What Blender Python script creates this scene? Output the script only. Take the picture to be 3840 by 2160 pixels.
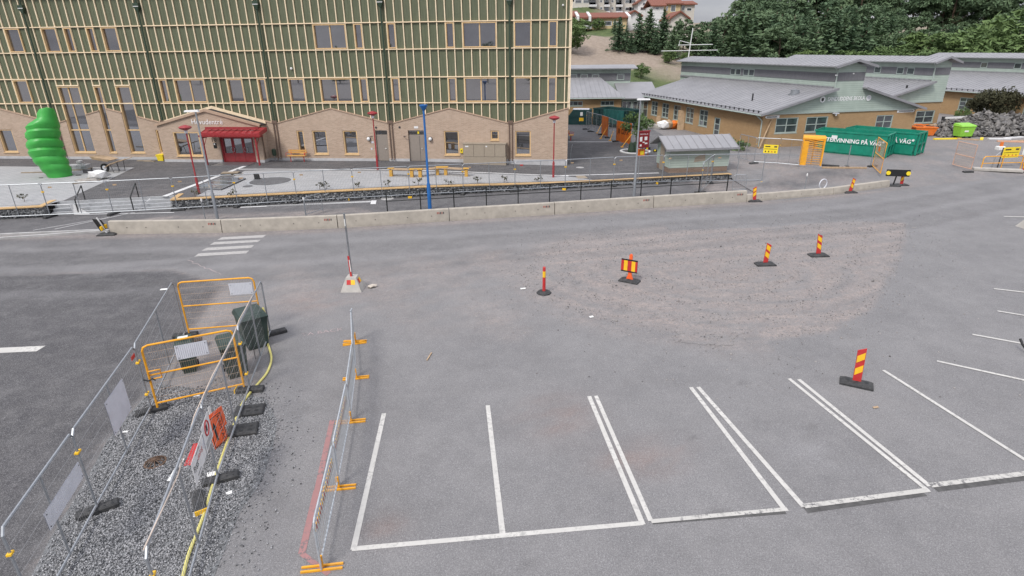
import bpy, bmesh, math, random
import numpy as np
from mathutils import Vector, Matrix
from math import radians, sin, cos, pi, hypot, atan2, sqrt
for o in list(bpy.data.objects): bpy.data.objects.remove(o, do_unlink=True)
SC = bpy.context.scene; COL = SC.collection
random.seed(7); RNG = np.random.default_rng(7)
# ------------------------------------------------------------------ camera
F_PX, PITCH, ROLL, CAM_H = 2200.0, radians(22.2), radians(-0.6), 8.5     # photo is 3840 x 2160
FW = np.array([0, cos(PITCH), -sin(PITCH)]); UP0 = np.array([0, sin(PITCH), cos(PITCH)]); RT0 = np.array([1., 0, 0])
RT = RT0*cos(ROLL)+UP0*sin(ROLL); UP = UP0*cos(ROLL)-RT0*sin(ROLL)
cd = bpy.data.cameras.new('camera'); cam = bpy.data.objects.new('camera', cd); COL.objects.link(cam)
cd.sensor_width = 36; cd.sensor_fit = 'HORIZONTAL'; cd.lens = F_PX/3840*36; cd.clip_start = .1; cd.clip_end = 3000
cam.matrix_world = Matrix(((RT[0], UP[0], -FW[0], 0), (RT[1], UP[1], -FW[1], 0), (RT[2], UP[2], -FW[2], CAM_H), (0, 0, 0, 1)))
SC.camera = cam
# ------------------------------------------------------------------ sky, sun, exposure
SUN_EL, SUN_AZ = radians(48), radians(215)      # compass style: azimuth from +Y clockwise
w = bpy.data.worlds.new('World'); SC.world = w; w.use_nodes = True
nt = w.node_tree; nt.nodes.clear()
out = nt.nodes.new('ShaderNodeOutputWorld'); bg = nt.nodes.new('ShaderNodeBackground'); bg.inputs[1].default_value = 0.12
sky = nt.nodes.new('ShaderNodeTexSky'); sky.sky_type = 'NISHITA'; sky.sun_disc = False
sky.sun_elevation = SUN_EL; sky.sun_rotation = SUN_AZ; sky.air_density = 1.0; sky.dust_density = 2.0
tc = nt.nodes.new('ShaderNodeTexCoord'); mp = nt.nodes.new('ShaderNodeMapping'); mp.inputs['Scale'].default_value = (1, 1, 3.2)
nz = nt.nodes.new('ShaderNodeTexNoise'); nz.inputs['Scale'].default_value = 2.6; nz.inputs['Detail'].default_value = 7; nz.inputs['Roughness'].default_value = .55
cr = nt.nodes.new('ShaderNodeValToRGB'); cr.color_ramp.elements[0].position = .36; cr.color_ramp.elements[0].color = (3.5, 3.6, 4.2, 1)
cr.color_ramp.elements[1].position = .66; cr.color_ramp.elements[1].color = (7.6, 7.6, 7.9, 1)
mx = nt.nodes.new('ShaderNodeMix'); mx.data_type = 'RGBA'; mx.inputs[0].default_value = .86
nt.links.new(tc.outputs['Generated'], mp.inputs[0]); nt.links.new(mp.outputs[0], nz.inputs['Vector']); nt.links.new(nz.outputs[0], cr.inputs[0])
nt.links.new(sky.outputs[0], mx.inputs[6]); nt.links.new(cr.outputs[0], mx.inputs[7]); 
sx_ = nt.nodes.new('ShaderNodeSeparateXYZ'); ma_ = nt.nodes.new('ShaderNodeMath'); ma_.operation = 'MULTIPLY_ADD'; ma_.use_clamp = False; ma_.inputs[1].default_value = .95; ma_.inputs[2].default_value = .42   # overcast: brighter overhead than at the horizon
mm_ = nt.nodes.new('ShaderNodeMix'); mm_.data_type = 'RGBA'; mm_.blend_type = 'MULTIPLY'; mm_.inputs[0].default_value = 1; ab_ = nt.nodes.new('ShaderNodeMath'); ab_.operation = 'ABSOLUTE'
nt.links.new(tc.outputs['Generated'], sx_.inputs[0]); nt.links.new(sx_.outputs[2], ab_.inputs[0]); nt.links.new(ab_.outputs[0], ma_.inputs[0]); nt.links.new(mx.outputs[2], mm_.inputs[6]); nt.links.new(ma_.outputs[0], mm_.inputs[7]); nt.links.new(mm_.outputs[2], bg.inputs[0]); nt.links.new(bg.outputs[0], out.inputs[0])
sl = bpy.data.lights.new('sun', 'SUN'); sl.energy = 1.4; sl.angle = radians(14); sl.color = (1, .96, .9)
so = bpy.data.objects.new('sun', sl); COL.objects.link(so)
sdir = Vector((sin(SUN_AZ)*cos(SUN_EL), cos(SUN_AZ)*cos(SUN_EL), sin(SUN_EL)))
so.rotation_euler = (-sdir).to_track_quat('-Z', 'Y').to_euler(); so.location = (0, -20, 60)
SC.view_settings.view_transform = 'Standard'; SC.view_settings.look = 'None'; SC.view_settings.exposure = 0.80; SC.view_settings.gamma = 1
SC.view_settings.use_curve_mapping = False
# ------------------------------------------------------------------ pixels of the photo -> rays -> places
ZZ = {'1': (0, 0, 2.07), '2': (1000, 0, 2.07), '3': (2100, 0, 2.4156), '4': (2900, 0, 2.415), '5': (0, 560, 2.342), '6': (1000, 560, 2.147), '7': (2100, 420, 2.862),
      '8': (2900, 420, 2.740), 'a': (400, 980, 2.3375), 'b': (0, 1250, 1.593), 'c': (500, 1450, 2.0417), 'd': (1050, 1100, 1.367), 'e': (1200, 850, 2.147),
      'f': (2200, 800, 2.07), 'g': (3000, 1000, 1.449), 'h': (1300, 1400, 1.431), 'v': (0, 0, 2576/3840), 'p': (0, 0, 1.0),
      'A': (2130, 390, 6.3), 'B': (3540, 380, 4.83), 'C': (2960, 480, 6.0375), 'D': (2200, 920, 8.05), 'E': (600, 1480, 3.917), 'J': (350, 780, 12.073), 'H': (230, 600, 11.2)}
def px(k, x, y): a, b, s = ZZ[k]; return a+x/s, b+y/s
def ray(u, v): return FW+RT*((u-1920)/F_PX)-UP*((v-1080)/F_PX)
def G(k, x, y, z=0.0):
    d = ray(*px(k, x, y)); t = (z-CAM_H)/d[2]; return Vector((d[0]*t, d[1]*t, z))
def on_y(k, x, y, Y):
    d = ray(*px(k, x, y)); t = Y/d[1]; return Vector((d[0]*t, Y, CAM_H+d[2]*t))
def proj(p):
    q = np.array(p)-np.array([0, 0, CAM_H]); w_ = q@FW; return 1920+F_PX*(q@RT)/w_, 1080-F_PX*(q@UP)/w_
def on_plane(k, x, y, a, b):
    """pixel on the vertical plane through ground points a, b -> (distance along, height)"""
    d = ray(*px(k, x, y)); e = Vector((b[0]-a[0], b[1]-a[1])).normalized(); n = (-e.y, e.x); t = (a[0]*n[0]+a[1]*n[1])/(d[0]*n[0]+d[1]*n[1])
    return float((d[0]*t-a[0])*e.x+(d[1]*t-a[1])*e.y), float(CAM_H+d[2]*t)
def hgt(base, k, x, y):
    """height above base of the pixel row on the vertical line through base"""
    v = px(k, x, y)[1]; q = np.array(base)-np.array([0, 0, CAM_H]); tv = (1080-v)/F_PX
    return float((tv*(q@FW)-q@UP)/(UP[2]-tv*FW[2]))
def sst(a, b, x): t = min(1, max(0, (x-a)/(b-a))); return t*t*(3-2*t)
def yg(x): return 33.45+(x+19.5)*.199                     # front line of the stone-filled walls
def yb(x): return 33.9+(x-13.86)*.33
def hp(x): return .6-.25*sst(-8, 6, x)                    # level of the forecourt
HPROF = [(0, 0), (10, 3.0), (18, 5.6), (36, 10.4), (46, 11.4), (80, 17.3), (180, 27), (520, 45)]
def hill(x, y):
    d = y-(82+.2*min(60, max(0, x-15))+.6*sin(x*.3))
    if d <= 0: return 0.0
    z = float(np.interp(d, [p[0] for p in HPROF], [p[1] for p in HPROF]))*(1-.36*sst(24, 44, x))
    return z+min(1, z*.3)*(.5*sin(x*.21+1)*cos(y*.17)+.3*sin(x*.47+y*.33))
def yard_z(x, y): return .35*max(sst(0, 6, y-yb(x))*sst(15.25, 18.5, x), sst(40.0, 40.9, y-.2*(x-15.25)))
def hz(x, y):
    if x < 15.25:
        if y > yg(x)+.1: return hp(x)+hill(x, y)
        return 0.0
    return yard_z(x, y)+hill(x, y)
def GT(k, x, y):
    z = .4
    for _ in range(12):
        p = G(k, x, y, z); z = .5*z+.5*hz(p.x, p.y)
    p.z = hz(p.x, p.y); return p
# ------------------------------------------------------------------ mesh building
class MB:
    def __init__(s): s.v = []; s.f = []; s.m = []; s.cm = 0
    def add(s, vs, fs):
        o = len(s.v); s.v += [tuple(map(float, q)) for q in vs]; s.f += [tuple(i+o for i in f) for f in fs]; s.m += [s.cm]*len(fs); return s
    def hexa(s, a, b):        # two quads of 4 points
        return s.add(list(a)+list(b), [(3, 2, 1, 0), (4, 5, 6, 7), (0, 1, 5, 4), (1, 2, 6, 5), (2, 3, 7, 6), (3, 0, 4, 7)])
    def box(s, x0, x1, y0, y1, z0, z1):
        return s.hexa([(x0, y0, z0), (x1, y0, z0), (x1, y1, z0), (x0, y1, z0)], [(x0, y0, z1), (x1, y0, z1), (x1, y1, z1), (x0, y1, z1)])
    def cbox(s, x0, x1, y0, y1, z0, z1, c=.02):   # box with chamfered upper edges
        s.hexa([(x0, y0, z0), (x1, y0, z0), (x1, y1, z0), (x0, y1, z0)], [(x0, y0, z1-c), (x1, y0, z1-c), (x1, y1, z1-c), (x0, y1, z1-c)])
        return s.hexa([(x0, y0, z1-c), (x1, y0, z1-c), (x1, y1, z1-c), (x0, y1, z1-c)], [(x0+c, y0+c, z1), (x1-c, y0+c, z1), (x1-c, y1-c, z1), (x0+c, y1-c, z1)])
    def bar(s, p, q, w_, h_, up=(0, 0, 1)):
        p = Vector(p); q = Vector(q); d = (q-p).normalized(); u = Vector(up)
        if abs(d.dot(u)) > .98: u = Vector((1, 0, 0))
        r = d.cross(u).normalized(); u = r.cross(d).normalized(); a = r*w_/2; b = u*h_/2
        return s.hexa([p-a-b, p+a-b, p+a+b, p-a+b], [q-a-b, q+a-b, q+a+b, q-a+b])
    def tube(s, pts, r, n=6, cap=True, closed=False):
        pts = [Vector(p) for p in pts]; rs = r if isinstance(r, (list, tuple)) else [r]*len(pts); vs = []; N = len(pts); ref = None
        for i, p in enumerate(pts):
            if closed: d = pts[(i+1) % N]-pts[i-1]
            else: d = pts[min(i+1, N-1)]-pts[max(i-1, 0)]
            d.normalize()
            if ref is None: ref = Vector((0, 0, 1)) if abs(d.z) < .9 else Vector((1, 0, 0))
            a = d.cross(ref).normalized(); b = a.cross(d).normalized(); ref = b
            vs += [p+(a*cos(2*pi*k/n)+b*sin(2*pi*k/n))*rs[i] for k in range(n)]
        fs = []
        for i in range(N if closed else N-1):
            j = (i+1) % N
            for k in range(n): fs.append((i*n+k, i*n+(k+1) % n, j*n+(k+1) % n, j*n+k))
        if cap and not closed: fs += [tuple(range(n-1, -1, -1)), tuple((N-1)*n+k for k in range(n))]
        return s.add(vs, fs)
    def loft(s, rings, cap=True):
        n = len(rings[0]); vs = [p for r in rings for p in r]; fs = []
        for i in range(len(rings)-1):
            for k in range(n): fs.append((i*n+k, i*n+(k+1) % n, (i+1)*n+(k+1) % n, (i+1)*n+k))
        if cap: fs += [tuple(range(n-1, -1, -1)), tuple((len(rings)-1)*n+k for k in range(n))]
        return s.add(vs, fs)
    def lathe(s, prof, n=12, c=(0, 0)):
        return s.loft([[(c[0]+r*cos(2*pi*k/n), c[1]+r*sin(2*pi*k/n), z) for k in range(n)] for r, z in prof])
    def prism(s, A, B):       # same-length outlines A, B
        return s.loft([A, B])
    def poly(s, pts): return s.add(pts, [tuple(range(len(pts)))])
    def mesh(s, name):
        me = bpy.data.meshes.new(name); me.from_pydata(s.v, [], s.f); me.update(); return me
    def build(s, name, mats, parent=None, loc=None, rz=0, smooth=False):
        me = s.mesh(name); ml = mats if isinstance(mats, (list, tuple)) else [mats]
        for m in ml: me.materials.append(M[m] if isinstance(m, str) else m)
        if len(ml) > 1: me.polygons.foreach_set('material_index', s.m)
        bm = bmesh.new(); bm.from_mesh(me); bmesh.ops.recalc_face_normals(bm, faces=bm.faces); bm.to_mesh(me); bm.free()
        if smooth:
            me.polygons.foreach_set('use_smooth', [True]*len(me.polygons))
            try: me.set_sharp_from_angle(angle=radians(40))
            except Exception: pass
        o = bpy.data.objects.new(name, me); COL.objects.link(o)
        if parent is not None: o.parent = parent
        if loc is not None: o.location = loc
        if rz: o.rotation_euler = (0, 0, rz)
        return o
def tag(o, label=None, cat=None, group=None, kind=None):
    if label: o['label'] = label
    if cat: o['category'] = cat
    if group: o['group'] = group
    if kind: o['kind'] = kind
    return o
def thing(name, label, cat, loc=(0, 0, 0), rz=0, group=None):
    o = bpy.data.objects.new(name, None); COL.objects.link(o); o.location = loc; o.rotation_euler = (0, 0, rz); o.empty_display_size = .2
    return tag(o, label, cat, group)
def kids(o): return [c for c in KID.get(o.name, [])]
KID = {}
def copy_tree(o, parent=None, loc=None, rz=None, label=None, group=None):
    c = o.copy(); COL.objects.link(c); c.parent = parent
    if loc is not None: c.location = loc
    if rz is not None: c.rotation_euler = (0, 0, rz)
    if label: c['label'] = label
    if group: c['group'] = group
    for ch in list(o.children): copy_tree(ch, c)
    return c
def stamp(proto, first, loc, rz, label, group=None):
    """first use moves the prototype itself, later ones copy it with its parts"""
    if proto not in first:
        first.append(proto); proto.location = loc; proto.rotation_euler = (0, 0, rz); proto['label'] = label
        if group: proto['group'] = group
        return proto
    return copy_tree(proto, None, loc, rz, label, group)
USED = []
ORD = ['first', 'second', 'third', 'fourth', 'fifth', 'sixth', 'seventh', 'eighth', 'ninth', 'tenth', 'eleventh', 'twelfth', 'thirteenth', 'fourteenth', 'fifteenth', 'sixteenth', 'seventeenth', 'eighteenth', 'nineteenth', 'twentieth']
def arr(a, n=8, r=.1, p0=(0, 0), sq=1): pass
def lettering(name, body, width, mat, parent, origin, xdir, ydir, extrude=.003, height=None, align='LEFT', bold=0.0):
    cu = bpy.data.curves.new('lettering', 'FONT'); cu.body = body; cu.extrude = 0; cu.size = 1; cu.resolution_u = 2; cu.offset = bold
    t = bpy.data.objects.new('lettering', cu); COL.objects.link(t); bpy.context.view_layer.update()
    dg = bpy.context.evaluated_depsgraph_get(); me = bpy.data.meshes.new_from_object(t.evaluated_get(dg)); bpy.data.objects.remove(t, do_unlink=True)
    co = np.empty(len(me.vertices)*3); me.vertices.foreach_get('co', co); co = co.reshape(-1, 3); x0, x1 = co[:, 0].min(), co[:, 0].max(); y0, y1 = co[:, 1].min(), co[:, 1].max()
    s = width/(x1-x0); sy = s if height is None else height/(y1-y0)
    X = Vector(xdir).normalized(); Y = Vector(ydir).normalized(); O = Vector(origin); N = X.cross(Y)
    c2 = [O+X*float((q[0]-x0)*s)+Y*float((q[1]-y0)*sy)+N*extrude for q in co]
    me.vertices.foreach_set('co', [k for q in c2 for k in q]); me.update(); me.materials.clear(); me.materials.append(M[mat])
    o = bpy.data.objects.new(name, me); COL.objects.link(o)
    if parent is not None: o.parent = parent
    return o
# ------------------------------------------------------------------ materials
M = {}
class NT:
    def __init__(s, name):
        s.m = bpy.data.materials.new(name); s.m.use_nodes = True; s.t = s.m.node_tree; s.b = s.t.nodes['Principled BSDF']; M[name] = s.m
    def n(s, typ, **kw):
        q = s.t.nodes.new('ShaderNode'+typ)
        for k, v in kw.items(): setattr(q, k, v)
        return q
    def L(s, a, b): s.t.links.new(a, b)
    def coord(s, kind='Object'):
        if kind == 'World': return s.n('NewGeometry').outputs['Position']
        return s.n('TexCoord').outputs[kind]
    def map(s, vec, scale=(1, 1, 1), rot=(0, 0, 0)):
        q = s.n('Mapping'); q.inputs['Scale'].default_value = scale; q.inputs['Rotation'].default_value = rot; s.L(vec, q.inputs[0]); return q.outputs[0]
    def noise(s, vec, scale, detail=3, rough=.55):
        q = s.n('TexNoise'); q.inputs['Scale'].default_value = scale; q.inputs['Detail'].default_value = detail; q.inputs['Roughness'].default_value = rough; s.L(vec, q.inputs['Vector']); return q.outputs[0]
    def ramp(s, f, a, b, ca=(0, 0, 0, 1), cb=(1, 1, 1, 1)):
        q = s.n('ValToRGB'); e = q.color_ramp.elements; e[0].position = a; e[0].color = ca; e[1].position = b; e[1].color = cb; s.L(f, q.inputs[0]); return q.outputs[0]
    def mix(s, f, a, b, mode='MIX'):
        q = s.n('Mix', data_type='RGBA', blend_type=mode)
        for i, x in ((0, f), (6, a), (7, b)):
            if isinstance(x, (int, float)): q.inputs[i].default_value = x
            elif isinstance(x, tuple): q.inputs[i].default_value = (x+(1,))[:4]
            else: s.L(x, q.inputs[i])
        return q.outputs[2]
    def math(s, op, a, b=0.0):
        q = s.n('Math', operation=op)
        for i, x in ((0, a), (1, b)):
            if isinstance(x, (int, float)): q.inputs[i].default_value = x
            else: s.L(x, q.inputs[i])
        return q.outputs[0]
    def attr(s, name): q = s.n('Attribute'); q.attribute_name = name; return q.outputs['Fac']
    def bump(s, h, strength=.3, dist=.02):
        q = s.n('Bump'); q.inputs['Strength'].default_value = strength; q.inputs['Distance'].default_value = dist; s.L(h, q.inputs['Height']); s.L(q.outputs[0], s.b.inputs['Normal'])
    def fin(s, col, rough=.7, metal=0, spec=.4):
        if isinstance(col, tuple): s.b.inputs['Base Color'].default_value = (col+(1,))[:4]
        else: s.L(col, s.b.inputs['Base Color'])
        if isinstance(rough, (int, float)): s.b.inputs['Roughness'].default_value = rough
        else: s.L(rough, s.b.inputs['Roughness'])
        s.b.inputs['Metallic'].default_value = metal; s.b.inputs['Specular IOR Level'].default_value = spec; return s.m
def gm(a, k): return tuple(max(0, min(1, x*k)) for x in a)
def plain(name, col, rough=.6, metal=0, var=.12, scale=6, dirt=.0, dirtcol=(.22, .2, .18), bump=0, kind='World', spec=.4):
    t = NT(name); v = t.coord(kind); f = t.noise(v, scale, 4)
    c = t.mix(t.ramp(f, .3, .7), gm(col, 1-var), gm(col, 1+var))
    if dirt: c = t.mix(t.math('MULTIPLY', t.ramp(t.noise(v, scale*.45, 6, .65), .45, .75), dirt), c, dirtcol)
    if bump: t.bump(t.noise(v, scale*6, 3), bump, .01)
    rr = t.math('MULTIPLY_ADD', f, .2); t.t.nodes[-1].inputs[2].default_value = rough-.1
    return t.fin(c, rr, metal, spec)
for nm, col, kw in [
    ('steel', (.36, .38, .40), dict(rough=.42, metal=.85, var=.18, scale=9, dirt=.3, dirtcol=(.2, .2, .2))),
    ('wire', (.33, .33, .335), dict(rough=.5, metal=.6, var=.1)),
    ('wire_rust', (.46, .34, .25), dict(rough=.6, metal=.2, var=.15)),
    ('rubber', (.035, .036, .038), dict(rough=.75, var=.3, scale=14, dirt=.5, dirtcol=(.13, .125, .12), bump=.3)),
    ('black', (.016, .017, .018), dict(rough=.5, var=.2)),
    ('blackpaint', (.012, .014, .014), dict(rough=.4, var=.2)),
    ('yellow', (.78, .36, .02), dict(rough=.45, var=.1, dirt=.25)),
    ('orange', (.72, .17, .02), dict(rough=.5, var=.1, dirt=.2)),
    ('orangepaper', (.85, .13, .03), dict(rough=.5, var=.08, dirt=.15)),
    ('sigred', (.50, .03, .03), dict(rough=.45, var=.1, dirt=.2)),
    ('red', (.29, .028, .034), dict(rough=.45, var=.12, dirt=.12)),
    ('darkred', (.22, .02, .022), dict(rough=.4, var=.12)),
    ('sigyellow', (.85, .50, .02), dict(rough=.45, var=.06, dirt=.15)),
    ('warnyellow', (.86, .66, .03), dict(rough=.5, var=.05, dirt=.1)),
    ('blue', (.02, .125, .37), dict(rough=.4, var=.1)),
    ('white', (.74, .74, .74), dict(rough=.5, var=.06, dirt=.15)),
    ('plate', (.62, .63, .68), dict(rough=.35, var=.05, dirt=.15)),
    ('letter', (.82, .82, .83), dict(rough=.4, var=.03)),
    ('galv', (.33, .35, .375), dict(rough=.4, metal=.5, var=.12, scale=12)),
    ('galvlight', (.50, .53, .56), dict(rough=.4, metal=.4, var=.12, scale=12)),
    ('benchyellow', (.58, .33, .06), dict(rough=.5, var=.1)),
    ('stencil', (.33, .10, .08), dict(rough=.7, var=.2)),
    ('concrete', (.40, .365, .315), dict(rough=.85, var=.12, scale=3, dirt=.35, dirtcol=(.2, .185, .165), bump=.25)),
    ('concrete2', (.42, .40, .37), dict(rough=.85, var=.12, scale=4, dirt=.35, dirtcol=(.22, .2, .18), bump=.25)),
    ('plinth', (.47, .47, .48), dict(rough=.85, var=.1, scale=3, dirt=.2)),
    ('stepstone', (.38, .39, .40), dict(rough=.8, var=.12, scale=5, dirt=.2)),
    ('kerb', (.40, .395, .39), dict(rough=.85, var=.15, scale=3, dirt=.4)),
    ('rock', (.30, .28, .26), dict(rough=.9, var=.25, scale=8, bump=.4)),
    ('palerock', (.48, .43, .37), dict(rough=.85, var=.1, scale=8)),
    ('slab', (.10, .097, .097), dict(rough=.9, var=.5, scale=3, dirt=.5, dirtcol=(.30, .28, .26))),
    ('gabstone', (.16, .165, .17), dict(rough=.85, var=.45, scale=9)),
    ('caterpillar', (.05, .36, .06), dict(rough=.42, var=.14, scale=1.2, dirt=.2, dirtcol=(.05, .22, .06))),
    ('bin', (.028, .05, .043), dict(rough=.5, var=.2, scale=4, dirt=.25, dirtcol=(.09, .1, .09))),
    ('binbrown', (.05, .035, .025), dict(rough=.5, var=.2)),
    ('hose', (.66, .60, .20), dict(rough=.5, var=.08)),
    ('rope', (.60, .50, .42), dict(rough=.8, var=.1)),
    ('iron', (.12, .075, .05), dict(rough=.7, var=.3, scale=20)),
    ('door', (.27, .235, .205), dict(rough=.5, var=.05)),
    ('cabinet', (.33, .28, .22), dict(rough=.5, var=.05)),
    ('pipebrown', (.16, .11, .085), dict(rough=.4, var=.1)),
    ('pipegreen', (.035, .06, .04), dict(rough=.4, var=.1)),
    ('metaldark', (.06, .06, .065), dict(rough=.4, metal=.4, var=.15)),
    ('roofblack', (.025, .025, .028), dict(rough=.7, var=.2)),
    ('contgreen', (.008, .215, .14), dict(rough=.42, var=.15, scale=2.5, dirt=.3, dirtcol=(.05, .15, .12))),
    ('contdark', (.012, .05, .05), dict(rough=.45, var=.2, scale=2.5, dirt=.3, dirtcol=(.08, .1, .1))),
    ('lime', (.25, .55, .06), dict(rough=.45, var=.1)),
    ('siding', (.33, .40, .355), dict(rough=.65, var=.08, scale=2, dirt=.25, dirtcol=(.26, .31, .28))),
    ('trim', (.36, .42, .39), dict(rough=.6, var=.06)),
    ('zinc', (.30, .30, .32), dict(rough=.45, metal=.35, var=.1, scale=1.5, dirt=.35, dirtcol=(.22, .21, .21))),
    ('rooftile', (.20, .075, .05), dict(rough=.8, var=.25, scale=4)),
    ('plaster', (.56, .53, .48), dict(rough=.85, var=.05)),
    ('plasteryellow', (.55, .43, .25), dict(rough=.85, var=.06)),
    ('plasterwhite', (.66, .66, .66), dict(rough=.85, var=.05)),
    ('planks', (.42, .30, .19), dict(rough=.75, var=.2, scale=5)),
    ('bark', (.10, .07, .05), dict(rough=.9, var=.3, scale=8)),
    ('curtain', (.30, .28, .26), dict(rough=.8, var=.2)),
    ('interior', (.05, .05, .055), dict(rough=.8, var=.3)),
    ('paper', (.72, .72, .70), dict(rough=.6, var=.05)),
]: plain(nm, col, **kw)
def wood(name, col, ax='z'):
    t = NT(name); v = t.coord('World'); sc = (14, 14, 1.2) if ax == 'z' else (1.2, 14, 14)
    f = t.noise(t.map(v, sc), 2.2, 4, .6); k = t.noise(v, 1.7, 2)
    c = t.mix(t.ramp(f, .3, .72), gm(col, .78), gm(col, 1.12)); c = t.mix(t.math('MULTIPLY', t.ramp(k, .4, .7), .4), c, gm(col, .7)); t.fin(c, .65)
wood('batten', (.90, .74, .53)); wood('ledge', (.90, .72, .50), 'x'); wood('winwood', (.70, .49, .26)); wood('cap', (.60, .40, .19), 'x')
wood('benchwood', (.60, .34, .10), 'x'); wood('greyboard', (.17, .17, .185)); wood('oldplank', (.33, .27, .2), 'x')
# green facade panels: boards with faint vertical joints
t = NT('panel'); v = t.coord('World'); f = t.noise(t.map(v, (5, 5, .5)), 2.0, 4); g = t.noise(v, .6, 2); c = t.mix(t.ramp(f, .3, .7), (.096, .112, .064), (.136, .152, .092)); c = t.mix(t.math('MULTIPLY', g, .25), c, (.10, .10, .085)); t.fin(c, .6)
def brick(name, a, b, mortar, w_=.25, h_=.075):
    t = NT(name); v = t.coord('Object'); sp = t.n('SeparateXYZ'); t.L(v, sp.inputs[0]); cb = t.n('CombineXYZ'); ad = t.math('ADD', sp.outputs[0], sp.outputs[1]); t.L(ad, cb.inputs[0]); t.L(sp.outputs[2], cb.inputs[1])
    q = t.n('TexBrick'); q.inputs['Scale'].default_value = 1; q.inputs['Brick Width'].default_value = w_; q.inputs['Row Height'].default_value = h_; q.inputs['Mortar Size'].default_value = .008; q.inputs['Bias'].default_value = 0
    q.inputs['Color1'].default_value = a+(1,); q.inputs['Color2'].default_value = b+(1,); q.inputs['Mortar'].default_value = mortar+(1,); t.L(cb.outputs[0], q.inputs['Vector'])
    f = t.noise(v, 1.1, 5, .6); c = t.mix(t.math('MULTIPLY', t.ramp(f, .35, .7), .35), q.outputs[0], gm(a, .72)); t.bump(q.outputs['Fac'], .4, -.01); t.fin(c, .85)
brick('brick', (.49, .36, .27), (.38, .275, .20), (.49, .43, .37)); brick('brickochre', (.43, .275, .135), (.37, .23, .11), (.36, .28, .19)); brick('brickred', (.26, .17, .12), (.2, .13, .09), (.25, .22, .19))
# light forecourt pavers
t = NT('paver'); v = t.map(t.coord('World'), (1, 1, 1), (0, 0, radians(-8))); q = t.n('TexBrick'); q.inputs['Scale'].default_value = 1; q.inputs['Brick Width'].default_value = .42; q.inputs['Row Height'].default_value = .21; q.inputs['Mortar Size'].default_value = .012
q.inputs['Color1'].default_value = (.40, .40, .405, 1); q.inputs['Color2'].default_value = (.33, .335, .345, 1); q.inputs['Mortar'].default_value = (.2, .2, .2, 1); t.L(v, q.inputs['Vector'])
c = t.mix(t.math('MULTIPLY', t.ramp(t.noise(v, .5, 5, .6), .4, .7), .35), q.outputs[0], (.29, .285, .28)); t.fin(c, .85)
# glass: reflects the sky and yard, dark room behind
def glass(name, col, refl):
    t = NT(name); v = t.coord('World'); f = t.noise(v, .9, 3); c = t.mix(t.ramp(f, .35, .65), gm(col, .6), gm(col, 1.5)); t.fin(c, .5)
    gl = t.n('BsdfGlossy'); gl.inputs['Roughness'].default_value = .02; gl.inputs['Color'].default_value = (.92, .93, 1, 1); ms = t.n('MixShader'); lw = t.n('LayerWeight'); lw.inputs[0].default_value = .3
    fr = t.math('MULTIPLY_ADD', lw.outputs['Fresnel'], .6); t.t.nodes[-1].inputs[2].default_value = refl
    t.L(fr, ms.inputs[0]); t.L(t.b.outputs[0], ms.inputs[1]); t.L(gl.outputs[0], ms.inputs[2]); t.L(ms.outputs[0], t.t.nodes['Material Output'].inputs[0])
glass('glass', (.016, .018, .021), .30); glass('glass2', (.05, .06, .065), .12)
# painted road lines, worn
def paint(name, col, wear, under=(.14, .137, .14)):
    t = NT(name); v = t.coord('World'); f = t.noise(v, 9, 6, .75); g = t.noise(v, 1.1, 4, .6); c = t.mix(t.ramp(g, .3, .7), gm(col, .85), col)
    k = t.math('MULTIPLY', t.ramp(f, .50, .58), t.ramp(g, .38, .60)); k = t.math('MULTIPLY', k, wear); c = t.mix(k, c, under); t.fin(c, .75)
paint('paintwhite', (.56, .545, .515), .45); paint('paintcross', (.43, .415, .40), .6); paint('paintworn', (.52, .505, .475), 1.3); paint('paintfresh', (.68, .68, .68), .25); paint('paintred', (.36, .19, .185), 1.2); paint('chalk', (.40, .33, .325), 1.4)
# ------------------------------------------------------------------ ground
def sdist(P, poly):
    """signed distance (positive inside) of points P (N,2) to polygon"""
    P = np.asarray(P); ins = np.zeros(len(P), bool); d = np.full(len(P), 1e9); n = len(poly)
    for i in range(n):
        a = np.array(poly[i]); b = np.array(poly[(i+1) % n]); e = b-a; t_ = np.clip(((P-a)@e)/(e@e), 0, 1); d = np.minimum(d, np.hypot(*(P-a-t_[:, None]*e).T))
        c_ = ((a[1] > P[:, 1]) != (b[1] > P[:, 1]))
        with np.errstate(divide='ignore', invalid='ignore'): ins ^= c_ & (P[:, 0] < (b[0]-a[0])*(P[:, 1]-a[1])/(b[1]-a[1])+a[0])
    return np.where(ins, d, -d)
def gp(pts): return [tuple(G(*p)[:2]) for p in pts]
def vnoise(x, y, s, seed=0):
    r = np.zeros_like(x); k = np.random.default_rng(seed)
    for o in range(5):
        a = k.uniform(0, 6.28, 4); f = s*1.9**o
        r += (np.sin(x*f*np.cos(a[0])+y*f*np.sin(a[0])+a[1])*np.sin(x*f*np.cos(a[2])+y*f*np.sin(a[2])+a[3]))/1.6**o
    return r*.45
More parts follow.
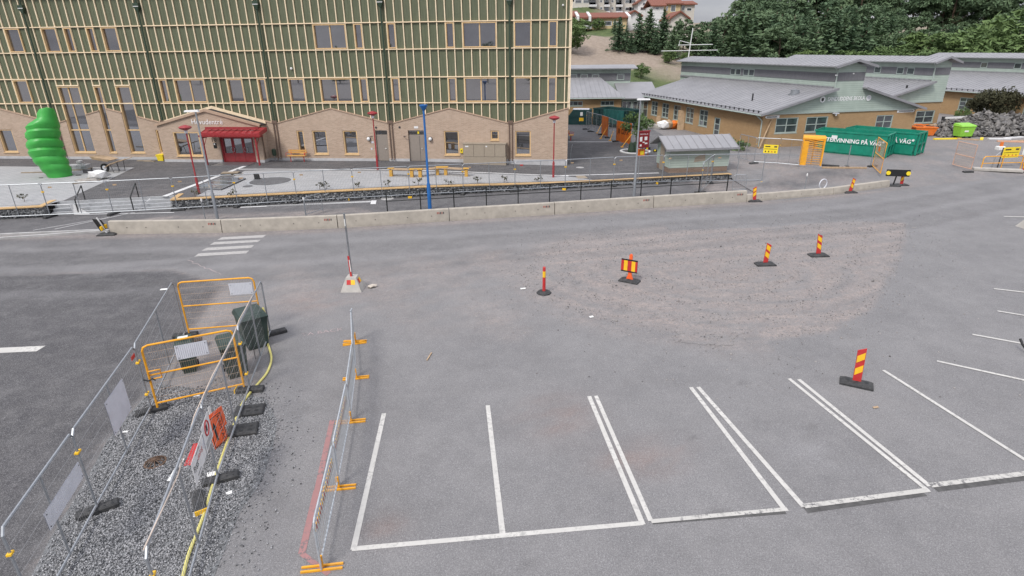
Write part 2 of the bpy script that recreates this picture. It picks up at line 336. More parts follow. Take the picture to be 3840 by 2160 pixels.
def grid_mesh(name, X, Y, Zv, mat, attrs=None, kind='structure', mask=None):
    ny, nx = X.shape; v = np.stack([X, Y, Zv], -1).reshape(-1, 3); idx = np.arange(nx*ny).reshape(ny, nx)
    q = np.stack([idx[:-1, :-1], idx[:-1, 1:], idx[1:, 1:], idx[1:, :-1]], -1).reshape(-1, 4)
    if mask is not None: q = q[mask.reshape(-1)]
    me = bpy.data.meshes.new(name); me.vertices.add(len(v)); me.vertices.foreach_set('co', v.ravel()); me.loops.add(len(q)*4); me.loops.foreach_set('vertex_index', q.ravel().astype(np.int32))
    me.polygons.add(len(q)); me.polygons.foreach_set('loop_start', np.arange(0, len(q)*4, 4, dtype=np.int32)); me.update(calc_edges=True)
    for k, a in (attrs or {}).items(): at = me.attributes.new(k, 'FLOAT', 'POINT'); at.data.foreach_set('value', np.asarray(a, np.float32).ravel())
    me.materials.append(M[mat]); me.polygons.foreach_set('use_smooth', [True]*len(q)); o = bpy.data.objects.new(name, me); COL.objects.link(o); tag(o, kind=kind); return o
# material: old grey asphalt, darker new asphalt, sand and gravel scuffed over it
t = NT('asphalt'); v = t.coord('World')
fine = t.noise(v, 34, 4, .8); mid = t.noise(v, 14, 4, .7); big = t.noise(v, .35, 5, .6)
spk = t.n('TexVoronoi'); spk.inputs['Scale'].default_value = 75; t.L(v, spk.inputs['Vector'])
spl = t.ramp(spk.outputs['Color'], .55, .95)
c = t.mix(t.ramp(big, .3, .7), (.185, .181, .184), (.245, .239, .240))
c = t.mix(t.attr('dark'), c, t.mix(t.ramp(big, .3, .7), (.038, .037, .041), (.066, .064, .069)))
c = t.mix(t.math('MULTIPLY', t.attr('streak'), .55), c, (.30, .295, .30))
sand = t.mix(t.ramp(t.noise(v, 3.2, 5, .7), .35, .65), (.285, .238, .218), (.42, .352, .315)); sand = t.mix(t.ramp(t.noise(v, 9, 5, .75), .48, .68), sand, (.15, .152, .165))
c = t.mix(t.attr('dirt'), c, sand)
c = t.mix(t.attr('stain'), c, (.10, .095, .095)); c = t.mix(t.attr('rust'), c, (.27, .19, .165))
c = t.mix(t.math('MULTIPLY', t.ramp(fine, .40, .60), .55), c, gm((.085, .084, .087), 1), 'MIX')
c = t.mix(t.math('MULTIPLY', spl, .38), c, (.46, .45, .455)); c = t.mix(t.math('MULTIPLY', t.ramp(mid, .5, .75), .25), c, (.11, .108, .11)); c = t.mix(t.math('MULTIPLY', t.ramp(t.noise(v, 1.7, 6, .7), .45, .72), .22), c, gm((.30, .292, .288), 1)); c = t.mix(t.math('MULTIPLY', t.ramp(t.noise(v, .9, 7, .72), .50, .70), .20), c, (.12, .115, .113))
t.bump(t.math('ADD', fine, t.math('MULTIPLY', mid, .7)), .55, .012); t.fin(c, .88, 0, .25)
plain('tarjoint', (.085, .083, .082), rough=.9, var=.3, scale=7)
# ground sheet of the road, car park and path
xs = np.concatenate([np.arange(-70, -34, 1.0), np.arange(-34, 42, .2), np.arange(42, 90.1, 1.0)]); ys = np.concatenate([np.arange(-20, 3, 1.0), np.arange(3, 43, .2), np.arange(43, 60, 1.0)])
X, Y = np.meshgrid(xs, ys); P = np.stack([X.ravel(), Y.ravel()], -1); shp = X.shape
def soft(d, w0, w1): q = np.clip((d+w0)/(w0+w1), 0, 1); return q*q*(3-2*q)
n1 = vnoise(P[:, 0], P[:, 1], 1.3, 1); n2 = vnoise(P[:, 0], P[:, 1], 4.5, 2); n3 = vnoise(P[:, 0], P[:, 1], .5, 3)
side = gp([('p', 116, 2160), ('p', 188, 2022), ('p', 333, 1783), ('p', 402, 1652), ('p', 521, 1514), ('p', 700, 1270), ('p', 845, 1072), ('p', 640, 1010), ('p', 0, 1035), ('p', -900, 1050)])
a0 = np.array(G('p', 116, 2160)[:2]); a1 = np.array(G('p', 188, 2022)[:2]); far = tuple(a0+(a0-a1)*8); side = [far]+side+[(-80, 14), (-80, -30), (far[0], -30)]
d_side = sdist(P, side); dark = soft(d_side+n2*.12, .15, .15)*(.93+.07*n1)
# road strip between the barriers and the car park
rd = (yb(P[:, 0]) if False else None)
bar_pts = [G('5', 970, 745), G('5', 1955, 733), G('6', 575, 635), G('6', 1472, 577), G('6', 2318, 525), G('7', 1000, 1028), G('7', 2000, 965), G('8', 610, 850), G('8', 1190, 770)]
bx_ = np.array([-80]+[p.x for p in bar_pts]+[40, 90]); by_ = np.array([29]+[p.y for p in bar_pts]+[46, 80])
ybar = np.interp(P[:, 0], bx_, by_); ds = P[:, 1]-ybar         # <0 : on the road side
lane = soft(ds+8.5+n3*.8, 1.2, 1.2)*soft(-ds, .1, .1)
st = np.sin(ds*2.1+n3*1.6)*.5+np.sin(ds*4.7+n3*2+1)*.3+n1*.3; streak = lane*np.clip(st*.55+.1, 0, 1)
dark = np.maximum(dark, lane*.20*np.clip(.8-st*.5, 0, 1))
dark = np.maximum(dark, lane*.65*soft(-P[:, 0]-14+n1*.8, 6, 6)*np.clip(.9-.25*st, 0, 1))
path = soft(ds, .0, .25); dark = np.maximum(dark, path*(.72+.18*n1))
# big scuffed sand and gravel patch
pat = gp([('p', 1930, 1010), ('p', 2080, 905), ('p', 2480, 865), ('p', 2900, 850), ('p', 3200, 828), ('p', 3395, 835), ('p', 3405, 900), ('p', 3350, 1040), ('p', 3265, 1170), ('p', 3110, 1245), ('p', 2900, 1278), ('p', 2600, 1278), ('p', 2350, 1232), ('p', 2130, 1160), ('p', 1960, 1080)])
dp = sdist(P, pat); cx, cy = np.mean([p[0] for p in pat]), np.mean([p[1] for p in pat])
rr = np.hypot((P[:, 0]-cx)/1.6, P[:, 1]-cy); th = np.arctan2(P[:, 1]-cy, (P[:, 0]-cx)/1.6)
lowh = soft(cy-P[:, 1]+.5, 1.5, 1.5); n5 = vnoise(P[:, 0], P[:, 1], 9.0, 31); arc = lowh*(np.sin(rr*6.3+n3*3.5+n1*1.2+th*1.5)*.38+np.sin(rr*13+n1*2.2)*.28)+(1-lowh)*(np.sin(ds*4.6+n3*2+n1)*.32+np.sin(ds*9.5+n1*2)*.2)+n2*.5+n1*.35+n5*.3
lft = soft(P[:, 0]-8, 4, 4)
dirt = np.where(lft > .5, soft(dp+n2*.1, .12, .25), soft(dp+n1*.6, 1.6, 1.2))*np.clip(.60+.52*arc, .06, 1)
dust = gp([('p', 1000, 1010), ('p', 1900, 930), ('p', 2100, 1080), ('p', 1900, 1250), ('p', 1250, 1190), ('p', 980, 1150)])
dirt = np.maximum(dirt, soft(sdist(P, dust)+n1*.8, 1.5, 1.5)*np.clip(.32+.45*n1+.25*n2, 0, .8))
edge = np.exp(-((ds+.35)/.45)**2)*soft(P[:, 0]+34, 1, 1); dirt = np.maximum(dirt, np.clip(edge*(.75+.3*n2), 0, 1))
sandp = gp([('5', 1050, 640), ('5', 2576, 590), ('6', 880, 520), ('6', 700, 470), ('5', 2576, 545), ('5', 1500, 580)]); dirt = np.maximum(dirt, soft(sdist(P, sandp)+n1*.35, .4, .5)*np.clip(.55+.7*n2, 0, 1))
dirt = np.maximum(dirt, soft(ds-.1, .1, .3)*soft(P[:, 0]-12.5+n1, .8, .8)*np.clip(.5+.5*n2+.3*n1, 0, 1))
seam = np.exp(-(np.abs(d_side)/.10)**2)*.5*np.clip(.5+n2, 0, 1); dirt = np.maximum(dirt, seam)
dl = gp([('v', 130, 672), ('v', 300, 658), ('v', 480, 650), ('v', 430, 664), ('v', 250, 680)]); streak = np.maximum(streak, soft(sdist(P, dl)+n2*.15, .15, .2)*.8); PALE = [('h', 1800, 560, .5, .5), ('g', 40, 990, .35, .55), ('g', 30, 1060, .3, .5), ('g', 120, 1050, .4, .45), ('g', 325, 1118, .3, .6), ('h', 2450, 400, .5, .4), ('v', 1500, 700, 1.2, .3), ('v', 1150, 720, 1.5, .3)]
cage = gp([('a', 470, 1250), ('a', 690, 640), ('a', 980, 240), ('a', 1040, 225), ('a', 1320, 600), ('a', 1280, 1130)]); dirt = np.maximum(dirt, soft(sdist(P, cage)+n2*.2, .3, .3)*np.clip(.5+.35*n2, 0, 1))
def blob(k, x, y, r, s=1.0, asp=1.0):
    p = G(k, x, y); return s*np.exp(-(((P[:, 0]-p.x)/(r*asp))**2+((P[:, 1]-p.y)/r)**2))
streak = np.maximum(streak, sum(blob(k_, x_, y_, r_, a_, 1.5) for k_, x_, y_, r_, a_ in PALE)*np.clip(.7+.7*n2, 0, 1.2))
stain = (blob('h', 180, 780, .45, .55, 1.3)+blob('h', 2010, 760, .10, .9, 2.5)+blob('f', 1215, 1315, .12, .7)+blob('g', 60, 870, .12, .8)+blob('h', 1860, 345, .1, .8)+blob('v', 1740, 1100, .08, .8)+blob('v', 1320, 1420, .08, .7)+blob('v', 650, 1250, .5, .3)+blob('v', 2040, 1100, .15, .3)+blob('v', 1830, 690, 1.2, .12, 3))*np.clip(.7+.6*n2, 0, 1)
rust = (blob('h', 1120, 230, .9, .75)+blob('h', 1560, 480, .45, .85, 1.8)+blob('h', 1720, 400, .5, .5, 1.5)+blob('h', 200, 840, .4, .6)+blob('v', 800, 760, 1.0, .5, 1.5)+blob('v', 640, 1100, .4, .3)+blob('g', 20, 1010, .3, -.0))*np.clip(.5+.7*n2+.4*n1, 0, 1)
rust = np.clip(rust, 0, .8); stain = np.maximum(stain, soft(dp, .6, .6)*np.clip(-arc*.35-.15, 0, .35)); stain = np.maximum(stain, lane*np.clip(-st*.35-.08, 0, .3))
# faint tyre arcs on the dark side road
p0 = G('b', 320, 350); q0 = np.hypot(P[:, 0]-p0.x+3.2, P[:, 1]-p0.y+2.2); stain = np.maximum(stain, (np.exp(-((q0-3.9)/.12)**2)+.7*np.exp(-((q0-4.5)/.1)**2))*dark*.35)
zz = np.where(P[:, 0] > 15.25, -.02, -.0)*0
pt = G('b', 600, 1100)
keep = np.ones((shp[0]-1, shp[1]-1), bool); xc = (X[:-1, :-1]+X[1:, 1:])/2; yc = (Y[:-1, :-1]+Y[1:, 1:])/2
keep &= ~((xc > 15.3) & (yc > 33.9+(xc-13.86)*.33+.35)); keep &= ~((xc < 15.3) & (yc > 33.45+(xc+19.5)*.199+1.3))
grid_mesh('ground', X, Y, zz.reshape(shp), 'asphalt', dict(dark=np.clip(dark, 0, 1), dirt=np.clip(dirt, 0, 1), streak=np.clip(streak, 0, 1), stain=np.clip(stain, 0, .9), rust=rust), mask=keep)
GROUND = bpy.data.objects['ground']
MB().poly([(-900, -300, -.3), (900, -300, -.3), (900, 1500, -.3), (-900, 1500, -.3)]).build('far_ground', 'rock')['kind'] = 'structure'
# the yard on the right, rising gently
xs = np.concatenate([np.arange(15.25, 46, .3), np.arange(46, 110, 2.)]); ts = np.concatenate([np.arange(-.6, 30, .3), np.arange(30, 46, 1.)])
X, T = np.meshgrid(xs, ts); Y = 33.9+(X-13.86)*.33+T; Zg = np.array([[yard_z(x_, y_) for x_, y_ in zip(a, b)] for a, b in zip(X, Y)])
P = np.stack([X.ravel(), Y.ravel()], -1); n1 = vnoise(P[:, 0], P[:, 1], 1.1, 5); n2 = vnoise(P[:, 0], P[:, 1], 3.5, 6)
grav = gp([('7', 1750, 600), ('7', 2000, 540), ('8', 40, 520), ('8', 300, 600), ('8', 60, 700), ('7', 2300, 680)]); dirt = soft(sdist(P, grav)+n1*.5, .8, .8)*np.clip(.6+.5*n2, 0, 1)
dirt = np.maximum(dirt, np.clip(.25+.55*n1+.2*n2, 0, .6)); dirt = np.maximum(dirt, soft(P[:, 1]-49+n1, 2, 3)*.35)
pthp = gp([('7', 2000, 800), ('7', 2560, 700), ('8', 900, 590), ('8', 880, 700), ('8', 300, 790), ('7', 2560, 860)]); dk = np.maximum(soft(sdist(P, pthp)+n1*.2, .4, .4)*.75, .12+.2*np.clip(n1, 0, 1))
grid_mesh('yard', X, Y, Zg+.004, 'asphalt', dict(dark=np.clip(dk, 0, 1), dirt=np.clip(dirt, 0, 1), streak=dk*0, stain=dk*0, rust=dk*0))
# hill behind the school
t = NT('hillside'); v = t.coord('World'); g1 = t.noise(v, .8, 6, .7); grass = t.mix(t.ramp(g1, .3, .7), (.055, .085, .03), (.11, .14, .05)); sandc = t.mix(t.ramp(t.noise(v, 1.4, 6, .7), .3, .7), (.24, .19, .15), (.33, .27, .22))
c = t.mix(t.attr('sand'), grass, sandc); t.bump(t.noise(v, 3, 5), .6, .3); t.fin(c, .95)
X, Y = np.meshgrid(np.arange(-60, 200, 2.), np.concatenate([np.arange(78, 150, 1.5), np.arange(150, 500, 8)])); Zh = np.array([[hill(a, b) for a, b in zip(r, s)] for r, s in zip(X, Y)])
P = np.stack([X.ravel(), Y.ravel()], -1); n1 = vnoise(P[:, 0], P[:, 1], .25, 8); n2 = vnoise(P[:, 0], P[:, 1], .8, 9); yy = P[:, 1]-82-.2*np.clip(P[:, 0]-15, 0, 60)
sand = soft(yy-17+n1*1.2, .8, .8)*soft(37-yy+n1*2, 1.5, 1.5)*soft(26-P[:, 0]+n1*3, 2, 2)
sand = np.maximum(sand, soft(yy-13+n1, 1, 1)*soft(P[:, 0]-22, 2, 2)*np.clip(.75+n2*.5, 0, 1))
grid_mesh('hill', X, Y, Zh-.02, 'hillside', dict(sand=np.clip(sand, 0, 1)))
# forecourt plateau (new dark asphalt), its edge follows the walls and the steps
SX0, SX1 = -26.1, -19.7
xs = sorted(set(list(np.arange(-62, 15.3, .5))+[SX0-.01, SX0+.01, SX1-.01, SX1+.01, 15.25])); xs = np.array([x_ for x_ in xs if x_ <= 15.25])
t0 = np.where((xs > SX0) & (xs < SX1), 1.2, .38); tt = np.concatenate([np.linspace(0, 1, 60)]); X = np.tile(xs, (len(tt), 1)); Y0 = 33.45+(xs+19.5)*.199+t0; Y = Y0+(70-Y0)*tt[:, None]**1.3
Zp = np.array([[hp(a) for a in r] for r in X]); P = np.stack([X.ravel(), Y.ravel()], -1); n1 = vnoise(P[:, 0], P[:, 1], .7, 11); n2 = vnoise(P[:, 0], P[:, 1], 2.5, 12)
dk = np.clip(.93+.12*n1, 0, 1)*np.ones(len(P)); dk = np.where(P[:, 1] > 55, np.clip(.62+.2*n1, 0, 1), dk)
grid_mesh('forecourt', X, Y, Zp, 'asphalt', dict(dark=dk, dirt=np.clip((n1+n2)*.25-.05, 0, .35), streak=dk*0, stain=dk*0, rust=dk*0))
FORE = bpy.data.objects['forecourt']
def drape(name, pts, off, mat, parent=None, cut=.8):
    """flat sheet laid over the terrain, cut so that it follows it"""
    bm = bmesh.new(); f = bm.faces.new([bm.verts.new((p[0], p[1], 0)) for p in pts]); x0 = min(p[0] for p in pts); x1 = max(p[0] for p in pts)
    x_ = math.ceil(x0/cut)*cut
    while x_ < x1:
        bmesh.ops.bisect_plane(bm, geom=bm.verts[:]+bm.edges[:]+bm.faces[:], plane_co=(x_, 0, 0), plane_no=(1, 0, 0)); x_ += cut
    for q in bm.verts: q.co.z = hz(q.co.x, q.co.y)+off
    bmesh.ops.recalc_face_normals(bm, faces=bm.faces)
    for f in bm.faces:
        if f.normal.z < 0: f.normal_flip()
    bmesh.ops.triangulate(bm, faces=bm.faces); me = bpy.data.meshes.new(name); bm.to_mesh(me); bm.free(); me.materials.append(M[mat]); o = bpy.data.objects.new(name, me); COL.objects.link(o)
    if parent is not None: o.parent = parent
    return o
def strip(name, a, b, w_, off, mat, parent=None):
    a = Vector(a[:2]); b = Vector(b[:2]); d = (b-a).normalized(); n = Vector((-d.y, d.x))*w_/2; return drape(name, [a-n, b-n, b+n, a+n], off, mat, parent)
def gts(L): return [GT(*p) for p in L]
# paved areas
pv = drape('paving', [(-60, GT('5', 0, 150).y+2)]+[tuple(p[:2]) for p in gts([('5', 0, 150), ('5', 1180, 160), ('5', 890, 300), ('5', 560, 450)])]+[(-26.3, yg(-26.3)+.5), (-60, yg(-60)+.5)], .006, 'paver'); pv['kind'] = 'structure'
gb = [(x_, yg(x_)+.5) for x_ in (5.5, -1, -8, -18.6)]
pv2 = drape('paving', [tuple(p[:2]) for p in gts([('5', 2150, 190), ('6', 0, 168), ('6', 890, 172), ('6', 1500, 187), ('6', 2420, 220), ('7', 60, 690)])]+gb, .006, 'paver'); pv2['kind'] = 'structure'
plain('darkpaver', (.12, .12, .125), rough=.9, var=.2, scale=4)
e0 = GT('5', 2375, 280); el = GT('5', 2545, 280); et = GT('5', 2375, 246); rx = abs(el.x-e0.x); ry = abs(et.y-e0.y)
drape('paved_oval', [(e0.x+rx*1.12*cos(a), e0.y+ry*1.12*sin(a)) for a in np.linspace(0, 2*pi, 40, False)], .010, 'stepstone', pv2); drape('paved_oval', [(e0.x+rx*cos(a), e0.y+ry*sin(a)) for a in np.linspace(0, 2*pi, 40, False)], .014, 'darkpaver', pv2)
for a, b, w_ in [(('5', 1440, 415), ('5', 2165, 142), .34), (('5', 2075, 176), ('6', 0, 160), .22), (('6', 0, 160), ('6', 890, 165), .22), (('6', 890, 165), ('6', 1560, 181), .22), (('6', 1560, 181), ('6', 2430, 215), .22), (('7', 0, 682), ('7', 1060, 655), .2), (('7', 90, 321), ('7', 560, 321), .22)]:
    strip('painted_line', GT(*a), GT(*b), w_, .012, 'paintfresh', FORE)
drape('hatch_cover', [tuple(p[:2]) for p in gts([('7', 165, 686), ('7', 265, 686), ('7', 300, 712), ('7', 190, 716)])], .016, 'oldplank', FORE)
for k, x_, y_ in [('5', 2175, 326), ('7', 215, 598)]:
    p = GT(k, x_, y_); drape('manhole_cover', [(p.x+.3*cos(a), p.y+.3*sin(a)) for a in np.linspace(0, 2*pi, 16, False)], .018, 'kerb' if k == '7' else 'darkpaver', FORE)
# white ring round the young tree
tr_ = GT('7', 805, 425); ri = abs(GT('7', 975, 428).x-tr_.x)
bmv = MB(); n = 40
for k in range(n):
    a, b = 2*pi*k/n, 2*pi*(k+1)/n
    bmv.hexa(*[[(tr_.x+r*cos(q), tr_.y+r*sin(q), hz(tr_.x, tr_.y)+z) for r, q in ((ri-.22, a), (ri, a), (ri, b), (ri-.22, b))] for z in (.0, .07)])
tag(bmv.build('kerb_ring', 'paintfresh'), kind='structure')
# lines of the car park, crossing, dashes
V = lambda x, y: G('v', x, y)
for i_, (a, b, w_) in enumerate([((966, 1040), (889, 1383), .11), ((886, 1381), (1617, 1316), .11), ((1227, 1020), (1265, 1349), .11), ((1482, 997), (1617, 1320), .11), ((1499, 996), (1637, 1311), .10), ((1638, 1312), (1981, 1281), .10),
                 ((1738, 975), (1975, 1284), .11), ((1756, 974), (2022, 1276), .11), ((2022, 1274), (2336, 1233), .12), ((1985, 953), (2335, 1236), .10), ((2009, 955), (2339, 1224), .11), ((2340, 1222), (2640, 1184), .13),
                 ((2222, 932), (2620, 1184), .10), ((2357, 909), (2640, 971), .10), ((2446, 842), (2660, 881), .10), ((2509, 783), (2690, 813), .10), ((2500, 727), (2690, 749), .10), ((2525, 545), (2620, 547), .12)]):
    strip('painted_line', V(*a), V(*b), w_, .005+i_*.0007, 'paintworn' if i_ in (5, 8, 11) else 'paintwhite', GROUND)
for q in [[(1950, 773), (2338, 752), (2310, 775), (1908, 796)], [(1882, 815), (2290, 795), (2262, 815), (1843, 840)], [(1815, 865), (2232, 842), (2205, 866), (1770, 892)], [(1745, 915), (2188, 890), (2160, 915), (1707, 943)]]:
    drape('crossing_stripe', [tuple(G('5', *p)[:2]) for p in q], .006, 'paintcross', GROUND)
drape('painted_line', [tuple(V(*p)[:2]) for p in [(-60, 878), (115, 870), (92, 884), (-60, 891)]], .006, 'paintwhite', GROUND)
for a, b, w_ in [(('d', 268, 650), ('d', 190, 1010), .12), (('d', 188, 1010), ('d', 112, 1335), .13), (('d', 112, 1335), ('d', 250, 1440), .10)]: strip('chalk_line', G(*a), G(*b), w_, .004+w_*.02, 'paintred', GROUND)
a = G('d', 108, 222); b = G('d', 325, 190); lettering('chalk_writing', 'TA BACK', (b-a).length, 'chalk', GROUND, (a.x, a.y, .007), (b-a), Vector((-(b-a).y, (b-a).x, 0)), .0)
for i_, (a, b, w_) in enumerate([((2026, 1284), (2325, 1241), .16), ((2352, 1231), (2600, 1199), .16), ((1640, 1311), (1700, 1306), .10), ((1640, 1313), (1975, 1287), .13)]): strip('tar_joint', V(*a), V(*b), w_, .0035+i_*.0003, 'tarjoint', GROUND)
cr_ = random.Random(5)
for i_, (a, b) in enumerate([((470, 655), (560, 690)), ((1700, 860), (1840, 872)), ((300, 640), (120, 655))]):
    p, q = V(*a), V(*b); m_ = MB(); n_ = 14; pts = [p.lerp(q, k/n_)+Vector((cr_.uniform(-.07, .07), cr_.uniform(-.07, .07), .004)) for k in range(n_+1)]
    for k in range(n_): d_ = (pts[k+1]-pts[k]).normalized(); nn_ = Vector((-d_.y, d_.x, 0))*cr_.uniform(.004, .009)*(2.2 if i_ == 0 else 1); m_.poly([pts[k]-nn_, pts[k+1]-nn_, pts[k+1]+nn_, pts[k]+nn_])
    m_.build('crack', 'paintred' if False else ('chalk' if i_ == 0 else 'tarjoint'), GROUND)
# white edge lines and pale kerbs of the path on the left
for a, b, w_, h_ in [(('5', -400, 772), ('5', 880, 715), .14, .09), (('5', -400, 818), ('5', 960, 722), .16, .11)]:
    p, q = G(*a), G(*b); MB().bar((p.x, p.y, h_/2-.01), (q.x, q.y, h_/2-.01), w_, h_).build('kerb', 'kerb')['kind'] = 'structure'
for a, b, w_ in [(('5', -300, 612), ('5', 640, 574), .14), (('5', 640, 574), ('5', 1530, 555), .12), (('5', 290, 712), ('5', 950, 600), .05), (('5', 480, 702), ('5', 1340, 520), .06), (('5', 2110, 510), ('6', 880, 418), .22), (('6', 0, 460), ('6', 880, 422), .16)]:
    strip('painted_line', G(*a), G(*b), w_, .008, 'paintfresh', GROUND)
drape('cover_slab', [tuple(G('6', *p)[:2]) for p in [(845, 412), (885, 412), (878, 442), (835, 442)]], .01, 'paintfresh', GROUND)
p = G('6', 970, 398); drape('cover_slab', [(p.x+.4*cos(a), p.y+.4*sin(a)) for a in np.linspace(0, 2*pi, 16, False)], .01, 'kerb', GROUND)
for q in [[(815, 515), (870, 512), (870, 520), (815, 523)]]: drape('cover_slab', [tuple(G('6', *p)[:2]) for p in q], .01, 'paintfresh', GROUND)
# steps
sd = Vector((1, .199, 0)).normalized(); sn = Vector((-sd.y, sd.x, 0))
A_ = Vector((SX0+.1, yg(SX0+.1)+.25, 0)); B_ = Vector((SX1+.05, yg(SX1+.05)+.25, 0)); stp = thing('entrance_steps', 'wide pale stone steps up to the forecourt between two stone-filled walls', 'steps', (0, 0, 0))
for k in range(4):
    z0, z1 = .15*k, .15*k+.148; o_ = sn*(.28*k); e_ = sn*(.28*4+.1 if k == 3 else .28*(k+1)+.03)
    MB().hexa([A_+o_+Vector((0, 0, z0)), B_+o_+Vector((0, 0, z0)), B_+e_+Vector((0, 0, z0)), A_+e_+Vector((0, 0, z0))], [A_+o_+Vector((0, 0, z1)), B_+o_+Vector((0, 0, z1)), B_+e_+Vector((0, 0, z1)), A_+e_+Vector((0, 0, z1))]).build('step', 'stepstone', stp)
    m_ = MB()
    for i in range(40):
        p = A_+(B_-A_)*((i+.5)/40)+o_+sn*.07; m_.box(p.x-.025, p.x+.025, p.y-.015, p.y+.015, z1, z1+.004)
    m_.build('edge_studs', 'kerb', stp)['kind'] = 'stuff'
for fr in (.22, .66):
    p = A_+(B_-A_)*fr; m_ = MB(); a = p-sn*.05+Vector((0, 0, 0)); top = p+sn*1.1+Vector((0, 0, 1.45)); m_.tube([p-sn*.1, p-sn*.1+Vector((0, 0, .85)), p+sn*1.0+Vector((0, 0, 1.42)), p+sn*1.0+Vector((0, 0, .6))], .035, 6)
    m_.build('handrail', 'blackpaint', stp)
# stone-filled walls with timber caps
ico = []
bm = bmesh.new(); bmesh.ops.create_icosphere(bm, subdivisions=1, radius=1); IV = np.array([q.co[:] for q in bm.verts]); IF = np.array([[q.index for q in f.verts] for f in bm.faces]); bm.free()
def stones(name, C3, S3, mat, parent=None, kind='stuff', seed=3, jit=.35):
    """many small angular stones as one mesh"""
    r = np.random.default_rng(seed); n = len(C3); V_ = IV[None]*(1+r.uniform(-jit, jit, (n, len(IV), 1))); q = r.normal(size=(n, 4)); q /= np.linalg.norm(q, axis=1)[:, None]; w_, x_, y_, z_ = q.T
    R = np.stack([1-2*(y_*y_+z_*z_), 2*(x_*y_-z_*w_), 2*(x_*z_+y_*w_), 2*(x_*y_+z_*w_), 1-2*(x_*x_+z_*z_), 2*(y_*z_-x_*w_), 2*(x_*z_-y_*w_), 2*(y_*z_+x_*w_), 1-2*(x_*x_+y_*y_)], -1).reshape(n, 3, 3)
    V_ = np.einsum('nij,nvj->nvi', R, V_*S3[:, None, :])+C3[:, None, :]; F_ = (IF[None]+(np.arange(n)*len(IV))[:, None, None]).reshape(-1, 3)
    me = bpy.data.meshes.new(name); me.vertices.add(n*len(IV)); me.vertices.foreach_set('co', V_.ravel()); me.loops.add(F_.size); me.loops.foreach_set('vertex_index', F_.ravel().astype(np.int32)); me.polygons.add(len(F_)); me.polygons.foreach_set('loop_start', np.arange(0, F_.size, 3, dtype=np.int32)); me.update(calc_edges=True)
    at = me.attributes.new('tone', 'FLOAT', 'POINT'); at.data.foreach_set('value', np.repeat(r.uniform(0, 1, n), len(IV)).astype(np.float32)); me.materials.append(M[mat]); o = bpy.data.objects.new(name, me); COL.objects.link(o); o['kind'] = kind
    if parent is not None: o.parent = parent
    return o
def tonal(name, a, b, rough=.85):
    t = NT(name); c = t.mix(t.ramp(t.attr('tone'), .05, .95), a, b); v = t.coord('World'); c = t.mix(t.math('MULTIPLY', t.noise(v, 25, 3), .35), c, gm(a, .7)); t.fin(c, rough)
tonal('gabion_stone', (.075, .08, .085), (.33, .335, .34)); tonal('gravel_stone', (.055, .057, .062), (.50, .50, .51)); tonal('loose_stone', (.13, .125, .125), (.44, .41, .385)); tonal('slab_stone', (.05, .048, .048), (.30, .285, .27))
